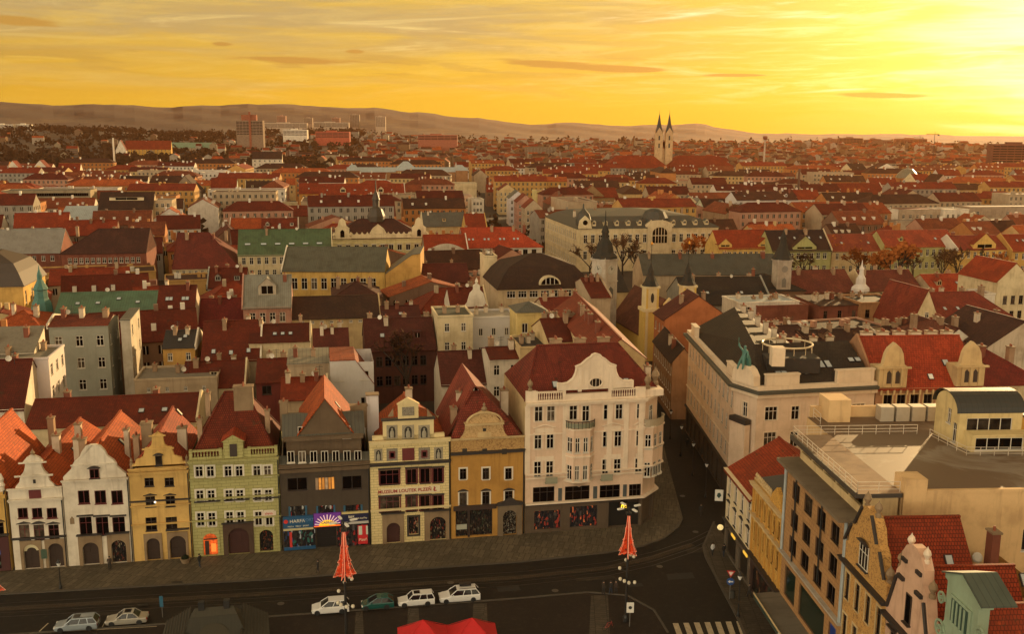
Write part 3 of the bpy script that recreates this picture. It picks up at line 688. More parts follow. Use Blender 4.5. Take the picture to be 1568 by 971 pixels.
# ---------------------------------------------------------------- the row on the square
def r1(X, Y): return X / 3.236, 600 + Y / 3.236
def r2(X, Y): return 280 + X / 3.236, 580 + Y / 3.236
def r3(X, Y): return 540 + X / 3.236, 560 + Y / 3.236
def r4(X, Y): return 760 + X / 2.856, 500 + Y / 2.856
def rect(F, r, X0, Y0, X1, Y1, off=0.0):
    xc, yc = (X0 + X1) / 2, (Y0 + Y1) / 2
    u0 = F.at(*r(X0, yc), off)[0]; u1 = F.at(*r(X1, yc), off)[0]; z1 = F.at(*r(xc, Y0), off)[1]; z0 = F.at(*r(xc, Y1), off)[1]
    return (u0, u1, z0, z1)
def arch_surround(root, out, inn, mat, proud=.14, name='portal'):
    U0, U1, Z0, Z1 = out; u0, u1, z0, zt = inn; r = (u1 - u0) / 2; n = 12; b = MB(); cx = (u0 + u1) / 2; zs = max(z0 + .3, zt - r)
    b.box(U0, u0, -proud, 0, z0, zs); b.box(u1, U1, -proud, 0, z0, zs)
    pa = [(cx - r * math.cos(math.pi * k / n), zs + (zt - zs) * math.sin(math.pi * k / n)) for k in range(n + 1)]
    b.face([(U0, -proud, zs), (u0, -proud, zs), (u0, -proud, Z1), (U0, -proud, Z1)]); b.face([(u1, -proud, zs), (U1, -proud, zs), (U1, -proud, Z1), (u1, -proud, Z1)])
    for (a, c), (d, e) in zip(pa, pa[1:]):
        b.face([(a, -proud, c), (d, -proud, e), (d, -proud, Z1), (a, -proud, Z1)]); b.face([(a, -proud, c), (a, .3, c), (d, .3, e), (d, -proud, e)])
        b.face([(a, .21, c), (d, .21, e), (d, .21, zt + .1), (a, .21, zt + .1)])
    b.face([(U0, -proud, Z1), (U1, -proud, Z1), (U1, 0, Z1), (U0, 0, Z1)]); b.face([(U0, -proud, zs), (U0, -proud, Z1), (U0, 0, Z1), (U0, 0, zs)]); b.face([(U1, -proud, zs), (U1, 0, zs), (U1, 0, Z1), (U1, -proud, Z1)])
    return b.build(name, [mat], root)
def band(root, L, z0, z1, mat, proud=.22, name='cornice', u0=0.0):
    b = MB(); b.box(u0 - .03, L + .03, -proud, -.004, z0, z1); b.box(u0 - .1, L + .1, -proud - .12, -.004, z1 + .002, z1 + .09); return b.build(name, [mat], root)
def row_house(name, label, u0, u1, zE, D, wm, wins, doors=(), rev=None, cat='house', sidem=None, plinth=None):
    F = FA.shift(u0); L = u1 - u0; root = thing(name, label, cat, F.w(0, 0, kz), F.a); FOOT.append((F, L, D)); ze = zE - kz
    op = []
    W_ = []
    for r_, q, st, fm, hd, su in wins:
        o = rect(F, r_, *q); o = (o[0], o[1], o[2] - kz, o[3] - kz); W_.append((o, st, fm, hd, su)); op.append(o)
    for o in doors: op.append((o[0], o[1], o[2], o[3]))
    b = MB(); b.wall((0, 0), (L, 0), 0, ze, op, .32, 0, 1); b.wall((L, 0), (L, D), 0, ze, m=2); b.wall((L, D), (0, D), 0, ze, m=2); b.wall((0, D), (0, 0), 0, ze, m=2)
    b.build('wall', [wm, rev or wm, sidem or wm], root)
    b = MB(); b.tube((L - .1, -.14, .1), (L - .1, -.14, ze - .2), .075, None, 6); b.tube((L - .1, -.14, ze - .2), (L - .1, .1, ze + .1), .1, None, 6); b.build('drainpipe', [IRON], root)
    for o, st, fm, hd, su in W_: put_window(root, o[0], .02, o[2], o[1] - o[0], o[3] - o[2], st, fm, 0, hd, False, su)
    return root, F, L
def leaf(root, o, mat, name='door', y=.30):
    b = MB(); b.box(o[0] + .02, o[1] - .02, y - .05, y + .015, o[2] + .02, o[3] - .02)
    n = max(2, int((o[1] - o[0]) / .8)); w = (o[1] - o[0]) / n
    if name == 'door':
        for k in range(n):
            for z in (.12, .52): b.box(o[0] + k * w + .1, o[0] + (k + 1) * w - .1, y - .08, y - .051, o[2] + (o[3] - o[2]) * z, o[2] + (o[3] - o[2]) * (z + .32))
    return b.build(name, [mat], root)
def gable_shape(F, r, half_pts, X0, X1):
    """half profile given in zoomed-photo points on the left side, mirrored about the centre"""
    cx = (F.at(*r(X0, half_pts[0][1]))[0] + F.at(*r(X1, half_pts[0][1]))[0]) / 2
    hp = []
    for X, Y in half_pts: u, z = F.at(*r(X, Y)); hp.append((u, z - kz))
    return cx, hp + [(2 * cx - u, z) for u, z in reversed(hp)]
WD = wood((.045, .022, .012)); WD2 = wood((.06, .015, .010))

# plain roofs running back from the gables: ridge end given by a pixel of the photo
def back_roof(root, F, L, zE, zR, endpx, rm, name='roof', x0=0.0, x1=None, wm=None):
    x1 = L if x1 is None else x1; p = P(endpx[0], endpx[1], zR); D = max(8, (Vector((p.x, p.y, 0)) - F.o).dot(F.n)); b = MB(); c = (x0 + x1) / 2; e = .3
    ze, zr = zE - kz, zR - kz
    b.slab((x0 - e, D, ze), (x0 - e, .3, ze), (c, .3, zr), (c, D, zr), .18); b.slab((x1 + e, .3, ze), (x1 + e, D, ze), (c, D, zr), (c, .3, zr), .18); b.box(c - .15, c + .15, .3, D, zr - .05, zr + .12)
    b.face([(x0, D - .2, ze), (x1, D - .2, ze), (c, D - .2, zr - .2)], 1)
    return b.build(name, [rm, wm or WHITE], root), D, (lambda x, y: ze + (zr - ze) * (1 - abs(x - c) / (c - x0 + e)))
def slope_light(ro, x, y, z, sl, lit=True):
    o = skylight(ro, 'gablef', 2, 2, 0, 1, 1.5, 0, .7, 1.1, lit=lit); o.location = (x, y, z + .03); o.rotation_euler = (0, sl, 0); return o

# 0: yellow house cut by the frame edge
u_l = FA.at(-75, 885)[0]
rt, F, L = row_house('gabled_house', 'yellow house with orange roof and shop front, cut off by the picture edge', u_l, -.35, 10.4, 15, YELLOW,
    [(r1, (-92, 560, -45, 620), 'cross', FR_DK, 'flat', None), (r1, (-30, 650, 20, 715), 'cross', FR_DK, 'arch', None)], [])
band(rt, L, 9.5, 9.9, YELLOW); band(rt, L, 4.6, 4.8, DKTRIM)
b = MB(); b.box(.1, L - .05, -.25, -.01, .1, 4.5); b.build('shop_front', [plain((.06, .012, .010), .5)], rt)
b = MB(); b.box(1.5, L - 1.2, -.33, -.255, 3.0, 4.2); sg = b.build('shop_sign', [plain((.62, .52, .34), .6)], rt); text('r', 1.5, IRON, rt, (L - 2.0, -.35, 3.6))
b = MB(); b.box(1.2, L - 1.1, -.33, -.255, 2.3, 2.8); b.build('light_box', [glow((.02, .20, .55), 1.0, .5)], rt)
b = MB(); b.box(1.2, L - 1.1, -.30, -.255, .5, 2.2); b.build('shop_window', [goods((.10, .14, .10), (.3, .3, .22), (.05, .12, .10))], rt)
ro, D, zf = back_roof(rt, F, L, 10.4, 16.2, (20, 626), T_OR)
b = MB(); b.lathe([(.28, 10.2), (.28, 10.8), (.4, 11.0), (.2, 11.4), (.3, 11.8), (.12, 12.3), (0, 12.6)], 8, c=(L - .35, .3)); b.build('pinnacle', [WHITE], rt)

# 1: small white house with rounded gable
A1R = 6.15
wl = [(r1, (X, 577, X + 50, 628), 'two', FR_RED, None, None) for X in (88, 159, 232)] + [(r1, (X, 660, X + 52, 735), 'cross', FR_RED, 'ped' if X != 168 else 'arch', None) for X in (95, 168, 241)]
F1 = FA; d1 = [(1.15, 2.95, 0, 3.25), (4.0, 5.75, 0, 3.2)]
rt, F, L = row_house('gabled_house', 'narrow white house with small curved gable, dark red window frames and two stone doorways', 0.0, A1R, 9.05, 14, WHITE, wl, d1)
for k, o in enumerate(d1): arch_surround(rt, (o[0] - .35, o[1] + .35, 0, 3.75), o, STONE); leaf(rt, o, WD)
b = MB(); pts = [(2.05 + 1.0 * math.cos(math.pi * k / 8), 2.35 + .85 * math.sin(math.pi * k / 8)) for k in range(9)]; pts += [(2.05 + .55 * math.cos(math.pi * k / 8), 2.35 + .42 * math.sin(math.pi * k / 8)) for k in range(8, -1, -1)]
b.prism(pts, .10, .16); b.build('arch_sign', [plain((.58, .50, .30), .6)], rt)
b = MB(); b.box(3.15, 3.85, -.18, -.01, 1.3, 2.5); b.build('menu_board', [plain((.05, .085, .055), .4)], rt)
band(rt, L, 3.95, 4.12, DKTRIM); band(rt, L, 8.85, 9.1, WHITE, .3)
b = MB(); b.box(0, L, 0, .5, 9.1, 10.35); 
b.build('attic', [WHITE], rt); band(rt, L, 10.36, 10.5, WHITE, .25)
b = MB(); b.box(2.35, 3.75, -.06, .02, 9.05, 10.36); b.build('hatch', [FR_RED], rt)
cx, pts = gable_shape(F, r1, [(72, 490), (78, 470), (95, 450), (100, 420), (104, 414), (114, 402), (122, 380), (124, 352), (112, 350), (128, 330), (150, 318), (165, 314)], 72, 276)
b = MB(); b.prism(pts, .02, .5); b.build('gable', [WHITE], rt)
z1 = F.at(*r1(170, 416))[1] - kz; z2 = F.at(*r1(165, 352))[1] - kz
b = MB(); b.box(cx - 2.2, cx + 2.2, -.14, .0, z1 - .1, z1 + .1); b.box(cx - 1.6, cx + 1.6, -.2, .0, z2 - .05, z2 + .12); b.box(cx - .15, cx + .15, -.02, .01, 11.1, 11.6, 1); b.build('gable_trim', [WHITE, IRON], rt)
b = MB(); b.lathe([(.22, z2 + .8), (.22, z2 + 1.0), (.3, z2 + 1.2), (.08, z2 + 1.5), (0, z2 + 1.8)], 8, c=(cx, .25)); b.build('finial', [STONE], rt)
ro, D, zf = back_roof(rt, F, L, 9.8, 12.7, (105, 640), T_OR, x0=-.3, x1=L + .6)
for y in (12, 15.5): slope_light(ro, 5.0, y, zf(5.0, y), R(38))
chimney(ro, 3.6, 9, 12.4, .9, 1.0, 2.0, CHIMW); chimney(ro, 5.4, 13, 11.2, .8, 1.0, 3.4, CHIMW); chimney(ro, 1.0, 17, 11.5, .8, 1.0, 3.0)

# 2: broad white house
u0, u1 = 6.25, 13.95; F2 = FA.shift(u0)
wl = [(r1, (X, 490, X + 57, 556), 'two', FR_RED, None, None) for X in (387, 469, 552)] + [(r1, (X, 622, X + 62, 712), 'cross', FR_RED, 'flat', None) for X in (394, 476, 558)]
d2 = [(1.75, 3.65, 0, 3.0), (5.15, 6.9, 0, 3.05)]
rt, F, L = row_house('gabled_house', 'broad white house with big smooth curved gable and dark red windows', u0, u1, 11.2, 18, WHITE, wl, d2)
for o in d2: arch_surround(rt, (o[0] - .45, o[1] + .45, 0, 3.9), o, STONE); leaf(rt, o, goods((.10, .03, .02), (.05, .03, .02), (.22, .18, .12)) if o[0] > 4 else WD)
b = MB(); b.box(1.2, 4.2, -.5, -.004, 4.0, 4.14); b.build('canopy', [DKTRIM], rt); b = MB(); b.box(4.6, 7.4, -.5, -.004, 4.0, 4.14); b.build('canopy', [DKTRIM], rt)
b = MB(); b.prism([(.55, 5.55), (1.05, 5.55), (1.05, 6.2), (.8, 6.55), (.55, 6.2)], -.06, .0); b.build('niche', [STONE], rt)
band(rt, L, 11.0, 11.18, WHITE, .25)
cx, pts = gable_shape(F, r1, [(314, 440), (312, 425), (330, 408), (352, 385), (356, 366), (366, 350), (392, 328), (402, 300), (420, 275), (445, 265), (462, 264)], 314, 626)
b = MB(); b.prism(pts, .02, .55); b.build('gable', [WHITE], rt)
z1 = F.at(*r1(462, 360))[1] - kz
b = MB(); b.box(cx - 2.7, cx + 2.7, -.12, .0, z1 - .1, z1 + .06); b.build('gable_trim', [WHITE], rt)
put_window(rt, cx - .55, -.2, 11.35, 1.1, 1.2, 'two', FR_RED, 0, 'arch')
ro, D, zf = back_roof(rt, F, L, 11.0, 15.2, (197, 628), T_OR)
slope_light(ro, 5.6, 8, zf(5.6, 8), R(48), False)
chimney(ro, 2.0, 3.0, 13.3, .8, .9, 2.2); chimney(ro, 1.1, 4.5, 12.6, 1.0, 1.0, 2.6, CHIMW); chimney(ro, 6.7, 6, 12.6, .6, .9, 3.0, CHIMW)

# 3: ochre house with stepped volute gable
OCH3 = plaster((.60, .38, .12)); u0, u1 = 14.05, 21.15
wl = [(r1, q, 'cross', FR_DK, hd, None) for q, hd in (((716, 428, 762, 470), None), ((816, 427, 862, 469), None), ((721, 520, 769, 572), 'ped'), ((821, 518, 868, 570), 'ped'), ((722, 624, 778, 690), None), ((822, 622, 878, 688), None))]
d3 = [(1.55, 3.15, 0, 3.0), (4.35, 6.3, 0, 3.1)]
rt, F, L = row_house('gabled_house', 'ochre house with stepped scrolled gable and small arched attic window', u0, u1, 12.1, 18, OCH3, wl, d3)
for o in d3: arch_surround(rt, (o[0] - .3, o[1] + .3, 0, 3.6), o, STONE); leaf(rt, o, WD)
b = MB(); b.box(1.9, 2.8, .02, .08, 3.1, 3.4); b.build('lit_sign', [glow((1, .5, .05), 1.6)], rt); b = MB(); b.box(4.0, 6.8, -.4, -.004, 3.95, 4.1); b.build('canopy', [DKTRIM], rt)
b = MB(); b.lathe([(.1, 7.75), (.14, 7.85), (.1, 7.95)], 8, c=(2.95, -.3)); b.build('wall_lamp', [glow((1, .85, .6), 1.5)], rt)
for z in (4.75, 7.2, 7.85): band(rt, L, z, z + .12, DKTRIM if z > 7.5 else OCH3, .16)
band(rt, L, 11.5, 11.75, OCH3, .4); band(rt, L, 12.05, 12.2, OCH3, .25)
cx, pts = gable_shape(F, r1, [(646, 372), (648, 362), (668, 360), (672, 340), (690, 334), (708, 322), (714, 300), (716, 282), (735, 280), (748, 268), (752, 252), (752, 218), (764, 212), (780, 200)], 646, 930)
b = MB(); b.prism(pts, .02, .5); b.build('gable', [OCH3], rt)
zz = [F.at(*r1(780, y))[1] - kz for y in (282, 218)]
b = MB(); b.box(cx - 1.9, cx + 1.9, -.16, 0, zz[0] - .1, zz[0] + .08); b.box(cx - 1.0, cx + 1.0, -.14, 0, zz[1] - .08, zz[1] + .08); b.box(cx - 2.9, cx + 2.9, -.06, 0, 12.22, 12.34)
b.build('gable_trim', [OCH3], rt); put_window(rt, cx - .4, -.2, 12.6, .8, 1.25, 'plain', FR_DK, 0, 'arch')
for sx in (-3.3, 3.3):
    b = MB(); b.lathe([(.22, 12.2), (.22, 12.6), (.3, 12.75), (.14, 13.0), (.2, 13.3), (0, 13.7)], 8, c=(cx + sx, .25)); b.build('pinnacle', [STONE], rt)
b = MB(); b.lathe([(.2, 16.2), (.26, 16.4), (.08, 16.7), (0, 17.0)], 8, c=(cx, .25)); b.build('finial', [STONE], rt)
ro, D, zf = back_roof(rt, F, L, 11.8, 16.3, (281, 622), tiles((.34, .055, .018)), wm=OCH3)
for x, y in ((5.1, 9), (4.3, 14)): slope_light(ro, x, y, zf(x, y), R(52))
chimney(ro, 1.7, 4.5, 14.2, 1.3, 1.2, 2.6, STONE); chimney(ro, .5, 3.5, 12.8, .7, .8, 2.6); chimney(ro, 5.9, 5, 13.6, 1.1, 1.0, 2.2, CHIMW)

# 4: pale green house with balustrade
u0, u1 = 21.25, 32.2; GRN = ashlar((.38, .35, .14))
wl = []
for y0, y1 in ((373, 424), (490, 546), (600, 668)):
    for a, c in ((968, 1003), (1024, 1060), (1112, 1149), (1167, 1204), (1255, 1291), (1308, 1345)):
        dx = 0 if y0 < 400 else (4 if y0 < 560 else 8); dy = -(a - 968) * .012; wl.append((r1, (a + dx, y0 + dy, c + dx, y1 + dy), 'cross', FR_WHITE, None, FR_WHITE))
d4 = [(1.2, 3.0, .1, 3.1), (4.3, 6.9, 0, 3.6), (8.2, 9.9, .1, 3.1)]
rt, F, L = row_house('balustraded_house', 'pale green four-storey house with roof balustrade, white windows and orange-lit shop door', u0, u1, 13.2, 13, GRN, wl, d4)
leaf(rt, d4[0], glow((.85, .12, .015), .6, .75), 'shop_window'); b = MB(); b.box(2.15, 2.75, .16, .24, .5, 1.6, 1); b.box(1.4, 1.9, .16, .24, .15, 2.0); b.box(1.25, 2.95, .18, .24, 2.15, 2.3); b.build('display', [FR_DK, glow((1, .2, .03), .9)], rt); leaf(rt, d4[1], WD2); leaf(rt, d4[2], goods((.16, .03, .015), (.12, .05, .025), (.05, .03, .025)), 'shop_window')
arch_surround(rt, (3.7, 7.5, 0, 4.3), d4[1], plaster((.08, .045, .028))); arch_surround(rt, (.9, 3.3, 0, 3.5), d4[0], GRN, .1); arch_surround(rt, (7.9, 10.2, 0, 3.5), d4[2], GRN, .1)
b = MB(); b.box(3.6, 7.6, -.5, -.15, 4.32, 4.46); b.build('canopy', [DKTRIM], rt)
for z in (4.75, 7.65, 10.3): band(rt, L, z, z + .14, GRN, .18)
band(rt, L, 12.6, 12.85, GRN, .5)
for k in range(3):
    b = MB(); b.box(.4 + k * 3.6, 3.6 + k * 3.6, -.22, -.004, 7.35, 7.5); b.build('ledge', [DKTRIM], rt)
def balustrade(rt, u0, u1, z, h, mat, y0=-.1, n=9):
    b = MB(); b.box(u0, u1, y0, y0 + .35, z, z + .22); b.box(u0, u1, y0, y0 + .35, z + h - .2, z + h)
    for k in range(n + 1):
        x = u0 + .12 + (u1 - u0 - .24) * k / n; b.lathe([(.06, z + .22), (.11, z + .22 + h * .2), (.05, z + h * .6), (.08, z + h - .2)], 6, c=(x, y0 + .17))
    for x in (u0, u1): b.box(x - .2, x + .2, y0 - .05, y0 + .4, z, z + h + .08)
    return b.build('balustrade', [mat], rt)
balustrade(rt, .3, 3.9, 13.08, 1.15, GRN); balustrade(rt, 7.4, L - .25, 13.08, 1.15, GRN); b = MB(); b.box(3.9, 7.4, 0, .3, 13.08, 14.1); b.build('parapet', [GRN], rt)
b = MB(); b.box(4.3, 6.7, -.2, 2.5, 13.0, 15.2); b.prism([(4.1, 15.2), (6.9, 15.2), (6.9, 15.35), (5.5, 16.1), (4.1, 15.35)], -.3, 2.6); b.slab((4.0, 5, 15.3), (4.0, -.35, 15.3), (5.5, -.35, 16.25), (5.5, 5, 16.25), .12, 1); b.slab((7.0, -.35, 15.3), (7.0, 5, 15.3), (5.5, 5, 16.25), (5.5, -.35, 16.25), .12, 1)
b.box(5.05, 5.95, -.26, -.19, 13.25, 14.9, 2); b.build('dormer', [GRN, T_RED, FR_DK], rt)
rh = F.at(*r2(150, 60), 6.5)[1] - 13.1; q = MB(); roof_mesh(q, 'hip', L, 13, 13.0, 7.0, ov=-.2, hipin=.75); ro = q.build('roof', [T_DK], rt)
chimney(ro, 6.6, 5.2, 18.4, 2.4, 1.3, 2.5, STONE, 2.6, 3); chimney(ro, 2.0, 6, 18.2, .6, .8, 1.8); chimney(ro, 9.6, 3.5, 16.2, .6, .7, 1.8); chimney(ro, 1.2, 3.0, 15, .6, .7, 2.4)
b = MB(); b.box(8.6, 10.4, -.1, -.03, 5.0, 5.6); b.build('banner', [plain((.60, .50, .40), .6)], rt)
text('sleva', .5, plain((.5, .03, .02), .6), rt, (9.5, -.11, 5.3))

# 5: dark office house with shops
u0, u1 = 32.3, 43.65; DK = plaster((.060, .043, .028), .4); DK2 = plaster((.13, .085, .048), .4)
wl = [(r2, (a, 362 - (a - 517) * .012, c, 418 - (a - 517) * .012), 'two', FR_WHITE, None, None) for a, c in ((517, 553), (573, 610), (630, 664), (685, 720), (740, 775), (796, 832), (850, 885))]
rt, F, L = row_house('office_house', 'dark brown office house with set-back attic storey and brightly signed shops below', u0, u1, 11.6, 14, DK, wl + [(r2, (518, 492, 616, 555), 'band', FR_DK, None, None), (r2, (790, 483, 888, 548), 'band', FR_DK, None, None)], [(4.4, 6.9, .1, 2.9)])
o = rect(F, r2, 655, 487, 751, 552); b = MB(); b.box(o[0], o[1], -.04, 0, o[2] - kz, o[3] - kz); n = 6; rg = random.Random(3)
lw_ = b.build('lit_window', [FR_DK], rt)
for k in range(n):
    q = MB(); w = (o[1] - o[0]) / n; q.box(o[0] + k * w + .06, o[0] + (k + 1) * w - .03, -.07, -.045, o[2] - kz + .1, o[3] - kz - .1); q.build('curtain', [glow((.75, .28, .04) if k % 3 else (.38, .22, .10), .6 if k % 2 else .35, .4)], lw_)
for X0, X1 in ((525, 615), (662, 755), (797, 890)):
    o = rect(F, r2, X0, 632 - (X0 - 525) * .02, X1, 692 - (X0 - 525) * .02); z0, z1 = o[2] - kz, o[3] - kz
    b = MB(); b.box(o[0], o[1], -.03, .0, z0, z1); w_ = b.build('window', [goods((.10, .09, .08), (.25, .02, .015), (.4, .4, .38), 0, 1.3)], rt)
    q = MB(); q.box(o[0] - .02, o[0] + .22, -.08, -.031, z0, z1); q.box(o[1] - .22, o[1] + .02, -.08, -.031, z0, z1); q.build('frame', [plain((.02, .09, .16), .5)], w_)
zs = [F.at(*r2(700, y))[1] - kz for y in (455, 440, 335)]
band(rt, L, zs[0], zs[1], DK2, .4); band(rt, L, 11.3, 11.62, DK2, .55)
b = MB(); b.box(.9, L - .9, 1.2, 12, 11.5, 15.1); att = b.build('attic', [DK2], rt); band(att, L - .7, 14.75, 15.1, DK2, -.78, u0=.7)
oo = [rect(F, r2, a, 236, c, 293, 1.2) for a, c in ((570, 610), (625, 663), (681, 719), (737, 776), (792, 831))]
for o in oo: put_window(att, o[0], 1.02, o[2] - kz, o[1] - o[0], o[3] - o[2], 'two', FR_WHITE)
q = MB(); q.slab((-.1, -.3, 11.55), (L + .1, -.3, 11.55), (L + .1, 1.25, 12.5), (-.1, 1.25, 12.5), .15); q.slab((.4, .7, 15.12), (L - .4, .7, 15.12), (L - .4, 4.2, 17.2), (.4, 4.2, 17.2), .15); q.slab((.4, 12, 15.12), (.4, 4.2, 17.2), (L - .4, 4.2, 17.2), (L - .4, 12, 15.12), .15)
ro = q.build('roof', [SLATE], rt)
# big tiled cross gable over the attic
cxr = L * .52; q = MB(); hw = 3.3; zt = F.at(*r2(697, 98), 1.0)[1] - kz; zb = 15.3
q.slab((cxr - hw - .3, 13.5, zb), (cxr - hw - .3, .8, zb), (cxr, .8, zt + .1), (cxr, 13.5, zt + .1), .2); q.slab((cxr + hw + .3, .8, zb), (cxr + hw + .3, 13.5, zb), (cxr, 13.5, zt + .1), (cxr, .8, zt + .1), .2); q.build('gable_roof', [T_OR], rt)
q = MB(); q.prism([(cxr - hw, zb), (cxr + hw, zb), (cxr, zt - .1)], 1.0, 1.4); q.build('pediment', [DK2], rt)
slope_light(ro, cxr + 1.6, 5, zb + (zt - zb) * .52 + .1, math.atan2(zt - zb, hw))
chimney(ro, .6, 5, 16, 1.0, 1.0, 2.6, STONE); chimney(ro, L - 1.0, 6, 15.6, 2.2, 1.0, 1.8, STONE)
SB = plain((.015, .075, .17), .4, nz=.1); NV = plain((.012, .014, .05), .4, nz=.1)
LIT = plain((.75, .68, .5), .6)
def signboard(rt, u0, u1, z0, z1, mat, y=-.35, name='shop_sign'):
    b = MB(); b.box(u0, u1, y, y + .3, z0, z1); return b.build(name, [mat], rt)
s1 = signboard(rt, .2, 4.0, 3.15, 4.75, SB); text('HARFA', .62, LIT, s1, (2.0, -.37, 4.1)); text('SPORT', .55, plain((.10, .22, .40), .5), s1, (3.3, -.37, 4.15)); text('MODA   OBUV   SPORT', .26, LIT, s1, (2.1, -.37, 3.4))
b = MB(); b.prism([(.55 + .28 * math.cos(t * .524), 4.1 + .28 * math.sin(t * .524)) for t in range(12)], -.38, -.352); b.build('logo', [plain((.6, .03, .02), .5)], s1)
s2 = signboard(rt, 4.08, 7.55, 3.15, 4.9, glow((.11, .02, .15), .5, 0, 'light_box'), -.45); ym = glow((1, .5, .02), .7, 0, 'light_box'); om = glow((.9, .14, .01), .9, 0, 'light_box')
b = MB(); cxs, czs = 5.8, 3.35
for k in range(11):
    t = math.pi * (k + .5) / 11; r_ = 1.42; b.prism([(cxs + .8 * math.cos(t - .06), czs + .55 * math.sin(t - .06)), (cxs + r_ * 1.15 * math.cos(t - .035), czs + r_ * math.sin(t - .035)), (cxs + r_ * 1.15 * math.cos(t + .035), czs + r_ * math.sin(t + .035)), (cxs + .8 * math.cos(t + .06), czs + .55 * math.sin(t + .06))], -.47, -.455)
b.build('rays', [glow((.9, .6, .5), .55, 0, 'light_box')], s2)
b = MB(); b.prism([(cxs + 1.05 * math.cos(math.pi * k / 12), czs - .05 + .75 * math.sin(math.pi * k / 12)) for k in range(13)], -.49, -.472); b.build('sunburst', [ym], s2); text('CASINO', .42, plain((.02, .06, .30), .5), s2, (cxs, -.50, 3.68), bold=.012)
b = MB(); b.box(4.1, 7.5, -.49, -.452, 3.16, 3.30); b.build('light_strip', [om], s2)
s3 = signboard(rt, 7.65, L - .25, 3.55, 4.6, NV); text('B&K', .45, LIT, s3, (8.9, -.37, 4.2)); text('& doplňky', .3, LIT, s3, (10.3, -.37, 3.95)); signboard(rt, 7.65, L - .25, 4.62, 4.85, plain((.55, .45, .2), .6), name='sign_band'); signboard(rt, 7.65, L - .25, 3.2, 3.52, plain((.45, .42, .38), .6), name='sign_band')
signboard(rt, .2, 4.0, 2.85, 3.12, plain((.5, .42, .22), .6), name='sign_band')
b = MB(); b.box(.25, 4.2, -.2, -.02, .35, 2.8); b.build('shop_window', [goods((.02, .07, .05), (.22, .22, .20), (.02, .05, .12), .2, 1.2)], rt); b = MB(); b.box(.22, 4.2, -.26, -.205, .1, .55); b.build('shop_plinth', [SB], rt); b = MB(); b.box(.95, 1.25, -.26, -.205, .5, 2.6); b.build('banner', [plain((.55, .03, .02), .6)], rt)
b = MB(); b.box(7.0, L - .2, -.2, -.02, .15, 3.1); b.build('shop_window', [goods((.16, .012, .012), (.06, .05, .045), (.25, .02, .015), .15, 1.2)], rt)
b = MB(); b.box(9.7, L - .4, -.27, -.205, .3, 2.9); po = b.build('poster', [plain((.55, .015, .02), .5)], rt); b = MB(); b.box(9.8, 10.25, -.29, -.272, 1.6, 2.8); b.box(10.75, 11.0, -.29, -.272, 1.6, 2.8); b.build('print', [plain((.55, .6, .5), .5)], po); text('Plzeň', .5, LIT, po, (10.35, -.29, .9))
leaf(rt, (4.4, 6.9, .1, 2.9), plain((.012, .009, .008), .4), 'door')

# 6: puppet museum
u0, u1 = 43.75, 54.25; MUS = ashlar((.68, .545, .27), .9, .36, .18); MUSP = plaster((.66, .53, .28), .2)
wl = []
for a, c, st in ((135, 232, 'triple'), (268, 318, 'two'), (335, 383, 'two'), (398, 448, 'two')):
    wl.append((r3, (a, 519 - (a - 135) * .035, c, 590 - (a - 135) * .035), st, FR_RED, 'flat', FR_RED)); wl.append((r3, (a, 652 - (a - 135) * .03, c, 727 - (a - 135) * .03), st, FR_RED, 'flat', FR_RED))
d6 = [(2.0, 3.8, 0, 2.9), (4.95, 6.2, 1.0, 3.5), (7.75, 9.9, 0, 3.3)]
rt, F, L = row_house('museum_house', 'cream puppet museum with stepped gable, dark red windows and a lettered board', u0, u1, 13.8, 12, MUS, wl, d6)
arch_surround(rt, (1.45, 4.3, 0, 4.2), d6[0], STONE); arch_surround(rt, (7.0, 10.4, 0, 4.3), d6[2], STONE); leaf(rt, d6[0], WD2); leaf(rt, d6[2], goods((.2, .03, .02), (.05, .04, .03), (.25, .2, .12))); leaf(rt, d6[1], goods((.25, .08, .05), (.1, .05, .04), (.35, .25, .15)), 'display_window')
b = MB(); b.box(4.7, 6.45, -.12, -.004, .8, 1.0); b.box(4.7, 6.45, -.3, -.004, 3.6, 3.75); b.box(4.7, 4.95, -.06, -.004, 1.0, 3.5); b.box(6.2, 6.45, -.06, -.004, 1.0, 3.5); b.build('window_surround', [DKTRIM], rt)
for u in (1.3, 6.9): 
    b = MB(); b.box(u, u + (3.1 if u < 3 else 3.6), -.6, -.145, 4.25, 4.4); b.build('canopy', [DKTRIM], rt)
zz = lambda y, x=280: F.at(*r3(x, y))[1] - kz
band(rt, L, 4.6, 4.8, MUSP, .2)
b = MB(); o = rect(F, r3, 140, 602, 432, 634); b.box(o[0], o[1], -.1, -.004, o[2] - kz, o[3] - kz); sg = b.build('museum_sign', [plain((.66, .56, .36), .6, nz=.1)], rt)
tz = (o[2] + o[3]) / 2 - kz; text('MUZEUM LOUTEK PLZEŇ', .62, plain((.30, .012, .012), .6), sg, ((o[0] + o[1]) / 2 - .75, -.12, tz), bold=.012); text('Ł', .85, plain((.30, .012, .012), .6), sg, (o[1] - .65, -.12, tz), bold=.02); 
band(rt, L, zz(488), zz(478), DKTRIM, .45); band(rt, L, zz(382), zz(368), MUSP, .45)
SGR = sgraffito((.26, .22, .16), (.05, .042, .034), 1.2); SAINT = sgraffito((.34, .29, .2), (.09, .075, .06), 2.0)
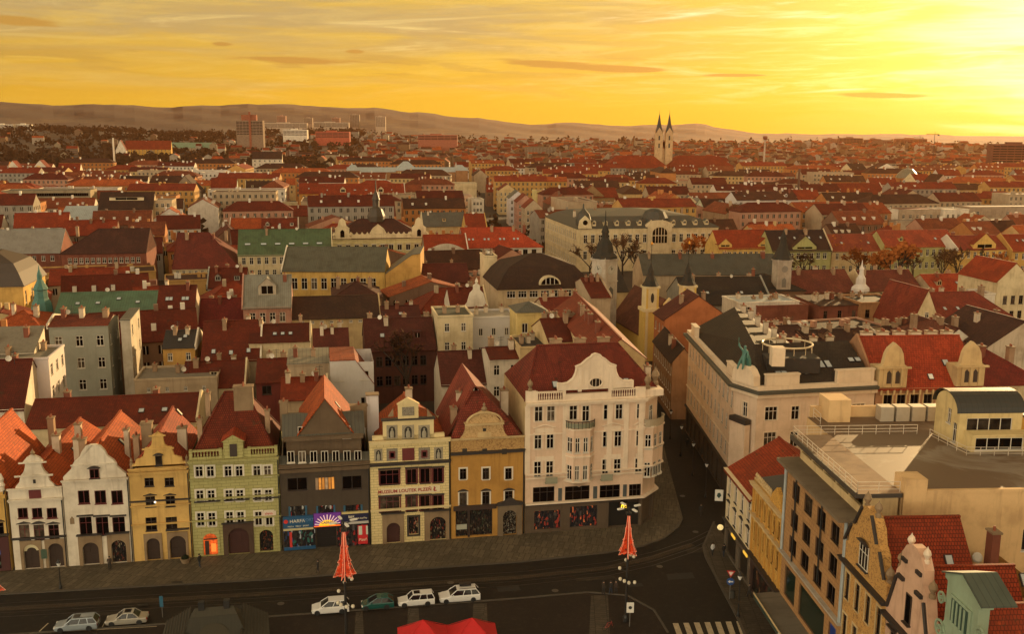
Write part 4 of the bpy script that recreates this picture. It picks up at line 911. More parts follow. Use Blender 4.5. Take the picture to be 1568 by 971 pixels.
def panel(rt, o, mat, red=False, saint=False):
    b = MB(); b.box(o[0], o[1], -.06, -.004, o[2], o[3]); p = b.build('panel', [mat], rt); cx, w, h = (o[0] + o[1]) / 2, o[1] - o[0], o[3] - o[2]
    if saint:     # standing figure in an arched niche
        q = MB(); q.prism([(cx + w * .3 * math.cos(math.pi * k / 8), o[2] + h * .6 + h * .3 * math.sin(math.pi * k / 8)) for k in range(9)] + [(cx - w * .3, o[2] + h * .08), (cx + w * .3, o[2] + h * .08)], -.07, -.062); q.build('niche', [plain((.03, .026, .02), .9)], p)
        q = MB(); q.lathe([(w * .17, o[2] + h * .1), (w * .2, o[2] + h * .35), (w * .16, o[2] + h * .55), (w * .05, o[2] + h * .62), (w * .09, o[2] + h * .70), (w * .08, o[2] + h * .76), (0, o[2] + h * .80)], 8, c=(cx, -.10), ex=(1, .35)); q.build('relief_figure', [plain((.30, .27, .2), .9)], p)
    if red:
        q = MB(); q.box(cx - w * .28, cx + w * .28, -.10, -.062, o[2] + h * .18, o[3] - h * .2); q.build('frame', [FR_RED], p); q = MB(); q.box(cx - w * .16, cx + w * .16, -.12, -.102, o[2] + h * .3, o[3] - h * .34); q.build('pane', [GLS], p)
for a, c, t in ((107, 148, 's'), (168, 223, 'r'), (245, 306, 'w'), (327, 383, 'r'), (403, 447, 's')):
    o = rect(F, r3, a, 413 - (a - 107) * .03, c, 474 - (a - 107) * .03); o = (o[0], o[1], o[2] - kz, o[3] - kz)
    if t == 'w': 
        b = MB(); b.box(o[0], o[1], -.08, -.004, o[2], o[3]); b.build('shutter', [FR_RED], rt)
    else: panel(rt, o, SGR if t == 'r' else SAINT, t == 'r', t == 's')
# stepped gable: three stages
o1 = rect(F, r3, 97, 345, 455, 368); g1 = rect(F, r3, 150, 262, 402, 345); g2 = rect(F, r3, 225, 192, 326, 262); mz = zz(366)
b = MB(); b.box(o1[0], o1[1], .0, .6, mz + .1, o1[3] - kz); b.box(g1[0], g1[1], .0, .6, mz + .1, g1[3] - kz - .2); b.box(g2[0], g2[1], .02, .6, g1[3] - kz - .1, g2[3] - kz); b.prism([(g2[0] - .15, g2[3] - kz), (g2[1] + .15, g2[3] - kz), ((g2[0] + g2[1]) / 2, g2[3] - kz + .85)], -.1, .6)
b.build('gable', [MUSP], rt); b = MB(); b.box(g1[0] - .2, g1[1] + .2, -.25, .65, g1[3] - kz - .2, g1[3] - kz); b.build('cornice', [DKTRIM], rt)
for a, c in ((168, 222), (245, 304), (326, 382)):
    o = rect(F, r3, a, 295, c, 362); panel(rt, (o[0], o[1], o[2] - kz, o[3] - kz), SAINT, saint=True)
o = rect(F, r3, 245, 205, 305, 248); panel(rt, (o[0], o[1], o[2] - kz, o[3] - kz), SGR)
for a in (150, 345):     # scroll pieces beside the gable stages
    o = rect(F, r3, a + 25, 215, a + 52, 255); b = MB(); b.prism([(o[0], o[2] - kz), (o[1], o[2] - kz), ((o[0] if a > 200 else o[1]), o[3] - kz)], .1, .45); b.build('scroll', [STONE], rt)
ro, D, zf = back_roof(rt, F, L, 13.6, 17.3, (640, 600), T_OR, x0=1.2, x1=L - .6)
chimney(ro, 6.0, 10, 17.0, .9, .9, 1.4, CHIMW); chimney(ro, .8, 7, 13.6, 1.6, 1.3, 5.0, LILAC, 3, 0)

# 7: ochre baroque house
u0, u1 = 54.35, 64.25; OC = plaster((.42, .215, .045), .5)
wl = [(r3, (a, 510, a + 32, 565), 'cross', FR_DK, None, FR_WHITE) for a in (531, 644, 756)] + [(r3, (a, 630 - (a - 529) * .03, a + 38, 692 - (a - 529) * .03), 'cross', FR_DK, 'arch', FR_WHITE) for a in (529, 642, 754)]
d7 = [(.6, 5.6, .2, 3.9), (7.0, 8.9, 0, 3.6)]
rt, F, L = row_house('baroque_house', 'weathered ochre house with swooping baroque gable and carved stone portal', u0, u1, 12.1, 16, OC, wl, d7)
leaf(rt, d7[0], goods((.05, .025, .016), (.12, .10, .07), (.035, .05, .03)), 'shop_window'); leaf(rt, d7[1], goods((.20, .17, .12), (.10, .08, .06), (.3, .26, .2), 0, 4))
b = MB(); b.box(.3, 6.1, -.2, -.004, 3.95, 4.6); b.box(2.2, 2.5, -.1, -.004, .1, 3.95); b.build('shop_front', [plain((.035, .018, .011), .5)], rt)
PORT = plaster((.16, .115, .07), .5); arch_surround(rt, (6.3, 9.6, 0, 4.3), d7[1], PORT, .3); b = MB(); b.prism([(6.0, 4.32), (9.9, 4.32), (9.6, 4.75), (8.8, 4.9), (7.95, 5.5), (7.1, 4.9), (6.3, 4.75)], -.4, -.004); b.build('portal_crown', [DKTRIM], rt)
b = MB(); b.box(.7, 2.1, -.16, -.03, 1.3, 2.0); sg = b.build('poster', [plain((.35, .35, .28), .5)], rt)
b = MB(); b.box(.0, L, 0, .6, 12.0, 13.75); b.build('attic', [sgraffito((.42, .25, .09), (.17, .085, .03), .6)], rt); band(rt, L, 11.75, 12.05, DKTRIM, .35); band(rt, L, 13.76, 13.9, SAND, .2)
for a in (555, 654, 752):
    o = rect(F, r3, a - 12, 412, a + 12, 440); b = MB(); b.box(o[0], o[1], -.03, -.002, o[2] - kz, o[3] - kz); b.build('attic_window', [plain((.02, .015, .01), .5)], rt)
cx, pts = gable_shape(F, r3, [(492, 398), (500, 385), (530, 372), (548, 350), (558, 325), (560, 296), (552, 288), (575, 282), (590, 262), (612, 242), (640, 228), (654, 225)], 492, 812)
b = MB(); b.prism(pts, .05, .6); b.build('gable', [sgraffito((.50, .33, .15), (.24, .13, .05), .7)], rt)
z1 = F.at(*r3(654, 290))[1] - kz; b = MB(); b.box(cx - 2.6, cx + 2.6, -.3, 0.03, z1 - .1, z1 + .15)
pa = [(cx + 2.35 * math.cos(math.pi * k / 10), z1 + .25 + 1.35 * math.sin(math.pi * k / 10)) for k in range(11)]
for (a, c), (d, e) in zip(pa, pa[1:]): b.tube((a, -.05, c), (d, -.05, e), .14, .14, 5)
b.build('gable_trim', [SAND], rt)
o = (cx - .22, cx + .22, z1 - 1.0, z1 - .6); b = MB(); b.box(*o[:2], .0, .045, *o[2:]); b.box(cx - .9, cx + .9, -.05, .045, z1 - 1.9, z1 - 1.15, 1); b.build('gable_window', [IRON, SAND], rt)
b = MB(); b.lathe([(.3, z1 + 1.6), (.3, z1 + 1.8), (.42, z1 + 2.0), (.12, z1 + 2.4), (.2, z1 + 2.6), (0, z1 + 2.9)], 8, c=(cx, .3)); b.build('finial', [STONE], rt)
zr = F.at(*r3(620, 100), 2.2)[1]; q = MB(); e = .3; zb = 13.4
q.slab((-e, 15, zb), (-e, 2.2, zb), (cx - .9, 2.2, zr), (cx - .9, 15, zr), .2); q.slab((L + e, 2.2, zb), (L + e, 15, zb), (cx - .9, 15, zr), (cx - .9, 2.2, zr), .2)
q.slab((-e, .6, zb - .3), (L + e, .6, zb - .3), (cx + .2, 3.0, zr - 1.0), (cx - 1.6, 3.0, zr - 1.0), .15)
ro = q.build('roof', [tiles((.20, .034, .017))], rt); chimney(ro, .9, 4, 14.6, .8, 1.4, 2.4, CHIM); chimney(ro, 2.2, 7, 16.2, 1.0, .8, 2.2, CHIMW); chimney(ro, L - 1.5, 7, 15.6, 1.0, 1.2, 2.8, CHIMW)

# 8: the grand corner house
u0 = 64.4; GR = plaster((.66, .47, .33), .3); GRT = plaster((.72, .58, .43), .3); F8 = FA.shift(u0); zG = F8.at(*r4(400, 320))[1]; LF = F8.at(985, 700)[0]
wl = []
for cols, y0, y1, k in ((((168, 202), (222, 256), (470, 503), (522, 554), (615, 647)), 352, 417, -.03), (((167, 199), (220, 253), (466, 497), (517, 549), (612, 641)), 470, 537, -.03), (((165, 196), (218, 248), (463, 492), (514, 545), (607, 637)), 592, 660, -.035)):
    for a, c in cols: d = (a - 168) * k; wl.append((r4, (a, y0 + d, c, y1 + d), 'cross', FR_WHITE, None, GRT))
wl += [(r4, (320, 348, 354, 410), 'cross', FR_WHITE, None, GRT), (r4, (376, 347, 407, 416), 'cross', FR_WHITE, None, GRT)]
opn = [rect(F8, r4, a, 703 - (a - 160) * .03, c, 776 - (a - 160) * .03) for a, c in ((160, 255), (300, 408), (452, 541), (580, 633))]; opn = [(o[0], o[1], o[2] - kz, o[3] - kz) for o in opn]
dg = [(1.3, 5.0, .4, 3.1), (6.3, 10.2, .4, 3.4), (11.8, 16.2, .05, 3.9)]
rt = thing('corner_house', 'pale pink turn-of-century corner house with rounded oriel, ornate attic gable and red roof', 'house', F8.w(0, 0, kz), A_ANG); ze = zG - kz; D8 = 16
FOOT.append((F8, 20.5, 30)); b = MB(); op = []
WW = []
for r_, q, st, fm, hd, su in wl: o = rect(F8, r_, *q); o = (o[0], o[1], o[2] - kz, o[3] - kz); WW.append((o, st, fm, su)); op.append(o)
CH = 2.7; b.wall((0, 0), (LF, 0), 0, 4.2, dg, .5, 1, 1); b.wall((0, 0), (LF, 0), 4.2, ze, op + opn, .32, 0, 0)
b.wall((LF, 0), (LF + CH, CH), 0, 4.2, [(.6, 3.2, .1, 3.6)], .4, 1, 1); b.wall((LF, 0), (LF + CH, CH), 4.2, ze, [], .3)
b.wall((LF + CH, CH), (LF + CH, D8), 0, ze); b.wall((LF + CH, D8), (0, D8), 0, ze, m=2); b.wall((0, D8), (0, 0), 0, ze, m=2)
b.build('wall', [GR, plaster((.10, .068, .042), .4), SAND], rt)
for o, st, fm, su in WW: put_window(rt, o[0], .02, o[2], o[1] - o[0], o[3] - o[2], st, fm, 0, None, False, su)
for o in opn: put_window(rt, o[0], .05, o[2], o[1] - o[0], o[3] - o[2], 'triple', FR_DK)
for k, o in enumerate(opn[:3]):
    q = rect(F8, r4, *[(270, 708, 286, 765), (423, 700, 440, 757), (553, 692, 569, 750)][k]); b = MB(); b.box(q[0], q[1], -.12, -.004, q[2] - kz, q[3] - kz); b.build('sign', [plain((.07, .08, .08), .4)], rt)
for k, o in enumerate(dg[:2]): leaf(rt, o, goods((.20, .025, .015), (.05, .04, .03), (.45, .12, .04), .2, 1.4), 'shop_window')
leaf(rt, dg[2], plain((.010, .008, .006), .5), 'passage', .48)
b = MB(); b.box(13.1, 14.2, -.9, -.7, 3.0, 3.75); sg = b.build('projecting_sign', [plain((.05, .02, .015), .5)], rt)
b = MB(); 
for dx in (0, .34): 
    pa = [(13.3 + dx + .17 * (1 - math.cos(math.pi * k / 8)), 3.12 + .5 * math.sin(math.pi * k / 8)) for k in range(9)]
    for (a, c), (d, e) in zip(pa, pa[1:]): b.tube((a, -.95, c), (d, -.95, e), .05, .05, 5)
b.build('logo', [glow((1, .62, .02), 2.2)], sg)
def wrap(rt, z0, z1, pr, mat, name='cornice'):
    b = MB(); pts = [(0, 0), (LF, 0), (LF + CH, CH), (LF + CH, D8)]; off = [(0, -pr), (LF + pr * .41, -pr), (LF + CH + pr, CH - pr * .41), (LF + CH + pr, D8)]
    for i in range(3):
        a, c, d, e = pts[i], pts[i + 1], off[i + 1], off[i]
        b.face([(*e, z0), (*d, z0), (*d, z1), (*e, z1)]); b.face([(*e, z1), (*d, z1), (*c, z1), (*a, z1)]); b.face([(*a, z0), (*c, z0), (*d, z0), (*e, z0)])
    b.face([(0, 0, z0), (0, -pr, z0), (0, -pr, z1), (0, 0, z1)]); return b.build(name, [mat], rt)
for z0, z1, pr, m_ in ((4.2, 4.42, .55, GRT), (4.0, 4.2, .35, DKTRIM), (7.75, 7.95, .22, GRT), (8.35, 8.5, .3, GRT), (ze - .55, ze - .25, .45, GRT), (ze - .25, ze, .7, GRT), (ze - 4.6, ze - 4.45, .15, GRT)): wrap(rt, z0, z1, pr, m_)
for u in (.25, 5.4, 11.6, LF - 2.6, LF - .5):   # giant pilasters
    b = MB(); b.box(u - .35, u + .35, -.12, -.004, 8.5, ze - .55); b.build('pilaster', [GRT], rt)
for k, (a, c) in enumerate(((165, 256), (466, 550), (605, 647))):   # swept hoods and stucco fields between storeys
    for y in (448, 572):
        o = rect(F8, r4, a - 4, y - 8 - (a - 165) * .03, c + 4, y + 8 - (a - 165) * .03); n = 10; u0_, u1_ = o[0], o[1]
        b = MB()
        for j in range(n):
            f0, f1 = j / n, (j + 1) / n; z_ = lambda f: o[2] - kz + .25 + .35 * math.sin(math.pi * f) ** 2
            if y < 500: b.tube((u0_ + (u1_ - u0_) * f0, -.1, z_(f0) + .2), (u0_ + (u1_ - u0_) * f1, -.1, z_(f1) + .2), .09, .09, 5)
        b.box(u0_ + .3, u1_ - .3, -.05, -.003, o[2] - kz - .25, o[2] - kz + .35); b.build('stucco', [GRT], rt)
# oriel over the first floor
def oriel(rt, c0, c1, z0, z1, dep, ang=0.0, org=(0, 0), wz=(), wh=2.1, name='oriel'):
    T = lambda u, y: (org[0] + u * math.cos(ang) - y * math.sin(ang), org[1] + u * math.sin(ang) + y * math.cos(ang)); w = c1 - c0
    pts = [(c0, 0), (c0 + w * .22, -dep), (c1 - w * .22, -dep), (c1, 0)]; P_ = [T(*p) for p in pts]; b = MB(); ops = []
    for i in range(3):
        Ls = (Vector(P_[i + 1]) - Vector(P_[i])).length; n = 1 if i != 1 else (2 if w > 4 else 1); o = []
        for z in wz:
            for k in range(n): cc = Ls * (k + .5) / n; ww = min(1.15, Ls / n * .62); o.append((cc - ww / 2, cc + ww / 2, z, z + wh))
        b.wall(P_[i], P_[i + 1], z0, z1, o, .2); ops.append(o)
    b.face([(*p, z1) for p in P_]); b.face([(*p, z0) for p in reversed(P_)])
    cc = T((c0 + c1) / 2, -.1)
    for i in range(3): b.face([(*P_[i], z0), (*P_[i + 1], z0), (*cc, z0 - 1.0)])
    orr = b.build(name, [GR], rt)
    for i in range(3):
        d = Vector(P_[i + 1]) - Vector(P_[i]); an = math.atan2(d.y, d.x); d.normalize()
        for o in ops[i]: put_window(orr, P_[i][0] + d.x * o[0], P_[i][1] + d.y * o[0], o[2], o[1] - o[0], o[3] - o[2], 'cross', FR_WHITE, an, None, True)
    b = MB()
    for z in (z0, (z0 + z1) / 2 - .2, z1 - .15):
        q = [T(c0 - .15, 0), T(c0 + w * .22 - .1, -dep - .15), T(c1 - w * .22 + .1, -dep - .15), T(c1 + .15, 0)]
        for i in range(3): b.face([(*q[i], z), (*q[i + 1], z), (*q[i + 1], z + .2), (*q[i], z + .2)]); b.face([(*q[i], z + .2), (*q[i + 1], z + .2), (*P_[i + 1], z + .2), (*P_[i], z + .2)])
    b.build('cornice', [GRT], orr); return orr, T
ob = rect(F8, r4, 300, 440, 426, 690); zb_ = ob[2] - kz; zt_ = ob[3] - kz; wr = [rect(F8, r4, 350, y0, 384, y1)[2] - kz for y0, y1 in ((472, 542), (595, 662))]
orr, T = oriel(rt, ob[0], ob[1], zb_ + .6, zt_, 1.1, wz=wr)
b = MB()
for k in range(13): 
    t = math.pi * k / 12; b.tube((ob[0] + (ob[1] - ob[0]) * (.5 - .5 * math.cos(t)), -1.15 * math.sin(t) - .05, zt_), (ob[0] + (ob[1] - ob[0]) * (.5 - .5 * math.cos(t)), -1.15 * math.sin(t) - .05, zt_ + 1.0), .04, .04, 5)
    if k: 
        t0 = math.pi * (k - 1) / 12; pq = [(ob[0] + (ob[1] - ob[0]) * (.5 - .5 * math.cos(x)), -1.15 * math.sin(x) - .05) for x in (t0, t)]; b.tube((*pq[0], zt_ + 1.0), (*pq[1], zt_ + 1.0), .06, .06, 5); b.face([(*pq[0], zt_ + .15), (*pq[1], zt_ + .15), (*pq[1], zt_ + .8), (*pq[0], zt_ + .8)], 1)
b.build('balcony', [IRON, plain((.20, .20, .13), .6)], rt)
for X in ((210, 262, 668), (452, 503, 655)):
    o = rect(F8, r4, X[0], X[2] - 14, X[1], X[2] + 14); b = MB(); b.box(o[0], o[1], -.7, -.25, o[2] - kz, o[2] - kz + .15); b.box(o[0], o[1], -.75, -.68, o[2] - kz + .15, o[3] - kz); b.build('balconette', [plain((.26, .25, .17), .7)], rt)
cl = math.hypot(CH, CH); wz2 = [wr[0] - .4, wr[1] - .5]
o2, T2 = oriel(rt, .25, cl + .9, 8.6, ze - 4.2, 1.0, R(38), (LF - .3, -.1), wz=wz2)
put_window(rt, LF + 1.0, .75, ze - 3.9, 1.0, 2.4, 'cross', FR_WHITE, R(45), None, True)
b = MB(); n = 10; arc = [T2(.25 + (cl + .65) * (.5 - .5 * math.cos(math.pi * k / n)), -1.25 * math.sin(math.pi * k / n)) for k in range(n + 1)]; z_ = ze - 4.15
for p, q in zip(arc, arc[1:]): b.face([(*p, z_ - .1), (*q, z_ - .1), (*q, z_ + .95), (*p, z_ + .95)]); b.face([(*p, z_ + .1), (*q, z_ + .1), (*T2(1.7, .3), z_ + .1)]); b.tube((*p, z_ + .95), (*q, z_ + .95), .07, .07, 5)
b.build('balcony', [plain((.36, .29, .19), .7)], rt)
# attic: balustrades, gable, statues
balustrade(rt, 1.4, 5.2, ze, 1.35, GRT, -.15, 11); balustrade(rt, LF - 5.0, LF - 1.2, ze, 1.35, GRT, -.15, 11)
for q in ((5.2, LF - 5.0, .9), (0, 1.4, 1.5), (LF - 1.2, LF, 1.4)): b = MB(); b.box(q[0], q[1], -.15, .35, ze, ze + q[2]); b.build('parapet', [GRT], rt)
cx, pts = gable_shape(F8, r4, [(268, 280), (268, 248), (290, 250), (312, 246), (335, 228), (346, 205), (350, 182), (346, 176), (372, 165), (398, 142), (415, 132), (420, 124), (434, 118)], 268, 594)
b = MB(); b.prism(pts, -.18, .5); gb = b.build('gable', [GRT], rt); o = rect(F8, r4, 404, 222, 463, 265)
b = MB(); e_ = [(cx + (o[1] - o[0]) / 2 * math.cos(2 * math.pi * k / 16), (o[2] + o[3]) / 2 - kz + (o[3] - o[2]) / 2 * math.sin(2 * math.pi * k / 16)) for k in range(16)]; b.prism(e_, -.26, -.19)
for k in range(16): a, c = e_[k], e_[(k + 1) % 16]; b.tube((a[0], -.25, a[1]), (c[0], -.25, c[1]), .13, .13, 5, 1)
for t in (-.5, 0, .5): b.box(cx + t - .03, cx + t + .03, -.29, -.265, (o[2] + o[3]) / 2 - kz - .7, (o[2] + o[3]) / 2 - kz + .7, 1)
b.build('oval_window', [GLS, GRT], gb)
b = MB(); z1 = F8.at(*r4(434, 180))[1] - kz
for s_ in (-1, 1): b.box(cx + s_ * 2.2 - .25, cx + s_ * 2.2 + .25, -.3, -.185, ze + 1.2, z1); b.box(cx + s_ * 2.2 - .45, cx + s_ * 2.2 + .45, -.4, -.15, z1, z1 + .2); b.lathe([(.42, 0), (.0, .5)], 8, c=(0, 0)) if 0 else None
pq = pts
for (a, c), (d, e) in zip(pq, pq[1:]):
    if c > ze + .2 and e > ze + .2: b.tube((a, -.2, c), (d, -.2, e), .12, .12, 5)
b.build('gable_trim', [GRT], gb)
def urn(rt, x, y, z, s=1.0, mat=None, name='urn'):
    b = MB(); b.lathe([(.3 * s, z), (.3 * s, z + .3 * s), (.15 * s, z + .4 * s), (.4 * s, z + .9 * s), (.3 * s, z + 1.2 * s), (.12 * s, z + 1.4 * s), (0, z + 1.7 * s)], 8, c=(x, y)); return b.build(name, [mat or STONE], rt)
urn(rt, .6, .2, ze + 1.5, 1.0); urn(rt, LF + .6, .9, ze + .9, 1.3); urn(rt, LF + CH - .4, CH, ze + .9, 1.5); b = MB(); b.box(LF, LF + CH, .3, CH + .2, ze, ze + .9); b.build('corner_pedestal', [GRT], rt)
q = MB(); Lr = LF + CH; zr = F8.at(*r4(330, 78), D8 * .5)[1] - kz - ze; k_ = 3.2
q.face([(0, .5, ze), (Lr, .5, ze), (Lr - k_ - 1.2, D8 / 2, ze + zr), (k_, D8 / 2, ze + zr)]); q.face([(Lr, .5, ze), (Lr, D8, ze), (Lr - k_ - 1.2, D8 / 2, ze + zr)]); q.face([(0, D8, ze), (0, .5, ze), (k_, D8 / 2, ze + zr)]); q.face([(Lr, D8, ze), (0, D8, ze), (k_, D8 / 2, ze + zr), (Lr - k_ - 1.2, D8 / 2, ze + zr)])
for a, c in (((0, .5, ze), (k_, D8 / 2, ze + zr)), ((Lr, .5, ze), (Lr - k_ - 1.2, D8 / 2, ze + zr)), ((k_, D8 / 2, ze + zr), (Lr - k_ - 1.2, D8 / 2, ze + zr))): q.tube(a, c, .16, .16, 5)
ro = q.build('roof', [tiles((.19, .028, .013))], rt)
for u in (4.5, 14.5): 
    o = skylight(ro, 'gable', 10, D8, ze, zr, u, 2.2)
for k in range(3): chimney(ro, 6 + k * 3.5, 8.6, ze + zr - .3, 1.6, .8, .9, CHIM, 1, 3)
chimney(ro, Lr - .8, 5, ze + .6, .8, .8, 2.4, CHIMW)
# ---------------------------------------------------------------- the row across the corner (its fronts look left, onto the square)
def r6(X, Y): return 1060 + X / 3.087, 680 + Y / 3.087
def r0(X, Y): return X, Y
def ub(X, Y): return FB.at(*r6(X, Y))
def b_house(name, label, u0, u1, zE, D, wm, wins, doors=(), rev=None, sidem=None, lowm=None, zlow=0.0):
    F = FB.shift(u0); L = u1 - u0; root = thing(name, label, 'house', F.w(0, 0, kz), F.a); FOOT.append((F, L, D)); ze = zE - kz
    op = [(o[0], o[1], o[2], o[3]) for o, *_ in wins] + list(doors); b = MB()
    if zlow: b.wall((0, 0), (L, 0), 0, zlow, [o for o in op if o[3] <= zlow], .35, 3, 3); b.wall((0, 0), (L, 0), zlow, ze, [o for o in op if o[3] > zlow], .3, 0, 1)
    else: b.wall((0, 0), (L, 0), 0, ze, op, .3, 0, 1)
    b.wall((L, 0), (L, D), 0, ze, m=2); b.wall((L, D), (0, D), 0, ze, m=2); b.wall((0, D), (0, 0), 0, ze, m=2)
    b.build('wall', [wm, rev or wm, sidem or wm, lowm or wm], root)
    for o, st, fm, hd, su in wins: put_window(root, o[0], .02, o[2], o[1] - o[0], o[3] - o[2], st, fm, 0, hd, False, su)
    return root, F, L
def grid_w(L, n, w, rows, st, fm, hd=None, su=None, mg=.8):
    return [((u - w / 2, u + w / 2, z0, z1), st, fm, hd, su) for z0, z1 in rows for u in [mg + w / 2 + (L - 2 * mg - w) * k / max(1, n - 1) for k in range(n)]]
# first: cream house with red roof on the street corner
uA, uB_ = ub(168, 100)[0], ub(290, 218)[0]; L = uB_ - uA
rt, F, L = b_house('corner_house', 'cream corner house with plain red tiled roof and arched windows across the side street', uA, uB_, 11.4, 13, CREAM, grid_w(L, 4, 1.05, [(8.0, 10.3), (4.9, 7.0)], 'cross', FR_WHITE, 'arch', GRT), [(.8, 5.2, .3, 3.3), (6.4, L - .8, .3, 3.3)], lowm=plaster((.10, .075, .05)), zlow=4.2)
leaf(rt, (.8, 5.2, .3, 3.3), plain((.02, .016, .012), .3), 'shop_window'); leaf(rt, (6.4, L - .8, .3, 3.3), plain((.02, .016, .012), .3), 'shop_window')
for u in (3.4, 8.6):
    b = MB(); b.box(u, u + 1.5, -.15, -.01, 3.45, 3.75); b.build('lit_sign', [glow((1, .55, .06), .55)], rt)
band(rt, L, 4.25, 4.4, DKTRIM, .3); band(rt, L, 10.9, 11.2, CREAM, .4)
q = MB(); roof_mesh(q, 'gable', L, 13, 11.3, 4.0, ov=.5); ro = q.build('roof', [T_RED], rt); b = MB(); b.face([(0, 0, 11.2), (0, 13, 11.2), (0, 6.5, 15.1)]); b.face([(L, 0, 11.2), (L, 13, 11.2), (L, 6.5, 15.1)]); b.build('gable_wall', [CREAM], rt)
b = MB(); b.lathe([(.03, 0), (.03, 2.6)], 6); chimney(ro, 9.5, 5.5, 14.4, .8, 2.2, 1.2, BRICK, 1.2, 3)
# second: ornate narrow yellow house
u2, u3 = uB_ + .05, ub(436, 330)[0] - .1; L = u3 - u2; YO = sgraffito((.55, .30, .055), (.20, .085, .02), .8)
rt, F, L = b_house('ornate_house', 'narrow golden house with ornate plaster and railed dark flat roof', u2, u3, 14.0, 14, YO, grid_w(L, 6, .85, [(10.2, 12.3), (6.6, 8.9)], 'tall', plain((.45, .22, .05), .5), None, plaster((.60, .36, .09)), .9), [(.6, L - .6, .2, 3.6)], lowm=plaster((.055, .028, .018)), zlow=4.4)
leaf(rt, (.6, L - .6, .2, 3.6), goods((.10, .03, .02), (.05, .08, .06), (.16, .08, .04), 0, .7), 'shop_window')
band(rt, L, 9.5, 9.75, SAND, .35); band(rt, L, 4.5, 4.75, DKTRIM, .5); band(rt, L, 13.2, 13.5, SAND, .5)
for k in range(7):
    u = .35 + (L - .7) * k / 6; b = MB(); b.box(u - .13, u + .13, -.2, -.004, 5.0, 13.2); b.build('pilaster', [plaster((.50, .26, .05))], rt)
b = MB(); b.prism([(L - 4.4, 13.5), (L - .4, 13.5), (L - .9, 14.6), (L - 2.4, 15.8), (L - 3.9, 14.6)], -.1, .35); b.build('gable', [YO], rt)
b = MB(); b.slab((0, 0.3, 13.9), (L, 0.3, 13.9), (L, 14, 15.6), (0, 14, 15.6), .2); ro = b.build('roof', [plain((.055, .05, .046), .6, 0, 'roof_felt', .4)], rt)
o = skylight(ro, 'shed', L, 14, 13.9, 1.7, L * .45, 5, .7, 1.1, 'front', True)
for k in range(9):
    u = .3 + k * (L - 5.4) / 8; urn(rt, u, .2, 13.9, .5, SAND, 'pinnacle')
b = MB(); b.box(-.02, L - 4.4, 0, .25, 13.5, 14.0); b.build('parapet', [SAND], rt)
# third: brown stone office with awning
u4, u5 = u3 + .1, ub(738, 385)[0]; L = u5 - u4; OFF = ashlar((.38, .20, .075), .55, .5, .4)
zt = 19.9
cols = [rect(FB, r6, *q) for q in ((475, 182, 510, 252), (530, 243, 570, 325), (590, 310, 632, 387), (655, 378, 697, 477))]
rz_ = [(16.4, 18.3), (13.3, 15.2), (10.5, 12.3)]
wl = [((c[0] - u4, c[1] - u4, z0, z1), 'two', FR_DK, None, plaster((.34, .19, .08))) for c in cols for z0, z1 in rz_]
gl = [(1.2, 4.4, 5.2, 8.6), (5.6, 12.4, 5.2, 8.6), (13.6, L - 1.0, 5.2, 8.6)]
rt, F, L = b_house('office_building', 'brown stone office building with flat roof terrace, columned top loggia and long shop awning', u4, u5, zt, 4.6, OFF, wl, gl + [(1, L - 1, .2, 3.4)], rev=plaster((.18, .09, .04)), sidem=SAND)
for k, o in enumerate(gl): leaf(rt, o, plain((.012, .022, .014), .1) if k < 2 else plain((.01, .04, .22), .3), 'glazing', .2)
leaf(rt, (1, L - 1, .2, 3.4), goods((.05, .03, .02), (.03, .06, .05), (.12, .10, .08)), 'shop_window')
b = MB(); b.slab((-.3, .0, 4.7), (L + .3, .0, 4.7), (L + .3, -2.6, 4.5), (-.3, -2.6, 4.5), .35); b.box(-.3, L + .3, -2.75, -2.605, 3.9, 4.6, 1); aw = b.build('awning', [plaster((.13, .11, .08)), plain((.03, .05, .04), .4)], rt); b = MB(); b.box(-.3, L + .3, -2.8, -2.76, 4.45, 4.7); b.build('awning_trim', [SAND], aw)
b = MB(); b.box(8, 10.2, -2.82, -2.765, 4.0, 4.5); b.build('awning_sign', [plain((.5, .5, .42), .5)], aw)
band(rt, L, 9.5, 9.75, plaster((.40, .36, .30)), .35, 'ledge')
b = MB(); b.box(-.3, L + .4, -1.1, 1.3, zt - .2, zt + .12); b.build('cornice', [plaster((.16, .12, .075), .6)], rt)
for u, mt in ((.12, PALEM), (L - .12, PALEM), (3.3, IRON), (10.4, IRON)):
    b = MB(); b.tube((u, -.15, 9.8 if u < 4 or u > L - 1 else 11), (u, -.15, zt - .3), .09 if mt is IRON else .16, None, 7); b.build('drainpipe', [mt], rt)
ZR = 22.4
b = MB(); b.box(0, L, 1.3, 1.6, zt, zt + .9); b.box(0, L, 4.2, 4.4, zt, ZR - .5); b.box(L - .3, L, 1.3, 4.2, zt, ZR - .4); b.box(0, .3, 1.3, 4.2, zt, ZR - .4)
for k in range(6): u = .15 + (L - .3) * k / 5; b.box(u - .16, u + .16, 1.32, 1.66, zt + .9, ZR - .45)
lg = b.build('loggia', [SAND], rt)
for k in range(5): u = L * (k + .5) / 5; put_window(lg, u - 1.2, 4.0, zt + .2, 2.4, 1.7, 'triple', FR_DK, 0, None, True)
b = MB(); b.box(-.6, L + .3, .3, 4.6, ZR - .45, ZR - .05, 1, 0); b.box(-.6, L + .3, .3, .5, ZR - .045, ZR + .1, 1); ro = b.build('roof', [plaster((.30, .20, .12), .7), plain((.05, .04, .03), .5)], rt)
RAILM = plain((.62, .52, .40), .4)
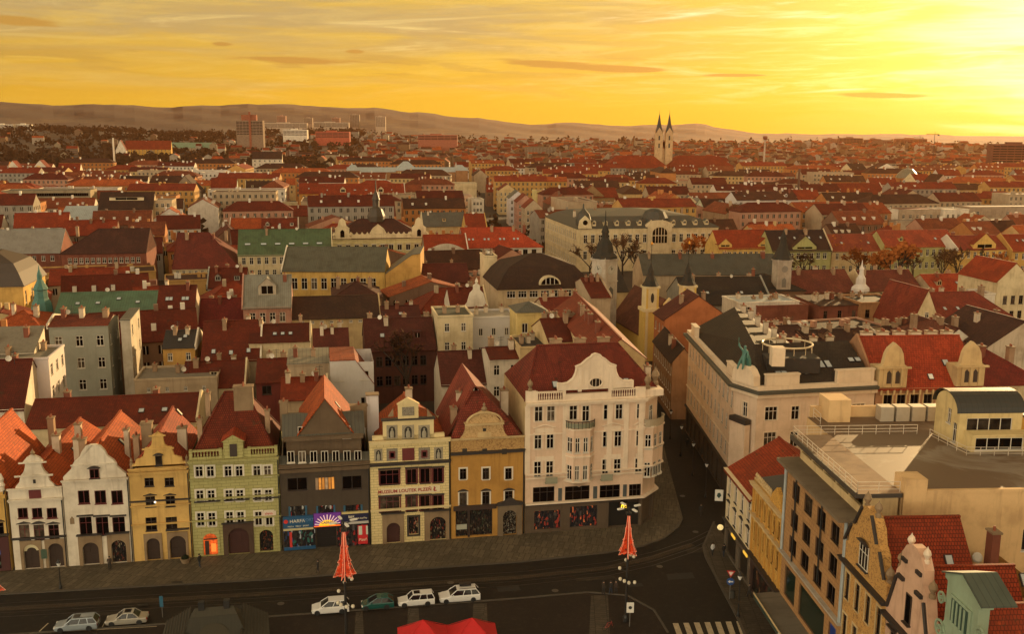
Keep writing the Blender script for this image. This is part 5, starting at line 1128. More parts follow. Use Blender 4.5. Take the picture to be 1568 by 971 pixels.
def railing(root, pts, z, h=1.0, step=1.4, mat=RAILM, closed=False):
    b = MB()
    for p, q in zip(pts, pts[1:]):
        p, q = Vector((*p, z)), Vector((*q, z)); n = max(1, int((q - p).length / step))
        for zz in (h, h * .62, h * .3): b.tube(p + Vector((0, 0, zz)), q + Vector((0, 0, zz)), .028, None, 4)
        for k in range(n + 1): c = p.lerp(q, k / n); b.tube(c, c + Vector((0, 0, h)), .03, None, 4)
    return b.build('railing', [mat], root)
railing(rt, [(-.4, 14), (-.4, .55), (L + .1, .55), (L + .1, 4.4)], ZR)
# big flat-roofed ochre block behind, with roof pavilion
Fb = FB.shift(u4); WALLO = plaster((.64, .42, .20), .5)
rt = thing('flat_roof_block', 'huge ochre block with wide flat roof, rain-streaked blank wall and roof railings', 'office block', Fb.w(0, 4.65, kz), Fb.a)
pn = P(1568, 716, ZR); un = (Vector((pn.x, pn.y, 0)) - Fb.o).dot(Fb.u); W2 = 38; N2 = L + .2
pf = P(1262, 640, ZR); uf = (Vector((pf.x, pf.y, 0)) - Fb.o).dot(Fb.u) - .5
FOOT.append((Frame((Fb.w(uf, 0).x, Fb.w(uf, 0).y), Fb.a), N2 - uf, 48)); b = MB(); z1 = ZR - .03 - kz
ow = [(11, 11.9, 16.6, 18.7), (13.4, 14.9, 16.6, 18.7), (11, 11.9, 12.6, 14.5), (13.4, 14.9, 12.6, 14.5), (14.2, 14.9, 15.0, 15.8)]
b.wall((N2, .5), (N2, W2), 0, z1, ow, .25); b.wall((uf, 0), (N2, 0), zt - 1, z1); b.wall((uf, W2), (uf, 0), 0, z1); b.wall((N2, W2), (uf, W2), 0, z1); b.build('wall', [WALLO], rt)
for o in ow: put_window(rt, N2, .5 + o[0], o[2], o[1] - o[0], o[3] - o[2], 'two', FR_WHITE, R(90))
def roofpatch():
    m, g, b = _new('gravel_flat_roof'); p = geo(g); n1 = g.noise(p, .09, 5, .6, .8); n2 = g.noise(p, 1.5, 5, .7)
    c = g.ramp(n1, [(0, (.11, .062, .032)), (.47, (.14, .082, .042)), (.53, (.24, .19, .14)), (.62, (.155, .095, .05)), (1, (.09, .05, .028))]); c = g.mix(g.m('MULTIPLY', n2, .4), c, (.10, .07, .045))
    g.L(c, b.inputs['Base Color']); b.inputs['Roughness'].default_value = .6; return m
b = MB(); b.face([(uf, -.04, z1 + .02), (N2 - .1, -.04, z1 + .02), (N2 - .1, W2, z1 + .02), (uf, W2, z1 + .02)]); ro = b.build('roof', [roofpatch()], rt)
for q in ((N2 - .3, N2 + .1, 2.2, W2, .35), (uf - .1, uf + .3, .3, W2, 1.3)): b = MB(); b.box(*q[:4], z1 + .03, z1 + q[4]); b.build('parapet', [WALLO], rt)
b = MB(); b.box(N2 - 2.0, N2 + .15, .1, 2.15, z1 - 6, z1 + 1.4); b.build('chimney_shaft', [WALLO], rt)
b = MB(); b.box(uf - .6, uf + 2.4, 1.5, 4.0, z1 + .05, z1 + 2.6); b.build('stair_head', [WALLO], rt)
for k in range(4): b = MB(); b.box(uf + .9, uf + 2.3, 7.5 + k * 1.8, 9.0 + k * 1.8, z1 + .05, z1 + 1.7); b.build('air_conditioner', [plain((.38, .32, .24), .5)], ro)
pv = P(1473, 690, ZR); pu, py = -1.0 + (Vector((pv.x, pv.y, 0)) - Fb.o).dot(Fb.u), (Vector((pv.x, pv.y, 0)) - Fb.o).dot(Fb.n) - 4.65
b = MB(); hv = 3.6; PAV = plaster((.58, .44, .20)); b.wall((pu, py), (pu, py + 6.6), z1, z1 + hv, [(.8, 5.6, hv + z1 - 1.9, hv + z1 - .5)], .2); b.wall((pu - 5, py + 6.6), (pu - 5, py), z1, z1 + hv); b.wall((pu - 5, py), (pu, py), z1, z1 + hv, [(2.5, 3.3, z1 + 2.0, z1 + 3.6), (3.8, 4.6, z1 + .3, z1 + 2.4)], .2); b.wall((pu, py + 6.6), (pu - 5, py + 6.6), z1, z1 + hv)
arc = [(-2.5 + 2.5 * math.cos(math.pi * k / 12), 1.7 * math.sin(math.pi * k / 12)) for k in range(13)]
b.face([(pu + a, py, z1 + hv + c) for a, c in arc]); b.face([(pu + a, py + 6.6, z1 + hv + c) for a, c in arc]); pvl = b.build('pavilion', [PAV], rt)
put_window(pvl, pu, py + .8, z1 + hv - 1.9, 4.8, 1.4, 'band', FR_WHITE, R(90)); put_window(pvl, pu - 2.5, py, z1 + 2.0, .8, 1.6, 'cross', FR_WHITE, 0); put_window(pvl, pu - 1.2, py, z1 + .3, .8, 2.1, 'cross', FR_WHITE, 0)
b = MB()
for (a, c), (d, e) in zip(arc, arc[1:]): b.slab((pu + a * 1.06, py - .3, z1 + hv + c * 1.05 + .1), (pu + a * 1.06, py + 6.9, z1 + hv + c * 1.05 + .1), (pu + d * 1.06, py + 6.9, z1 + hv + e * 1.05 + .1), (pu + d * 1.06, py - .3, z1 + hv + e * 1.05 + .1), .1)
b.build('barrel_roof', [sheet((.028, .026, .02), .6, .5, .3)], pvl)
b = MB(); b.wall((pu + 1.6, py + .6), (pu + 1.6, py + 8), z1, z1 + 1.7, [(.4, 5.4, z1 + .2, z1 + 1.5)], .2); b.wall((pu, py + .6), (pu + 1.6, py + .6), z1, z1 + 1.7); b.box(pu, pu + 1.7, py + .6, py + 8, z1 + 1.7, z1 + 1.85); an = b.build('annex', [PAV], rt); put_window(an, pu + 1.6, py + 1.0, z1 + .2, 5, 1.3, 'band', FR_WHITE, R(90))
railing(rt, [(pu - 3.5, py - 1.2), (pu + 2.6, py - .4), (pu + 3.0, py + 8)], z1, .9); railing(rt, [(uf + .6, .5), (uf + 3, .4)], z1, 1.2)
b = MB(); b.box(pu - 3, pu + 2.2, py + 8.4, py + 20, z1, z1 + 2.4); b.box(pu - 3.2, pu + 2.4, py + 8.2, py + 20.2, z1 + 2.42, z1 + 2.65, 1); b.build('roof_house', [PAV, DKTRIM], rt)
b = MB(); b.lathe([(.35, 0), (.5, .1), (.35, .2)], 10); d_ = b.build('satellite_dish', [plain((.5, .45, .38), .5)], rt, (N2 + .4, 7.2, z1 - 6)); d_.rotation_euler = (0, R(70), 0)
# fourth to sixth: gabled houses at the picture edge
def gable_house(name, label, u0, u1, zE, gpts, wm, fr_, roofend, rm, wins, zR, sidem=None):
    L = u1 - u0; rt, F, L = b_house(name, label, u0, u1, zE, 14, wm, wins, [(.8, L - .8, .2, 3.4)], sidem=sidem); leaf(rt, (.8, L - .8, .2, 3.4), plain((.02, .016, .012), .3), 'shop_window')
    b = MB(); cx = L / 2; pts = [(cx - u, z) for u, z in gpts] + [(cx + u, z) for u, z in reversed(gpts)]; b.prism(pts, -.1, .7); gb = b.build('gable', [wm], rt)
    ro, D, zf = back_roof(rt, F, L, zE - .3, zR, roofend, rm, wm=wm); band(rt, L, zE - .6, zE - .3, DKTRIM, .45); return rt, F, L, gb, ro, zf, D
u6 = ub(716, 515)[0]; u7 = ub(925, 692)[0]; zz4 = ub(850, 315)[1]; SG = sgraffito((.50, .27, .075), (.14, .065, .025), .7)
L = u7 - u6; zE4 = zz4 - 6.2
rt, F, L, gb, ro, zf, D = gable_house('gabled_house', 'ochre house with dark scratched ornament and tall sculpted gable beside the brown office', u6, u7, zE4, [(L / 2, zE4 - .2), (L / 2, zE4 + 1.2), (L / 2 - 1.0, zE4 + 1.6), (L / 2 - 1.4, zE4 + 3.2), (2.4, zE4 + 3.8), (2.0, zE4 + 5.0), (1.2, zE4 + 5.8), (.4, zE4 + 6.1)], SG, r6, r6(1245, 378), T_RED,
    grid_w(L, 4, .9, [(zE4 - 3.9, zE4 - 1.4), (zE4 - 8.2, zE4 - 5.4)], 'tall', FR_DK, None, SAND), zz4 - .9)
put_window(gb, L / 2 - .9, -.3, zE4 + .6, 1.8, 2.2, 'triple', FR_WHITE, 0, 'arch')
for s_ in (-1, 1):
    urn(gb, L / 2 + s_ * 1.1, .3, zE4 + 5.7, .9); urn(gb, L / 2 + s_ * (L / 2 - .4), .3, zE4 + 1.1, 1.0); b = MB(); b.tube((L / 2 + s_ * (L / 2 - .4), -.2, zE4 + 1.5), (L / 2 + s_ * (L / 2 - 1.6), -.2, zE4 + 3.4), .16, None, 5); b.tube((L / 2 + s_ * 2.3, -.2, zE4 + 3.8), (L / 2 + s_ * 1.0, -.2, zE4 + 5.8), .16, None, 5); b.build('scroll', [DKTRIM], gb)
b = MB(); b.box(-.1, L + .1, -1.2, -.05, zE4 - 9.4, zE4 - 9.1); b.box(.4, 3.4, -1.2, -.05, zE4 - 9.09, zE4 - 8.2); b.build('balcony', [DKTRIM], rt)
for x, y in ((L - 2.0, 6), (L - .9, 12)): slope_light(ro, x, y, zf(x, y), R(50), False)
chimney(ro, L - 2.6, 10, zf(L - 2.6, 10), 1.0, .7, 1.6, BRICK, 2, 1)
u8 = u7 + .1; u9 = ub(1150, 800)[0]; L = u9 - u8; zz5 = ub(1070, 505)[1]; zE5 = zz5 - 7.0; PK = plaster((.58, .36, .24), .6)
rt, F, L, gb, ro, zf, D = gable_house('gabled_house', 'pale pink stained house with tall curled gable and slit windows', u8, u9, zE5, [(L / 2, zE5 - .2), (L / 2, zE5 + .8), (L / 2 - .9, zE5 + 2.6), (L / 2 - 1.3, zE5 + 4.0), (1.9, zE5 + 4.6), (1.8, zE5 + 5.8), (1.2, zE5 + 6.6), (.4, zE5 + 7.0)], PK, r6, r6(1500, 586), T_RED, grid_w(L, 3, 1.0, [(zE5 - 3.9, zE5 - 1.4), (zE5 - 8, zE5 - 5.4)], 'tall', FR_DK, 'flat', None), zz5 - 1.6)
put_window(gb, L / 2 - .45, -.3, zE5 + .6, .9, 2.4, 'plain', FR_DK)
for s_ in (-1, 1):
    urn(gb, L / 2 + s_ * 1.3, .3, zE5 + 6.2, .8, GRT, 'statue'); urn(gb, L / 2 + s_ * (L / 2 - 1.2), .3, zE5 + 4.0, .9); b = MB(); b.box(L / 2 + s_ * 1.5 - .5, L / 2 + s_ * 1.5 + .5, -.35, -.11, zE5 + 3.6, zE5 + 3.9); b.box(L / 2 + s_ * 1.2 - .4, L / 2 + s_ * 1.2 + .4, -.3, -.11, zE5 + 5.2, zE5 + 5.5); b.tube((L / 2 + s_ * (L / 2 - .3), -.2, zE5 + .3), (L / 2 + s_ * (L / 2 - 1.5), -.2, zE5 + 3.5), .15, None, 5); b.build('scroll', [DKTRIM], gb)
for x, y in ((L - 1.5, 8),): slope_light(ro, x, y, zf(x, y), R(50), False)
chimney(ro, L - 2.4, 14, zf(L - 2.4, 14), .9, .7, 1.4, BRICK, 2, 1)
u10 = u9 + .1; u11 = ub(1422, 735)[0]; L = u11 - u10; zz6 = ub(1262, 610)[1]; zE6 = zz6 - 7.5; MT = plaster((.27, .35, .24), .35)
rt, F, L, gb, ro, zf, D = gable_house('gabled_house', 'mint green house with volute gable and pedimented top', u10, u11, zE6, [(L / 2, zE6 - .2), (L / 2, zE6 + 1.2), (L / 2 - .8, zE6 + 1.8), (L / 2 - 1.2, zE6 + 3.0), (2.1, zE6 + 3.2), (2.1, zE6 + 6.2), (2.5, zE6 + 6.3), (2.5, zE6 + 6.6), (0.05, zE6 + 7.6)], MT, r6, (1620, 868), T_RED, grid_w(L, 3, 1.0, [(zE6 - 3.9, zE6 - 1.4)], 'tall', FR_DK, 'flat', None), zz6 - 2.0)
b = MB(); b.box(L / 2 - 1.4, L / 2 + 1.4, -.22, -.11, zE6 + 3.4, zE6 + 5.6, 0); b.box(L / 2 - 1.1, L / 2 + 1.1, -.26, -.225, zE6 + 3.7, zE6 + 5.4, 1)
for k in range(4): b.box(L / 2 - .75 + k * .5 - .07, L / 2 - .75 + k * .5 + .07, -.34, -.265, zE6 + 3.7, zE6 + 5.4, 0)
b.build('attic_window', [MT, plain((.03, .06, .045), .5)], gb)
b = MB(); b.slab((L / 2 - 2.7, -.3, zE6 + 6.65), (L / 2 - 2.7, 2.2, zE6 + 6.65), (L / 2, 2.2, zE6 + 7.8), (L / 2, -.3, zE6 + 7.8), .12); b.slab((L / 2 + 2.7, 2.2, zE6 + 6.65), (L / 2 + 2.7, -.3, zE6 + 6.65), (L / 2, -.3, zE6 + 7.8), (L / 2, 2.2, zE6 + 7.8), .12); b.build('gable_capping', [sheet((.06, .075, .055), .5, .6, .4)], gb)
for s_ in (-1, 1):
    for r_, cz, cx_ in ((.75, zE6 + 2.3, L / 2 - .9), (.55, zE6 + 4.6, 2.6)):
        b = MB(); cx0 = L / 2 + s_ * cx_
        for k in range(16): t0, t1 = k * .7, (k + 1) * .7; q0, q1 = r_ * (1 - k / 17), r_ * (1 - (k + 1) / 17); b.tube((cx0 + q0 * math.cos(t0), -.18, cz + q0 * math.sin(t0)), (cx0 + q1 * math.cos(t1), -.18, cz + q1 * math.sin(t1)), .09, None, 4)
        b.build('volute', [MT], gb)
# further red roof filling the corner
hs = Frame(FB.w(u11 + .3, 0)[:2], FB.a)
rt, F, L = b_house('gabled_house', 'red roofed house beyond the mint gable, mostly cut off by the picture corner', u11 + .1, u11 + 11, zE6 - 1, 16, CREAM, [])
back_roof(rt, F, L, zE6 - 1.2, zz6 - 3.2, (1640, 900), T_RED)

# ---------------------------------------------------------------- corner palace with the bronze figure
o = P(1160, 602, 18.0); e = P(1340, 593, 18.0); FC = Frame((o.x, o.y), math.atan2(e.y - o.y, e.x - o.x)); LC = (e - o).length
s0 = P(1055, 513, 18.0); s1 = P(1125, 590, 18.0); FS = Frame((s0.x, s0.y), math.atan2(s1.y - s0.y, s1.x - s0.x)); LS = (s1 - s0).length
PAL = plaster((.64, .48, .34), .35); PALT = plaster((.68, .54, .38), .3)
rt = thing('corner_palace', 'pale corner building with dark roof, rows of skylights and a green figure over the corner', 'apartment building', (o.x, o.y, 0)); org = Vector((o.x, o.y, 0))
FOOT.append((FC, LC, 16)); FOOT.append((FS, LS + 3, 15)); ze = 18.0
def loc2(F, x, y, z=0.0): return F.w(x, y, z) - org
def fwall(b, F, x0, x1, z0, z1, op=(), m=0, dep=.25):
    p, q = loc2(F, x0, 0), loc2(F, x1, 0); b.wall(p[:2], q[:2], z0, z1, op, dep, m)
b = MB(); W_ = []
def addw(F, q, st): W_.append((F, rect(F, r0, *q), st))
for x, w, st in ((1181, 19, 'triple'), (1218, 12, 'cross'), (1247, 12, 'cross'), (1276, 12, 'cross'), (1314, 19, 'triple')):
    dy = -(x - 1181) * .03; addw(FC, (x - w / 2, 623 + dy, x + w / 2, 644 + dy), st); addw(FC, (x - w / 2 - 2, 662 + dy, x + w / 2 - 2, 686 + dy), st); addw(FC, (x - w / 2 - 3, 704 + dy, x + w / 2 - 3, 727 + dy), st)
fwall(b, FC, 0, LC, 0, ze, [o_ for _, o_, _ in W_])
sr = [(z, z + 2.3) for z in (14.4, 10.3, 6.3)]; so_ = [(u, u + 1.15, a, c) for a, c in sr for u in [1.2 + k * (LS - 3.2) / 12 for k in range(13)]]
fwall(b, FS, 0, LS, 4.8, ze, so_); fwall(b, FS, 0, LS, 0, 4.8, [(1 + k * 3.6, 3.8 + k * 3.6, .2, 3.9) for k in range(int(LS / 3.6) - 0)], 1)
ca, cb_ = loc2(FS, LS, 0), loc2(FC, 0, 0); lc = (cb_ - ca).length; b.wall(ca[:2], cb_[:2], 0, ze, [(lc / 2 - .5, lc / 2 + .5, 13.9, 16.1), (lc / 2 - .6, lc / 2 + .6, 9.8, 12.4)], .25)
b.wall(loc2(FC, LC, 0)[:2], loc2(FC, LC, 15)[:2], 0, ze); b.wall(loc2(FS, 0, 14)[:2], loc2(FS, 0, 0)[:2], 0, ze); b.build('wall', [PAL, plaster((.05, .035, .022))], rt)
for F_, o_, st in W_: put_window(rt, *loc2(F_, o_[0], .02, o_[2]), o_[1] - o_[0], o_[3] - o_[2], st, FR_WHITE, F_.a, None, False, PALT)
for o_ in so_: put_window(rt, *loc2(FS, o_[0], .02, o_[2]), o_[1] - o_[0], o_[3] - o_[2], 'cross', FR_WHITE, FS.a, None, True)
can = math.atan2((cb_ - ca).y, (cb_ - ca).x); dd = (cb_ - ca).normalized()
for z, h, w in ((13.9, 2.2, 1.0), (9.8, 2.6, 1.2)): put_window(rt, *(ca + dd * (lc / 2 - w / 2) + Vector((0, 0, z))), w, h, 'cross', FR_WHITE, can, None, True, PALT)
b = MB(); pc = ca.lerp(cb_, .5) + Vector((-dd.y, dd.x, 0)) * -.5; 
b2 = MB(); b2.box(-1.7, 1.7, -.9, .2, 13.2, 13.9); bal = b2.build('balcony', [DKTRIM], rt, pc, can)
b2 = MB(); b2.box(-1.6, 1.6, -.75, .2, 5.2, 13.15); b2.build('bay', [PAL], rt, pc, can)
def wrapc(z0, z1, pr, m, name='cornice'):
    b = MB(); pts = [loc2(FS, -.2, -pr), loc2(FS, LS + pr * .3, -pr), loc2(FC, -pr * .3, -pr), loc2(FC, LC + .1, -pr)]; inn = [loc2(FS, -.2, 1), loc2(FS, LS, 1), loc2(FC, 0, 1), loc2(FC, LC + .1, 1)]
    for i in range(3):
        v = lambda p, z: (p.x, p.y, z)
        b.face([v(pts[i], z0), v(pts[i + 1], z0), v(pts[i + 1], z1), v(pts[i], z1)]); b.face([v(pts[i], z1), v(pts[i + 1], z1), v(inn[i + 1], z1), v(inn[i], z1)]); b.face([v(pts[i], z0), v(inn[i], z0), v(inn[i + 1], z0), v(pts[i + 1], z0)])
    return b.build(name, [m], rt)
wrapc(ze - .1, ze + .35, 1.0, plain((.06, .06, .045), .6, 0, 'gutter')); wrapc(ze - .7, ze - .11, .55, PALT); wrapc(ze + .36, ze + .95, .35, PALT); wrapc(4.8, 5.05, .3, DKTRIM); wrapc(8.6, 8.8, .14, PALT)
DR = tiles((.050, .034, .022), .3, .4); q = MB(); zr = 23.2; yr = 8.0
kF = loc2(FC, 0, .4, ze + .9); kS = loc2(FS, LS, .4, ze + .9); rC = loc2(FC, 3, yr, zr); rCe = loc2(FC, LC, yr, zr); rSe = loc2(FS, 0, yr, zr); 
q.face([loc2(FC, 0, .4, ze + .9), loc2(FC, LC, .4, ze + .9), rCe, rC]); q.face([loc2(FS, 0, .4, ze + .9), kS, rC, rSe]); q.face([kS, kF, rC]); q.face([rC, rCe, loc2(FC, LC, 15, ze + 1)]); q.face([rSe, rC, loc2(FS, LS, 15, ze + 1), loc2(FS, 0, 15, ze + 1)]); q.face([loc2(FC, LC, .4, ze + .9), loc2(FC, LC, 15, ze + .9), rCe]); ro = q.build('roof', [DR], rt)
slF = math.atan2(zr - ze - .9, yr - .4)
for u, v, w in ((.12, .25, 0), (.17, .25, 0), (.36, .25, 0), (.42, .25, 0), (.52, .42, 1), (.58, .42, 1), (.80, .5, 0), (.86, .5, 0), (.46, .6, 0)):
    o_ = skylight(ro, 'gable', 2, 2, 0, 1, .5, .5, .9, 1.5 if w else .9); o_.location = loc2(FC, u * LC + 2, .4 + v * (yr - .4), ze + .95 + v * (zr - ze - .9)); o_.rotation_euler = (slF, 0, FC.a)
for k in range(5):
    for d_ in (0, 1.1):
        o_ = skylight(ro, 'gable', 2, 2, 0, 1, .5, .5, .8, 1.2, 'front', True); o_.location = loc2(FS, LS * (.42 + .125 * k) + d_, .4 + .3 * (yr - .4), ze + .95 + .3 * (zr - ze - .9)); o_.rotation_euler = (slF, 0, FS.a)
def pblock(F, x0, x1, h, y0=-.2, name='parapet'):
    b = MB(); b.box(0, x1 - x0, 0, .7, 0, h); b.box(.3, x1 - x0 - .3, -.06, -.004, .2, h - .25); b.box(-.12, x1 - x0 + .12, -.12, .8, h + .004, h + .18); p = b.build(name, [PALT], rt, loc2(F, x0, y0, ze + .955), F.a); return p
pblock(FC, 1.2, 6.2, 1.5); pblock(FC, LC - 6.2, LC - .4, 1.7); pblock(FS, LS - 4.5, LS - .4, 1.5); pblock(FS, 3, 6.5, 1.6)
b = MB(); b.prism([(-2.3, 0), (2.3, 0), (2.2, 1.4), (1.6, 2.2), (.9, 2.6), (-.9, 2.6), (-1.6, 2.2), (-2.2, 1.4)], -.2, 1.0); b.build('pedestal', [PALT], rt, pc + Vector((0, 0, ze + .96)), can)
def skin_body(name, joints, bones, mats, parent, loc, rz=0.0, sub=1, root=0, matz=None):
    me = bpy.data.meshes.new(name); me.from_pydata([j[:3] for j in joints], bones, []); o = bpy.data.objects.new(name, me); COL.objects.link(o)
    o.modifiers.new('skin', 'SKIN'); 
    for i, j in enumerate(joints): r = j[3]; me.skin_vertices[0].data[i].radius = (r, r); me.skin_vertices[0].data[i].use_root = (i == root)
    s = o.modifiers.new('sub', 'SUBSURF'); s.levels = sub; s.render_levels = sub
    dg = bpy.context.evaluated_depsgraph_get(); me2 = bpy.data.meshes.new_from_object(o.evaluated_get(dg)); bpy.data.objects.remove(o); me2.name = name
    for m in mats: me2.materials.append(m)
    for f in me2.polygons:
        f.use_smooth = True
        if matz: f.material_index = matz(f.center)
    return obj(name, me2, parent, loc, rz)
st = thing('statue', 'green bronze figure with raised arm seated above the palace corner', 'statue', org + pc + Vector((0, 0, ze + 3.5)), can)
J = [(0, 0, .9, .34), (0, .02, 1.5, .36), (0, 0, 2.05, .40), (0, 0, 2.4, .15), (0, -.05, 2.7, .24), (0, -.05, 2.95, .16), (-.5, 0, 2.1, .16), (-.95, -.1, 2.5, .13), (-1.2, -.15, 3.1, .10), (.5, 0, 2.1, .16), (.8, -.15, 1.6, .13), (1.05, -.5, 1.3, .10), (-.25, -.5, .85, .24), (-.35, -.8, .1, .17), (-.35, -1.0, -.5, .13), (.25, -.45, .85, .24), (.4, -.55, .1, .17), (.4, -.75, -.45, .13)]
skin_body('figure', J, [(0, 1), (1, 2), (2, 3), (3, 4), (4, 5), (2, 6), (6, 7), (7, 8), (2, 9), (9, 10), (10, 11), (0, 12), (12, 13), (13, 14), (0, 15), (15, 16), (16, 17)], [TEAL], st, (0, 0, 0), 0, 2)
b = MB(); b.tube((-1.2, -.2, 2.6), (-1.2, -.2, 3.9), .05); b.prism([(-.9, 0), (.9, 0), (.7, 1.0), (.2, 1.8), (-.4, 1.7), (-.8, .9)], .1, .5); b.build('drapery', [TEAL], st)
# clutter on the palace roof
b = MB()
for k in range(36): t0, t1 = 2 * math.pi * k / 36, 2 * math.pi * (k + 1) / 36; b.tube((3.6 * math.cos(t0), 3.6 * math.sin(t0), 1.1), (3.6 * math.cos(t1), 3.6 * math.sin(t1), 1.1), .14, None, 5); b.tube((3.6 * math.cos(t0), 3.6 * math.sin(t0), 0), (3.6 * math.cos(t0), 3.6 * math.sin(t0), 1.1), .05, None, 4) if k % 3 == 0 else None
b.box(-3.8, 3.8, -3.8, 3.8, -2.5, -.3, 1); b.build('roof_terrace', [plain((.6, .48, .3), .5), BLACKR], rt, P(1205, 537, 22.5) - org)
b = MB(); b.box(-.9, .9, -.8, .8, -1, 1.7); b.build('roof_hut', [PALT], rt, P(1190, 549, 22.5) - org)
for k in range(6):
    q_ = loc2(FS, LS * (.08 + .14 * k), yr + .9, zr - .2); chimney(ro, *q_, .7, .9, .9, CHIMW, 1.0, 2)
for k in range(4): chimney(ro, *loc2(FC, LC * (.42 + .15 * k), yr + 1.2, zr - .3), 1.0, .8, .7, CHIMW, 1.2, 3)
# renaissance-revival neighbour with two stone dormers
o2_ = P(1341, 593, 18.0); e2 = P(1502, 594, 18.0)
rt, fr, L, D, ro = house('town_palace', 'renaissance revival house with bright red roof and two carved stone dormers', (1342, 593, 1502), 18.0, 14, 'gable', None, 6.0, plaster((.33, .17, .085), .4), T_BRIGHT, (7, 2, 1.3, 2.6, 1.2, 4.2, 1.2), style='two', fm=FR_DK, ang=FC.a - R(6), chim=0, sur=SAND)
for px in (1364, 1482):
    u = fr.at(px, 590)[0]; b = MB(); b.box(u - 2.1, u + 2.1, -.5, 2.6, 18.0, 20.9); b.prism([(u - 2.3, 20.9), (u + 2.3, 20.9), (u + 1.6, 21.4), (u + 1.3, 23.0), (u + .9, 23.8), (u, 24.6), (u - .9, 23.8), (u - 1.3, 23.0), (u - 1.6, 21.4)], -.45, .4)
    for s_ in (-1, 0, 1): b.box(u + s_ * 1.3 - .22, u + s_ * 1.3 + .22, -.75, -.51, 18.2, 20.9)
    for s_ in (-.65, .65): b.prism([(u + s_ - .36, 18.6), (u + s_ + .36, 18.6), (u + s_ + .36, 20.1), (u + s_, 20.55), (u + s_ - .36, 20.1)], -.56, -.502, 1)
    b.box(u - 2.5, u + 2.5, -.9, -.46, 20.85, 21.1); b.build('dormer', [SAND, FR_DK], ro)
for k in range(16):
    u = .6 + (L - 1.2) * k / 15; b = MB(); b.box(u - .12, u + .12, -.5, -.29, 16.9, 17.6); b.build('bracket', [SAND], rt)
for k in range(6): chimney(ro, L * (.1 + .16 * k), 7.6, 23.8, 1.6, .9, .7, CHIMW, 1.3, 3)
skylight(ro, 'gable', L, 14, 18, 6, L * .55, 1.2, .8, 1.0, 'front', True)
# ---------------------------------------------------------------- old town behind the square
H = house
def S2(*uv): return tuple(uv)
row = 'roofs of the old town behind the square'
H('back_building', 'long dark red roof with two skylights running behind the gabled houses', (38, 655, 300), 9.5, 13, 'gable', (170, 607), wall=CREAM, sky=[(.66, .2, .9, 1.0), (.80, .2, .9, 1.0)], chim=1)
H('apartment_block', 'cream block with lilac end wall and windowed side lit by the sun', (-60, 556, 74), 17, ('px', 107, 531)[1:], 'flat', wall=plaster((.60, .53, .50), .15), rm=plain((.16, .14, .10), .8, 0, 'roof_felt', .5), rw=(3, 3, 1.3, 1.9, 1.0, 3.7, .9), chim=2)
H('house', 'dark red roofed house with a small tilted orange lean-to below the lilac wall', (-60, 628, 36), 11.5, 13, 'gable', (30, 550), wall=WHITE, chim=1)
H('house', 'low white roof-top house with one red door strip, at the picture edge', (-30, 540, 52), 17.6, 7, 'shed', (20, 500), wall=WHITE, rm=plain((.20, .17, .12), .8, 0, 'roof_felt', .5), win=(5, 1, .7, .9, 1.0, 3, .8), chim=1)
H('apartment_house', 'tall grey-green apartment house with six white windows and sunlit cream flank', (74, 499, 165), 18, ('px', 183, 482)[1:], 'gable', (120, 483), wall=plaster((.29, .29, .235), .2), rm=tiles((.22, .045, .02)), win=(3, 3, 1.3, 2.0, 2.1, 4.2, .9), rw=(2, 3, 1.1, 2.0, 2.2, 4.2, 1.2), chim=2)
H('apartment_house', 'pale stair wing with sunlit side behind the grey-green apartment house', (184, 489, 199), 18.6, 10, 'shed', (190, 485), wall=plaster((.52, .46, .36)), rm=SLATE, rw=(2, 3, 1.2, 2.0, 1.4, 4.2, 1.2), chim=0)
H('courtyard_building', 'low beige flat-roofed courtyard building with bright yellow end wall', (206, 585, 332), 9.8, 10, 'flat', wall=BEIGE, rm=plain((.17, .14, .10), .8, 0, 'roof_felt', .5), chim=2, win=(4, 1, .6, .8, 1.2, 3, 2))
H('house', 'narrow ochre house under black roofs', (249, 532, 298), 13.2, 11, 'gable', (270, 506), wall=OCHRE, rm=BLACKR, win=(2, 3, .9, 1.5, 1.2, 3.4, .8), sky=[(.5, .2), (.65, .3)], chim=1)
H('house', 'large steep dark red roof between the ochre house and the cream blank wall', (308, 552, 398), 10.8, 16, 'gable', (350, 491), wall=BEIGE, chim=1, sky=[(.2, .1), (.5, .08), (.8, .1)])
H('house', 'dark red roof with two white chimney stacks over the beige courtyard', (279, 594, 374), 8, 12, 'gable', (325, 553), wall=CREAM, chim=2)
H('house', 'cream blank-walled house with three skylights in its red roof', (381, 524, 474), 13.6, 12, 'gable', (430, 496), wall=CREAM, sky=[(.42, .2, .8, 1.0), (.55, .2, .8, 1.0), (.68, .2, .8, 1.0)], chim=1)
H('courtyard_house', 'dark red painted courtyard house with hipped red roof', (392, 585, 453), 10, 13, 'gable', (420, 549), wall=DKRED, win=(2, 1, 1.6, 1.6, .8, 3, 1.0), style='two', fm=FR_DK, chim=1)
H('house', 'white house with grey flat top and orange slope dropping to one side', (505, 556, 572), 15.5, 10, 'prof', prof=[(0, .3), (.58, .3), (1, -4.0)], wall=plaster((.58, .54, .50), .15), rm=tiles((.34, .075, .025)), win=(2, 2, 1.5, 1.6, 1.6, 4.6, .8), style='two', chim=0)
H('house', 'grey tin lean-to roof next to the white house with the orange slope', (440, 556, 503), 14.5, 9, 'shed', (470, 533), wall=BEIGE, rm=sheet((.20, .18, .13), .7, .6, .6), chim=1)
H('house', 'red roofed house squeezed behind the dark office attic', (430, 612, 500), 12.5, 12, 'gable', (455, 578), wall=BEIGE, rm=T_RED, chim=2)
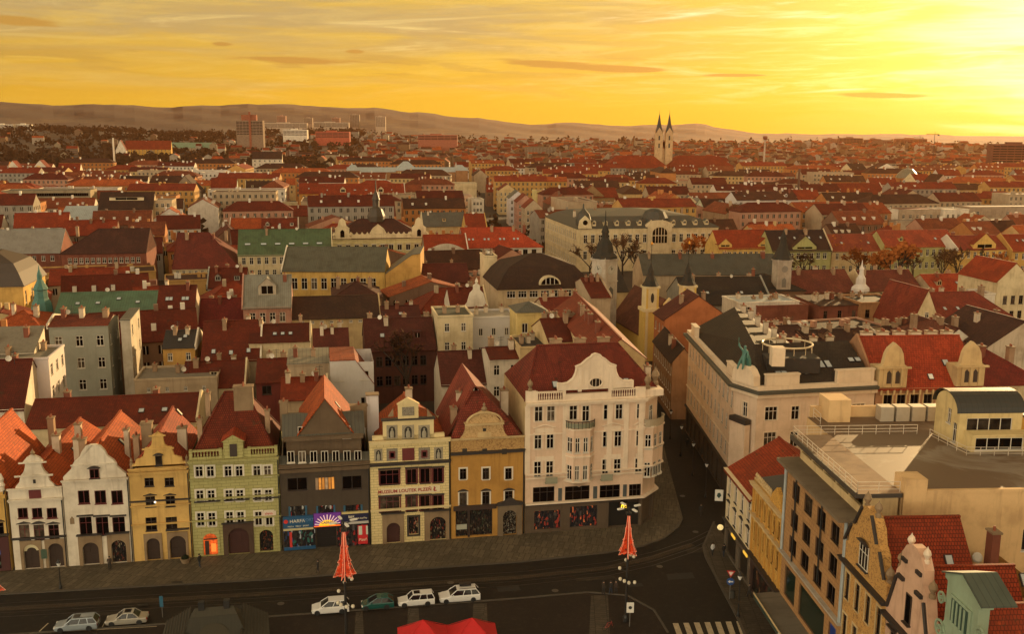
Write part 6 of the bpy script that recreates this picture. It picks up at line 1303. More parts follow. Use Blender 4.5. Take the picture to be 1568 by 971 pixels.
H('apartment_house', 'tall cream house with four small windows and green-black flat roof', (670, 487, 724), 17, 11, 'flat', wall=CREAM, rm=plain((.06, .06, .04), .7, 0, 'roof_felt', .5), win=(2, 3, 1.0, 1.7, 1.2, 3.9, 1.4), chim=1)
H('house', 'dark brown roof over a white base, in front of the tall cream house', (676, 588, 749), 9, 12, 'gable', (712, 537), wall=WHITE, rm=tiles((.10, .022, .012)), chim=1, win=(2, 1, 1.6, 1.4, .8, 3, 1.2), style='two')
H('modern_house', 'white modern flat-roofed house with stepped terraces', (722, 489, 790), 15.6, 9, 'flat', wall=plaster((.56, .52, .48), .1), rm=plain((.3, .26, .2), .7, 0, 'roof_felt', .4), win=(3, 2, .9, 1.6, 2.0, 4.0, 1.5), style='two', chim=2)
H('house', 'white back house with paired windows beside the pink corner house', (750, 549, 797), 14.2, 9, 'gable', (772, 531), wall=WHITE, rm=T_DK, win=(2, 4, 1.1, 1.9, 1.3, 3.9, .7), chim=1)
H('house', 'yellow cube house with dark pyramid roof', (792, 479, 839), 18.2, 8, 'pyr', None, 1.6, wall=plaster((.60, .45, .17)), rm=SLATE, win=(2, 1, 1.2, 2.0, 2.2, 4, 1.0), style='two', chim=0)
H('house', 'black flat roof behind the pink corner house with aerials', (797, 535, 850), 16, 10, 'flat', wall=SAND, rm=BLACKR, chim=3)
H('rear_wing', 'rear wing of the corner house, its sunlit orange roof slope facing the street', (912, 548, 988), 19.5, 44, 'gablef', None, 3.0, wall=SAND, rm=tiles((.27, .050, .018), .34, .25), ang=R(5.5), chim=4)
H('house', 'dark red roofs with aerials and satellite dishes behind the corner house', (840, 522, 900), 17.5, 14, 'gable', (870, 487), wall=SAND, chim=5, rm=T_DK)
H('house', 'red roofed house with antennas in front of the dome-roofed hall', (835, 480, 900), 16.5, 12, 'gable', (865, 455), wall=BEIGE, chim=4, rm=tiles((.20, .03, .014)))
H('house', 'dark red roof between the cream gable and the theatre hall', (905, 455, 935), 15, 20, 'gable', (920, 425), wall=BEIGE, chim=2)
# second band
H('school_building', 'long yellow building with grey-green slate roof and two brick chimneys', (432, 414, 589), 15, 18, 'gable', (510, 378), wall=YELLOW, rm=sheet((.085, .080, .052), .5, .7, .7), win=(9, 2, 1.7, 3.2, 2.2, 6.4, 2.5), ang=R(2), chim=0)
H('house', 'bright ochre blank end wall with slanting top beside the long yellow building', (590, 420, 644), 14.5, 18, 'prof', prof=[(0, 0), (.76, 5.4), (1, 5.8)], wall=OCHRE, rm=SLATE, ang=R(2), chim=0)
H('pink_house', 'pink house with ribbed grey roof and one large dormer', (372, 470, 446), 14.2, 14, 'gable', (410, 421), wall=PINK, rm=sheet((.20, .19, .15), .45, .6, .6), win=(4, 2, 1.3, 2.2, 1.5, 3.9, 1.4), chim=1, dorm=[(.5, .18, 4.0, 2.2, 4.0, plaster((.40, .33, .24)), sheet((.20, .19, .15), .45, .6, .6))])
H('hall', 'broad dark brown roof on a yellowish hall', (447, 488, 582), 11, 17, 'gable', (515, 453), wall=SAND, rm=T_BR, chim=0, win=(8, 1, .8, .6, .7, 3, 2))
H('house', 'dark brown tent-shaped roof rising behind the hall', (510, 457, 584), 12.5, 16, 'hip', (546, 431), wall=BROWN, rm=tiles((.075, .022, .012)), chim=2)
H('house', 'dark red low roof beside the ochre blank wall', (585, 492, 645), 10.5, 13, 'gable', (615, 468), wall=BEIGE, rm=tiles((.10, .02, .011)), chim=2)
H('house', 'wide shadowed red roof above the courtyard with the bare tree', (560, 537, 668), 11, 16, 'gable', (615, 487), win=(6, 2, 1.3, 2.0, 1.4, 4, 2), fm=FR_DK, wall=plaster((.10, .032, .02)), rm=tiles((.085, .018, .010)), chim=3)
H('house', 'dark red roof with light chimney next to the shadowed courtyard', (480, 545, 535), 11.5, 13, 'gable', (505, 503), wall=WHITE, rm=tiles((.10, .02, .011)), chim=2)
H('arcaded_building', 'long green copper roofed building with brown arcaded end front', (84, 478, 239), 14, 13, 'gable', (160, 447), wall=plaster((.26, .15, .085), .4), rm=COPPER, win=(6, 2, 1.4, 2.6, 1.6, 5.4, 1.6), style='two', fm=FR_DK, hood='arch', chim=0, sky=[(.2, .2, 1.0, .9), (.4, .2, 1, .9), (.6, .3, 1, .9), (.8, .2, 1, .9)], cat='building')
H('house', 'white house with dark red roof, four skylights and sunlit white firewall', (240, 473, 298), 15, 11, 'gable', (270, 437), wall=plaster((.52, .42, .32)), win=(3, 3, 1.2, 2.1, 1.6, 4.4, 1.2), fm=FR_DK, hood='flat', sky=[(.25, .2), (.35, .2), (.68, .2), (.78, .2)], chim=1)
H('house', 'dark red roof and grey wall beside the pink house', (318, 440, 377), 11.5, 14, 'gable', (347, 410), wall=GREY, chim=2)
H('house', 'deep red roof below the grey wall, left of the pink house', (303, 500, 371), 10, 14, 'gable', (338, 457), wall=BEIGE, rm=tiles((.15, .018, .012)), chim=2)
rt, *_ = H('mansard_palace', 'yellow palace with dark mansard roof and tan flat top, at the picture edge', (-70, 440, 35), 17, ('px', 72, 420)[1:], 'mansard', None, 7.5, wall=YELLOW, rm=plain((.055, .035, .022), .6, 0, 'mansard', .4), rw=(4, 2, 1.2, 3.0, 1.4, 5, 1.2), chim=0)
H('house', 'bright orange-red hipped roof below the teal spire', (-20, 505, 62), 13, 16, 'hip', (30, 475), wall=BROWN, rm=T_OR, chim=1)
H('house', 'dark red hipped roof with one sunlit orange side, left of the green roofs', (264, 412, 364), 11.5, 30, 'hipr', (310, 356), wall=CREAM, rm=tiles((.15, .025, .013)), win=(10, 1, .9, 1.2, .6, 3, 1), chim=2)
H('town_house', 'cream house under a bright moss-green roof with six dormer lights', (364, 390, 508), 15, 16, 'gable', (436, 351), wall=CREAM, rm=sheet((.058, .095, .038), .5, .6, .7), win=(12, 2, 1.2, 2.2, 1.0, 4, 1.2), sky=[(.1, .2, 1.8, .8), (.27, .2, 1.8, .8), (.42, .2, 1.8, .8), (.57, .2, 1.8, .8), (.72, .2, 1.8, .8), (.87, .2, 1.8, .8)], chim=1)
rt, fr, L, D, ro = H('neorenaissance_palace', 'cream neo-renaissance palace with ornamented parapet, corner gables and dark roof', (507, 366, 650), 17, 20, 'hip', (578, 335), wall=plaster((.58, .49, .24)), rm=tiles((.070, .022, .013)), win=(10, 2, 1.6, 2.0, 2.2, 4.5, 2), style='two', chim=0, band=(15.2,), hood='flat')
for u in (L * .12, L * .94):
    b = MB(); b.box(u - 2.4, u + 2.4, -.4, 1.2, 17, 20.6); b.prism([(u - 2.6, 20.6), (u + 2.6, 20.6), (u + 1.5, 21.4), (u + 1.0, 23.4), (u, 24.2), (u - 1.0, 23.4), (u - 1.5, 21.4)], -.4, .6); b.prism([(u - .7, 17.6), (u + .7, 17.6), (u + .7, 19.6), (u, 20.2), (u - .7, 19.6)], -.46, -.402, 1); b.build('gable', [CREAM, GLS], rt)
    for s_ in (-2.8, 2.8): urn(rt, u + s_, 0, 17, 1.5, CREAM)
b = MB(); b.box(L * .17, L * .88, -.2, .3, 17.0, 18.5)
for k in range(12): b.prism([(L * (.2 + k * .056), 18.5), (L * (.235 + k * .056), 18.5), (L * (.2175 + k * .056), 19.3)], -.2, .2)
b.build('parapet', [CREAM], rt); b = MB(); b.prism([(L * .5 - 3, 18.6), (L * .5 + 3, 18.6), (L * .5 + 2, 20.4), (L * .5, 22), (L * .5 - 2, 20.4)], -.25, .4); b.build('gable', [CREAM], rt)
b = MB(); b.lathe([(3.0, 22), (3.2, 24), (2.2, 26.5), (1.2, 27.2), (1.2, 29.5), (1.5, 29.7), (.9, 31.5), (.25, 33), (.15, 36), (0, 37)], 8, c=(L * .5, 10)); b.build('lantern_tower', [plain((.05, .035, .02), .6, 0, 'dark_copper', .5)], rt)
H('theatre_hall', 'theatre hall with swelling dark brown roof, half-round dormer and cream window band', (763, 443, 905), 15, 22, 'mansard', None, 7.6, wall=plaster((.56, .42, .25)), rm=tiles((.052, .024, .013)), win=(7, 2, 2.2, 1.7, .6, 4.5, 2.2), style='triple', chim=0)
rt = LABELLED[-1]; ro = [c for c in rt.children if c.name.startswith('roof')][0]; L = rt['_L']
b = MB(); b.prism([(2.8 * math.cos(math.pi * k / 12), 2.2 * math.sin(math.pi * k / 12)) for k in range(13)], -.5, 3, 0); b.prism([(2.3 * math.cos(math.pi * k / 12), .1 + 1.75 * math.sin(math.pi * k / 12)) for k in range(13)], -.56, -.502, 1)
for x in (-1.1, 0, 1.1): b.box(x - .08, x + .08, -.62, -.565, .1, 1.7, 2)
b.build('dormer', [CREAM, GLS, FR_WHITE], ro, (L * .55, .1, 15.9))
H('house', 'slim cream tower-like house beside the theatre hall', (742, 394, 761), 20, 8, 'flat', wall=CREAM, rm=SLATE, rw=None, chim=1)
H('house', 'vivid red roofed white house with a row of skylights near the theatre', (711, 380, 830), 14, 18, 'hipr', (745, 348), wall=WHITE, rm=T_BRIGHT, win=(8, 1, 1.7, 2.6, .8, 4, 2), fm=FR_DK, style='two', sky=[(.08, .2), (.13, .2), (.28, .2), (.33, .2), (.48, .2), (.53, .2), (.66, .2), (.71, .2)], chim=3)
rt, fr, L, D, ro = H('small_gabled_house', 'small white baroque gabled house with dark red roof', (690, 470, 745), 13.5, 12, 'gable', (705, 440), wall=WHITE, rm=T_DK, win=(3, 1, 1.0, 1.6, 1, 4, 1.2), chim=1)
u = L * .72; b = MB(); b.prism([(u - 3, 13.4), (u + 3, 13.4), (u + 2.2, 14.4), (u + 1.6, 16.6), (u + .8, 17.4), (u + .8, 18.4), (u, 19), (u - .8, 18.4), (u - .8, 17.4), (u - 1.6, 16.6), (u - 2.2, 14.4)], -.2, .5); b.lathe([(.3, 19), (.4, 19.4), (0, 20.4)], 6, c=(u, .1)); b.build('gable', [WHITE], rt)
H('town_house', 'brownish house with white arched pediment and red roof next to the vivid red roof', (651, 384, 716), 14.5, 13, 'gable', (684, 359), wall=plaster((.26, .19, .11)), rm=T_RED, win=(6, 2, 1.2, 2.0, 2.6, 4.2, 1.4), chim=1)
rt = LABELLED[-1]; L = rt['_L']; b = MB(); b.prism([(L * (.05 + .9 * k / 12), 14.6 + 2.2 * math.sin(math.pi * k / 12)) for k in range(13)], -.35, .4); b.build('pediment', [plaster((.55, .47, .36))], rt)
H('house', 'dark red lean-to roof with brick end wall in front of the brownish house', (648, 432, 720), 12, 16, 'gable', (690, 403), wall=BRICK, rm=tiles((.12, .022, .012)), chim=1)
# palace across the park with the street on its flank
rt, fr, L, D, ro = H('city_palace', 'huge cream city palace with dark mansard roof, corner dome and arched centre', (884, 350, 1100), 17, ('px', 851, 331)[1:], 'mansard', None, 5.8, wall=plaster((.60, .47, .27)), rm=plain((.055, .050, .036), .6, 0, 'mansard', .5), win=(18, 2, 1.5, 3.2, 2.6, 6.4, 2.6), lw=(16, 3, 1.3, 2.8, 2.0, 4.8, 2), band=(8.8,), hood='flat', chim=4)
u = L * .575; b = MB(); b.box(u - 5, u + 5, -.8, .5, 6, 17.3); b.prism([(u + 5.6 * math.cos(math.pi * k / 12), 17.3 + 2.6 * math.sin(math.pi * k / 12)) for k in range(13)], -.8, 1.5); b.prism([(u - 3, 11), (u + 3, 11)] + [(u + 3 * math.cos(math.pi * k / 8), 15.0 + 2.2 * math.sin(math.pi * k / 8)) for k in range(9)], -.9, -.81, 1);
for k in (-1.8, -.6, .6, 1.8): b.box(u + k - .12, u + k + .12, -1.0, -.905, 11, 17)
b.box(u - 3, u + 3, -1.0, -.905, 13.8, 14.1); b.build('centre_bay', [plaster((.58, .45, .27)), GLS], rt)
b = MB(); b.lathe([(3.0, 18), (3.1, 20), (2.4, 22.4), (1.0, 23.8), (.4, 24.6), (.3, 26), (0, 26.6)], 10, c=(3.2, 3.2)); b.lathe([(5.4, 18), (5.4, 20.5), (4.0, 23), (1.8, 24), (0, 24.2)], 12, c=(u, 6)); b.build('dome', [plain((.045, .042, .03), .6, 0, 'dark_copper', .5)], ro)
b = MB(); b.prism([(.3, 17), (5.7, 17), (5.2, 20), (3, 22), (.8, 20)], -.6, .4); b.prism([(3 + 1.0 * math.cos(2 * math.pi * k / 12), 19.3 + 1.0 * math.sin(2 * math.pi * k / 12)) for k in range(12)], -.68, -.605, 1); b.build('gable', [CREAM, GLS], rt)
for k in range(11): dormer(ro, L * (.12 + .08 * k), .9, 18.2, 1.5, 1.3, 2.5, CREAM, SLATE)
# houses lining the park beyond the second tower
H('town_house', 'yellow palace with two small pediments under a red roof', (1101, 380, 1183), 13.5, 13, 'gable', (1140, 352), wall=YELLOW, rm=T_RED, win=(9, 2, 1.3, 2.4, 1.4, 4.6, 1.4), chim=1, dorm=[(.12, .02, 5, 1.0, 3, YELLOW, T_RED), (.86, .02, 5, 1.0, 3, YELLOW, T_RED)])
H('town_house', 'olive green house with white windows and black roof', (1183, 384, 1273), 13, 14, 'gable', (1228, 352), wall=GREEN, rm=tiles((.045, .020, .014)), win=(8, 2, 1.5, 2.2, 1.0, 4.6, 1.6), chim=1, dorm=[(.55, .02, 9, 1.0, 3, GREEN, T_BR)], sky=[(.2, .3), (.45, .3), (.7, .3), (.9, .3)])
H('town_house', 'cream house with red roof behind the autumn trees', (1274, 384, 1356), 12.5, 14, 'gable', (1315, 358), wall=SAND, rm=tiles((.26, .05, .022)), win=(7, 2, 1.2, 2.2, 1.0, 4.6, 1.6), chim=0)
H('town_house', 'greenish yellow long house with wide red roof and white firewall', (1357, 378, 1466), 14, 14, 'gable', (1411, 352), wall=plaster((.40, .36, .14)), rm=tiles((.32, .055, .022)), win=(11, 2, 1.2, 2.3, 1.2, 4.6, 1.4), chim=0)
H('town_house', 'golden house with broad central pediment at the right end of the park', (1467, 382, 1549), 13.5, 14, 'gable', (1508, 360), wall=YELLOW, rm=tiles((.27, .045, .02)), win=(8, 2, 1.2, 2.2, 1.0, 4.6, 1.4), chim=1, dorm=[(.5, .02, 9, 1.6, 3, YELLOW, T_RED)])
H('town_house', 'orange-lit house at the picture edge past the golden house', (1550, 384, 1640), 13, 14, 'gable', (1590, 358), wall=OCHRE, rm=T_RED, win=(8, 2, 1.2, 2.2, 1.0, 4.6, 1.4), chim=0, sky=[(.2, .3), (.3, .3)])
# quarter round the yellow church
H('orange_house', 'burnt orange house with plain gable wall and brick chimney stub', (1018, 489, 1119), 15, 9, 'gablef', (1075, 453), wall=plaster((.42, .14, .05), .45), rm=tiles((.11, .026, .014)), lw=(3, 3, 1.0, 1.9, 1.6, 3.9, 1.0), ang=R(6), chim=1)
H('house', 'narrow house with dark roof on the side street below the orange house', (1030, 553, 1064), 11.5, 20, 'gablef', None, 2.5, wall=plaster((.30, .17, .09)), rm=tiles((.05, .025, .016)), lw=(10, 3, 1.0, 1.8, 1.2, 3.5, 1), ang=R(2), chim=1)
H('monastery_roof', 'long greenish grey monastery roof with three white chimneys', (985, 420, 1196), 13, 16, 'gable', (1090, 389), wall=BEIGE, rm=sheet((.060, .058, .042), .5, .7, .6), chim=4, ang=R(4))
H('monastery_wing', 'black roofed wing in front of the monastery roof', (1050, 466, 1182), 10, 22, 'gable', (1110, 424), wall=GREY, rm=tiles((.030, .022, .016)), chim=2, ang=R(4), sky=[(.3, .2), (.7, .2)])
H('house', 'dark grey roof of the street wing left of the church', (934, 446, 962), 11, 26, 'gable', (948, 405), wall=SAND, rm=tiles((.040, .030, .022)), ang=R(8), chim=2)
H('house', 'black slanting roofs at the foot of the second tower', (1150, 447, 1232), 12, 18, 'hip', (1190, 418), wall=BROWN, rm=tiles((.036, .026, .018)), chim=1)
# right-hand middle ground
H('house', 'wide dull red roof with two white chimneys left of the white turret', (1213, 448, 1312), 10.5, 15, 'gable', (1262, 413), wall=BROWN, rm=tiles((.15, .036, .02)), chim=2)
H('house', 'wide dull red roof right of the white turret', (1328, 445, 1412), 10.5, 15, 'gable', (1370, 413), wall=SAND, rm=tiles((.17, .038, .02)), chim=2, win=(6, 2, 1.0, 1.8, .8, 3.4, 1.2), fm=FR_DK)
H('house', 'bright red roof beside the tall cream house', (1430, 446, 1490), 10.5, 14, 'gable', (1460, 419), wall=BEIGE, rm=T_BRIGHT, chim=1)
H('house', 'tall cream house with red roof rising at the picture edge', (1528, 430, 1580), 17, 16, 'gablef', None, 4.5, wall=CREAM, rm=T_RED, win=(3, 3, 1.2, 2.2, 4.0, 4.0, 2.0), fm=FR_DK, chim=1)
H('house', 'slim white chimney-like house left of the tall cream house', (1508, 452, 1524), 15, 7, 'flat', wall=WHITE, chim=0)
H('house', 'broad red roof with three white chimneys and dormer lights', (1420, 492, 1552), 11.5, 18, 'hip', (1490, 446), wall=CREAM, rm=tiles((.21, .034, .016)), chim=4, sky=[(.3, .2), (.45, .2), (.6, .2)], hipin=.5)
H('house', 'cream gable house attached to the broad red roof', (1395, 498, 1440), 10.5, 16, 'gablef', (1417, 444), wall=CREAM, rm=tiles((.21, .034, .016)), chim=0, gw=True)
H('terrace_house', 'white roof terrace house above a dark brick wall', (1131, 466, 1224), 13, 10, 'flat', wall=WHITE, rm=PALEM, win=(4, 1, 1.6, 1.6, .7, 3, 1.5), style='two', chim=2)
H('brick_house', 'flat dark red brick house with white roof edge', (1160, 471, 1238), 12.2, 11, 'flat', wall=BRICK, rm=plain((.12, .07, .05), .8, 0, 'roof_felt', .5), chim=3)
H('house', 'brown brick house with broken roofs and tall chimneys', (1255, 468, 1318), 12.5, 13, 'shed', (1290, 456), wall=BRICK, rm=T_BR, win=(3, 2, 1.0, 2.0, 1.4, 4, 1.2), fm=FR_DK, chim=4)
H('house', 'orange-brown tower-like house with shady loggia', (1319, 466, 1384), 12.8, 12, 'flat', wall=plaster((.36, .18, .075), .6), rm=BLACKR, win=(3, 2, 1.2, 2.0, 1.4, 4, 1.2), fm=FR_DK, chim=2)
H('house', 'dark brown sunken roof behind the corner palace', (1246, 528, 1356), 12, 14, 'gable', (1300, 503), wall=BROWN, rm=tiles((.048, .018, .011)), chim=3)
H('house', 'dark brown roof with rusty patches behind the palace roof terrace', (1165, 520, 1246), 12.5, 14, 'gable', (1205, 498), wall=BRICK, rm=tiles((.065, .020, .012)), chim=3)
H('house', 'white gabled back house with weathered dark roof', (1446, 520, 1488), 14, 16, 'gablef', (1467, 503), wall=WHITE, rm=tiles((.10, .028, .017)), chim=1)
H('house', 'white back house with large windows between two white gables', (1488, 522, 1514), 13, 10, 'gable', (1500, 508), wall=WHITE, rm=tiles((.10, .03, .018)), win=(2, 2, 1.2, 2.4, 2.0, 4.4, .8), style='two', fm=FR_DK, chim=1)
H('house', 'stained white gable house at the picture edge behind the red roofs', (1513, 530, 1620), 14, 18, 'gablef', (1566, 492), wall=plaster((.52, .42, .30), .6), rm=tiles((.07, .028, .018)), chim=1)
H('house', 'rust red hipped roof behind the white gabled house', (1415, 530, 1500), 13, 14, 'hip', (1450, 488), wall=BEIGE, rm=tiles((.16, .05, .028)), chim=2)
H('house', 'deep red roof right of the renaissance dormers', (1500, 590, 1600), 14.5, 16, 'hip', (1545, 535), wall=CREAM, rm=tiles((.20, .024, .014)), chim=1, ang=FC.a - R(6))
H('house', 'dark patched roof with many chimneys above the red renaissance roof', (1375, 520, 1440), 12.5, 12, 'gable', (1407, 498), wall=BEIGE, rm=tiles((.075, .024, .014)), chim=5)

# ---------------------------------------------------------------- towers
def tower(name, label, cat, px, py, zt, w, ang, build):
    p = P(px, py, zt); rt = thing(name, label, cat, (p.x, p.y, 0), ang); FOOT.append((Frame((p.x - w / 2, p.y - w / 2), 0), w, w)); build(rt, zt, w); return rt
DCOP = plain((.022, .018, .011), .85, 0, 'dark_copper', .5)
def clock_tower(rt, zt, w):
    b = MB(); b.box(-w / 2, w / 2, -w / 2, w / 2, 0, zt); b.box(-w / 2 - .3, w / 2 + .3, -w / 2 - .3, w / 2 + .3, zt - .9, zt - .3); b.box(-w / 2 - .2, w / 2 + .2, -w / 2 - .2, w / 2 + .2, zt - 6.4, zt - 6.1)
    for sx in (-1, 1): b.box(sx * w * .42 - .3, sx * w * .42 + .3, -w / 2 - .15, -w / 2 - .003, 0, zt - .9)
    b.build('shaft', [plaster((.46, .39, .30), .6)], rt)
    for (nx, ny, rz) in ((0, -1, 0), (-1, 0, -90), (1, 0, 90)):
        q = MB(); q.prism([(1.3 * math.cos(2 * math.pi * k / 16), 1.3 * math.sin(2 * math.pi * k / 16)) for k in range(16)], -.12, 0); q.tube((0, -.16, 0), (.5, -.16, .5), .09, None, 4, 1); q.tube((0, -.16, 0), (-.2, -.16, .9), .07, None, 4, 1)
        for k in range(12): t = k * math.pi / 6; q.box(1.05 * math.sin(t) - .06, 1.05 * math.sin(t) + .06, -.15, -.123, 1.05 * math.cos(t) - .06, 1.05 * math.cos(t) + .06, 1)
        q.build('clock_face', [plain((.42, .38, .30), .6), IRON], rt, (nx * w / 2, ny * w / 2, zt - 3.2), R(rz))
        q = MB(); q.prism([(-.9, -1.6), (.9, -1.6), (.9, .7), (0, 1.5), (-.9, .7)], -.06, 0); q.build('louvre', [plain((.10, .09, .075), .8)], rt, (nx * w / 2, ny * w / 2, zt - 9), R(rz))
    b = MB(); k = w / 5.6; b.lathe([(4.2 * k, zt - .3), (4.1 * k, zt + .3), (2.9 * k, zt + 1.3), (2.7 * k, zt + 2.4), (2.4 * k, zt + 3.4), (1.5 * k, zt + 4.4), (1.1 * k, zt + 4.8), (1.1 * k, zt + 6.1), (1.35 * k, zt + 6.3), (.9 * k, zt + 7.3), (.4 * k, zt + 8.2), (.2 * k, zt + 9.4), (.1, zt + 11.5), (0, zt + 12)], 8, ph=R(22.5)); b.build('onion_dome', [DCOP], rt)
tower('clock_tower', 'white clock tower with dark onion dome standing before the city palace', 'tower', 926, 393, 22.5, 4.6, R(42), clock_tower)
def spire_tower(rt, zt, w):
    b = MB(); b.box(-w / 2, w / 2, -w / 2, w / 2, 0, zt); b.box(-w / 2 - .25, w / 2 + .25, -w / 2 - .25, w / 2 + .25, zt - .6, zt - .1); b.build('shaft', [plaster((.40, .33, .25), .6)], rt)
    q = MB(); q.prism([(.9 * math.cos(2 * math.pi * k / 14), .9 * math.sin(2 * math.pi * k / 14)) for k in range(14)], -.1, 0); q.build('clock_face', [plain((.2, .17, .13), .6)], rt, (0, -w / 2, zt - 2.6))
    for rz, nx, ny in ((0, 0, -1), (90, 1, 0)):
        q = MB(); q.prism([(-.6, -1.6), (.6, -1.6), (.6, .5), (0, 1.1), (-.6, .5)], -.06, 0); q.build('louvre', [plain((.16, .14, .11), .8)], rt, (nx * w / 2, ny * w / 2, zt - 6), R(rz))
    b = MB(); b.lathe([(w * .76, zt - .1), (w * .58, zt + 1.0), (w * .38, zt + 2.6), (w * .24, zt + 4.4), (w * .20, zt + 5.2), (w * .24, zt + 5.4), (w * .12, zt + 6.6), (.08, zt + 7.8), (0, zt + 8.4)], 8, ph=R(22.5)); b.build('spire', [DCOP], rt)
tower('bell_tower', 'slender white tower with dark concave spire near the olive house', 'tower', 1198, 396, 20.5, 3.9, R(8), spire_tower)
def teal(rt, zt, w):
    b = MB(); b.lathe([(2.6, zt - 4.5), (2.1, zt - 1.2), (1.5, zt - .2), (1.4, zt + 1.6), (1.7, zt + 1.8), (.95, zt + 3.2), (.55, zt + 4.0), (.55, zt + 5.0), (.15, zt + 6.2), (0, zt + 7.4)], 8); b.build('spire', [TEAL], rt); b = MB(); b.box(-3, 3, -3, 3, 0, zt - 4.5); b.build('shaft', [BROWN], rt)
tower('spire_tower', 'turquoise copper spire beside the yellow mansard palace', 'tower', 63, 455, 17, 6, 0, teal)
def turret(rt, zt, w):
    b = MB(); b.lathe([(2.0, 0), (2.0, zt - 4.6), (2.6, zt - 4.4), (2.5, zt - 3.6), (1.4, zt - 2.6), (1.3, zt - 1.0), (.7, zt), (.55, zt + 1.4), (.7, zt + 1.6), (.25, zt + 2.6), (.08, zt + 4), (0, zt + 4.2)], 8); b.build('turret', [plaster((.62, .56, .50), .15)], rt)
tower('ridge_turret', 'small white ridge turret between two dull red roofs', 'turret', 1319, 421, 15.5, 4, 0, turret)
# twin-towered yellow church
p = P(995, 473, 12.4); rt = thing('baroque_church', 'yellow baroque church with two dark-capped towers and curved white gable', 'church', (p.x, p.y, 12.4 - 20.5 * 1.25), R(12)); rt.scale = (.74, .74, 1.25); CH_ = plaster((.60, .40, .10), .25); CHW = plaster((.62, .50, .28), .2)
FOOT.append((Frame((p.x - 3, p.y - 3), R(12)), 14, 30)); b = MB(); b.box(-2.6, 2.6, -2.6, 2.6, 0, 20.5); b.box(10.2, 15.2, -2.4, 2.6, 0, 20.5); b.box(2.6, 10.2, -.8, 34, 0, 17); b.box(-1.8, 14.2, 2.7, 34, 0, 15)
b.build('wall', [CH_], rt)
for cx0 in (0, 12.7):
    b = MB(); b.box(cx0 - 2.1, cx0 + 2.1, -2.1, 2.1, 20.8, 24.6); b.box(cx0 - 3.0, cx0 + 3.0, -3.0, 3.0, 20.2, 20.8); b.box(cx0 - 2.5, cx0 + 2.5, -2.5, 2.5, 24.6, 25.0); tw = b.build('tower', [CHW], rt)
    for s_ in (-1, 1): q = MB(); q.box(cx0 + s_ * 1.8 - .3, cx0 + s_ * 1.8 + .3, -2.35, -2.102, 20.8, 24.6); q.build('pilaster', [CH_], tw)
    q = MB(); q.prism([(cx0 + .55 * math.cos(2 * math.pi * k / 12), 22.8 + .95 * math.sin(2 * math.pi * k / 12)) for k in range(12)], -2.2, -2.102); q.build('opening', [IRON], tw)
    b = MB(); b.lathe([(2.9, 25), (2.0, 25.8), (1.2, 27.0), (.95, 28.0), (.4, 28.8), (.1, 29.4), (.08, 32.6), (.3, 33), (0, 33.4)], 8, c=(cx0, 0), ph=R(22.5)); cap = b.build('spire', [DCOP], tw); q = MB(); q.lathe([(0, 32.6), (.4, 33), (0, 33.5)], 8, c=(cx0, 0)); q.build('finial', [plain((.8, .35, .04), .3, .8, 'gilding')], cap)
b = MB(); b.prism([(2.6, 17), (10.2, 17), (10.0, 18.4), (8.8, 19.6), (8.2, 21.4), (6.4, 22.6), (4.6, 21.4), (4.0, 19.6), (2.8, 18.4)], -1.0, .2); b.prism([(5.6, 17.6), (7.2, 17.6), (7.2, 19.8), (6.4, 20.6), (5.6, 19.8)], -1.06, -1.002, 1); b.build('gable', [CHW, GLS], rt)
for s_ in (-1.9, 1.9): b = MB(); b.box(s_ - .4, s_ + .4, -2.9, -2.602, 6, 20.2); b.build('pilaster', [CHW], rt)
b = MB(); b.slab((-2.2, 34, 15), (-2.2, 2.8, 15), (6.4, 2.8, 22.0), (6.4, 34, 22.0), .2); b.slab((14.6, 2.8, 15), (14.6, 34, 15), (6.4, 34, 22.0), (6.4, 2.8, 22.0), .2); b.build('roof', [tiles((.17, .06, .04))], rt)
# ---------------------------------------------------------------- the city beyond
def FH(label, eave, zE, D, roof, ridge, wall, rm=None, win=None, name='house', **k):
    k.setdefault('chim', 0); k.setdefault('cornice', False); return H(name, label, eave, zE, D, roof, ridge, wall=wall, rm=rm, win=win, **k)
T1, T2, T3, T4 = tiles((.24, .034, .009)), tiles((.16, .024, .007)), tiles((.36, .066, .014)), tiles((.085, .027, .012))
FLATR = plain((.15, .12, .09), .8, 0, 'roof_felt', .5)
FH('long concrete office building with dark window bands', (2, 293, 138), 21, 16, 'flat', None, plaster((.34, .27, .17)), BLACKR, (2, 4, 22, 1.6, 1.0, 3.6, 1), 'office_building', style='band', fm=FR_DK)
FH('dark-roofed office block with a white dormer strip and windowed end', (150, 320, 234), 18, 16, 'gable', 294, BEIGE, T_BR, (9, 2, 1.8, 1.8, 1.4, 3.6, 1.4), 'office_building', dorm=[(.5, .25, 15, 1.4, 3, CREAM, T_BR, 'flat')])
FH('pale five-storey block with close-set windows at a side street', (234, 308, 263), 21, 14, 'flat', None, BEIGE, FLATR, (3, 5, 1.4, 1.9, 1.0, 3.6, 1.0), rw=(4, 5, 1.3, 1.9, 1, 3.6, 1.5))
FH('hall with pale blue-grey metal roof behind the slate-roofed wing', (90, 337, 157), 13, 15, 'shed', 315, BROWN, PALEM, None, 'hall'); FH('metal roofed annex with orange side, beside the blue-grey hall', (157, 340, 203), 12.5, 14, 'shed', 321, BROWN, PALEM, None, 'hall')
FH('yellow gabled house with black lean-to among metal roofs', (20, 343, 88), 13.5, 12, 'gable', 325, YELLOW, PALEM, (2, 1, 4, 1.2, 1.2, 3, 3))
FH('grey tiled wing with a rusty patch, at the picture edge', (-60, 388, 92), 13, 18, 'gable', 351, BRICK, sheet((.22, .20, .17), .4, .6, .4), (10, 1, 1.2, 1.8, 1.2, 4, 2))
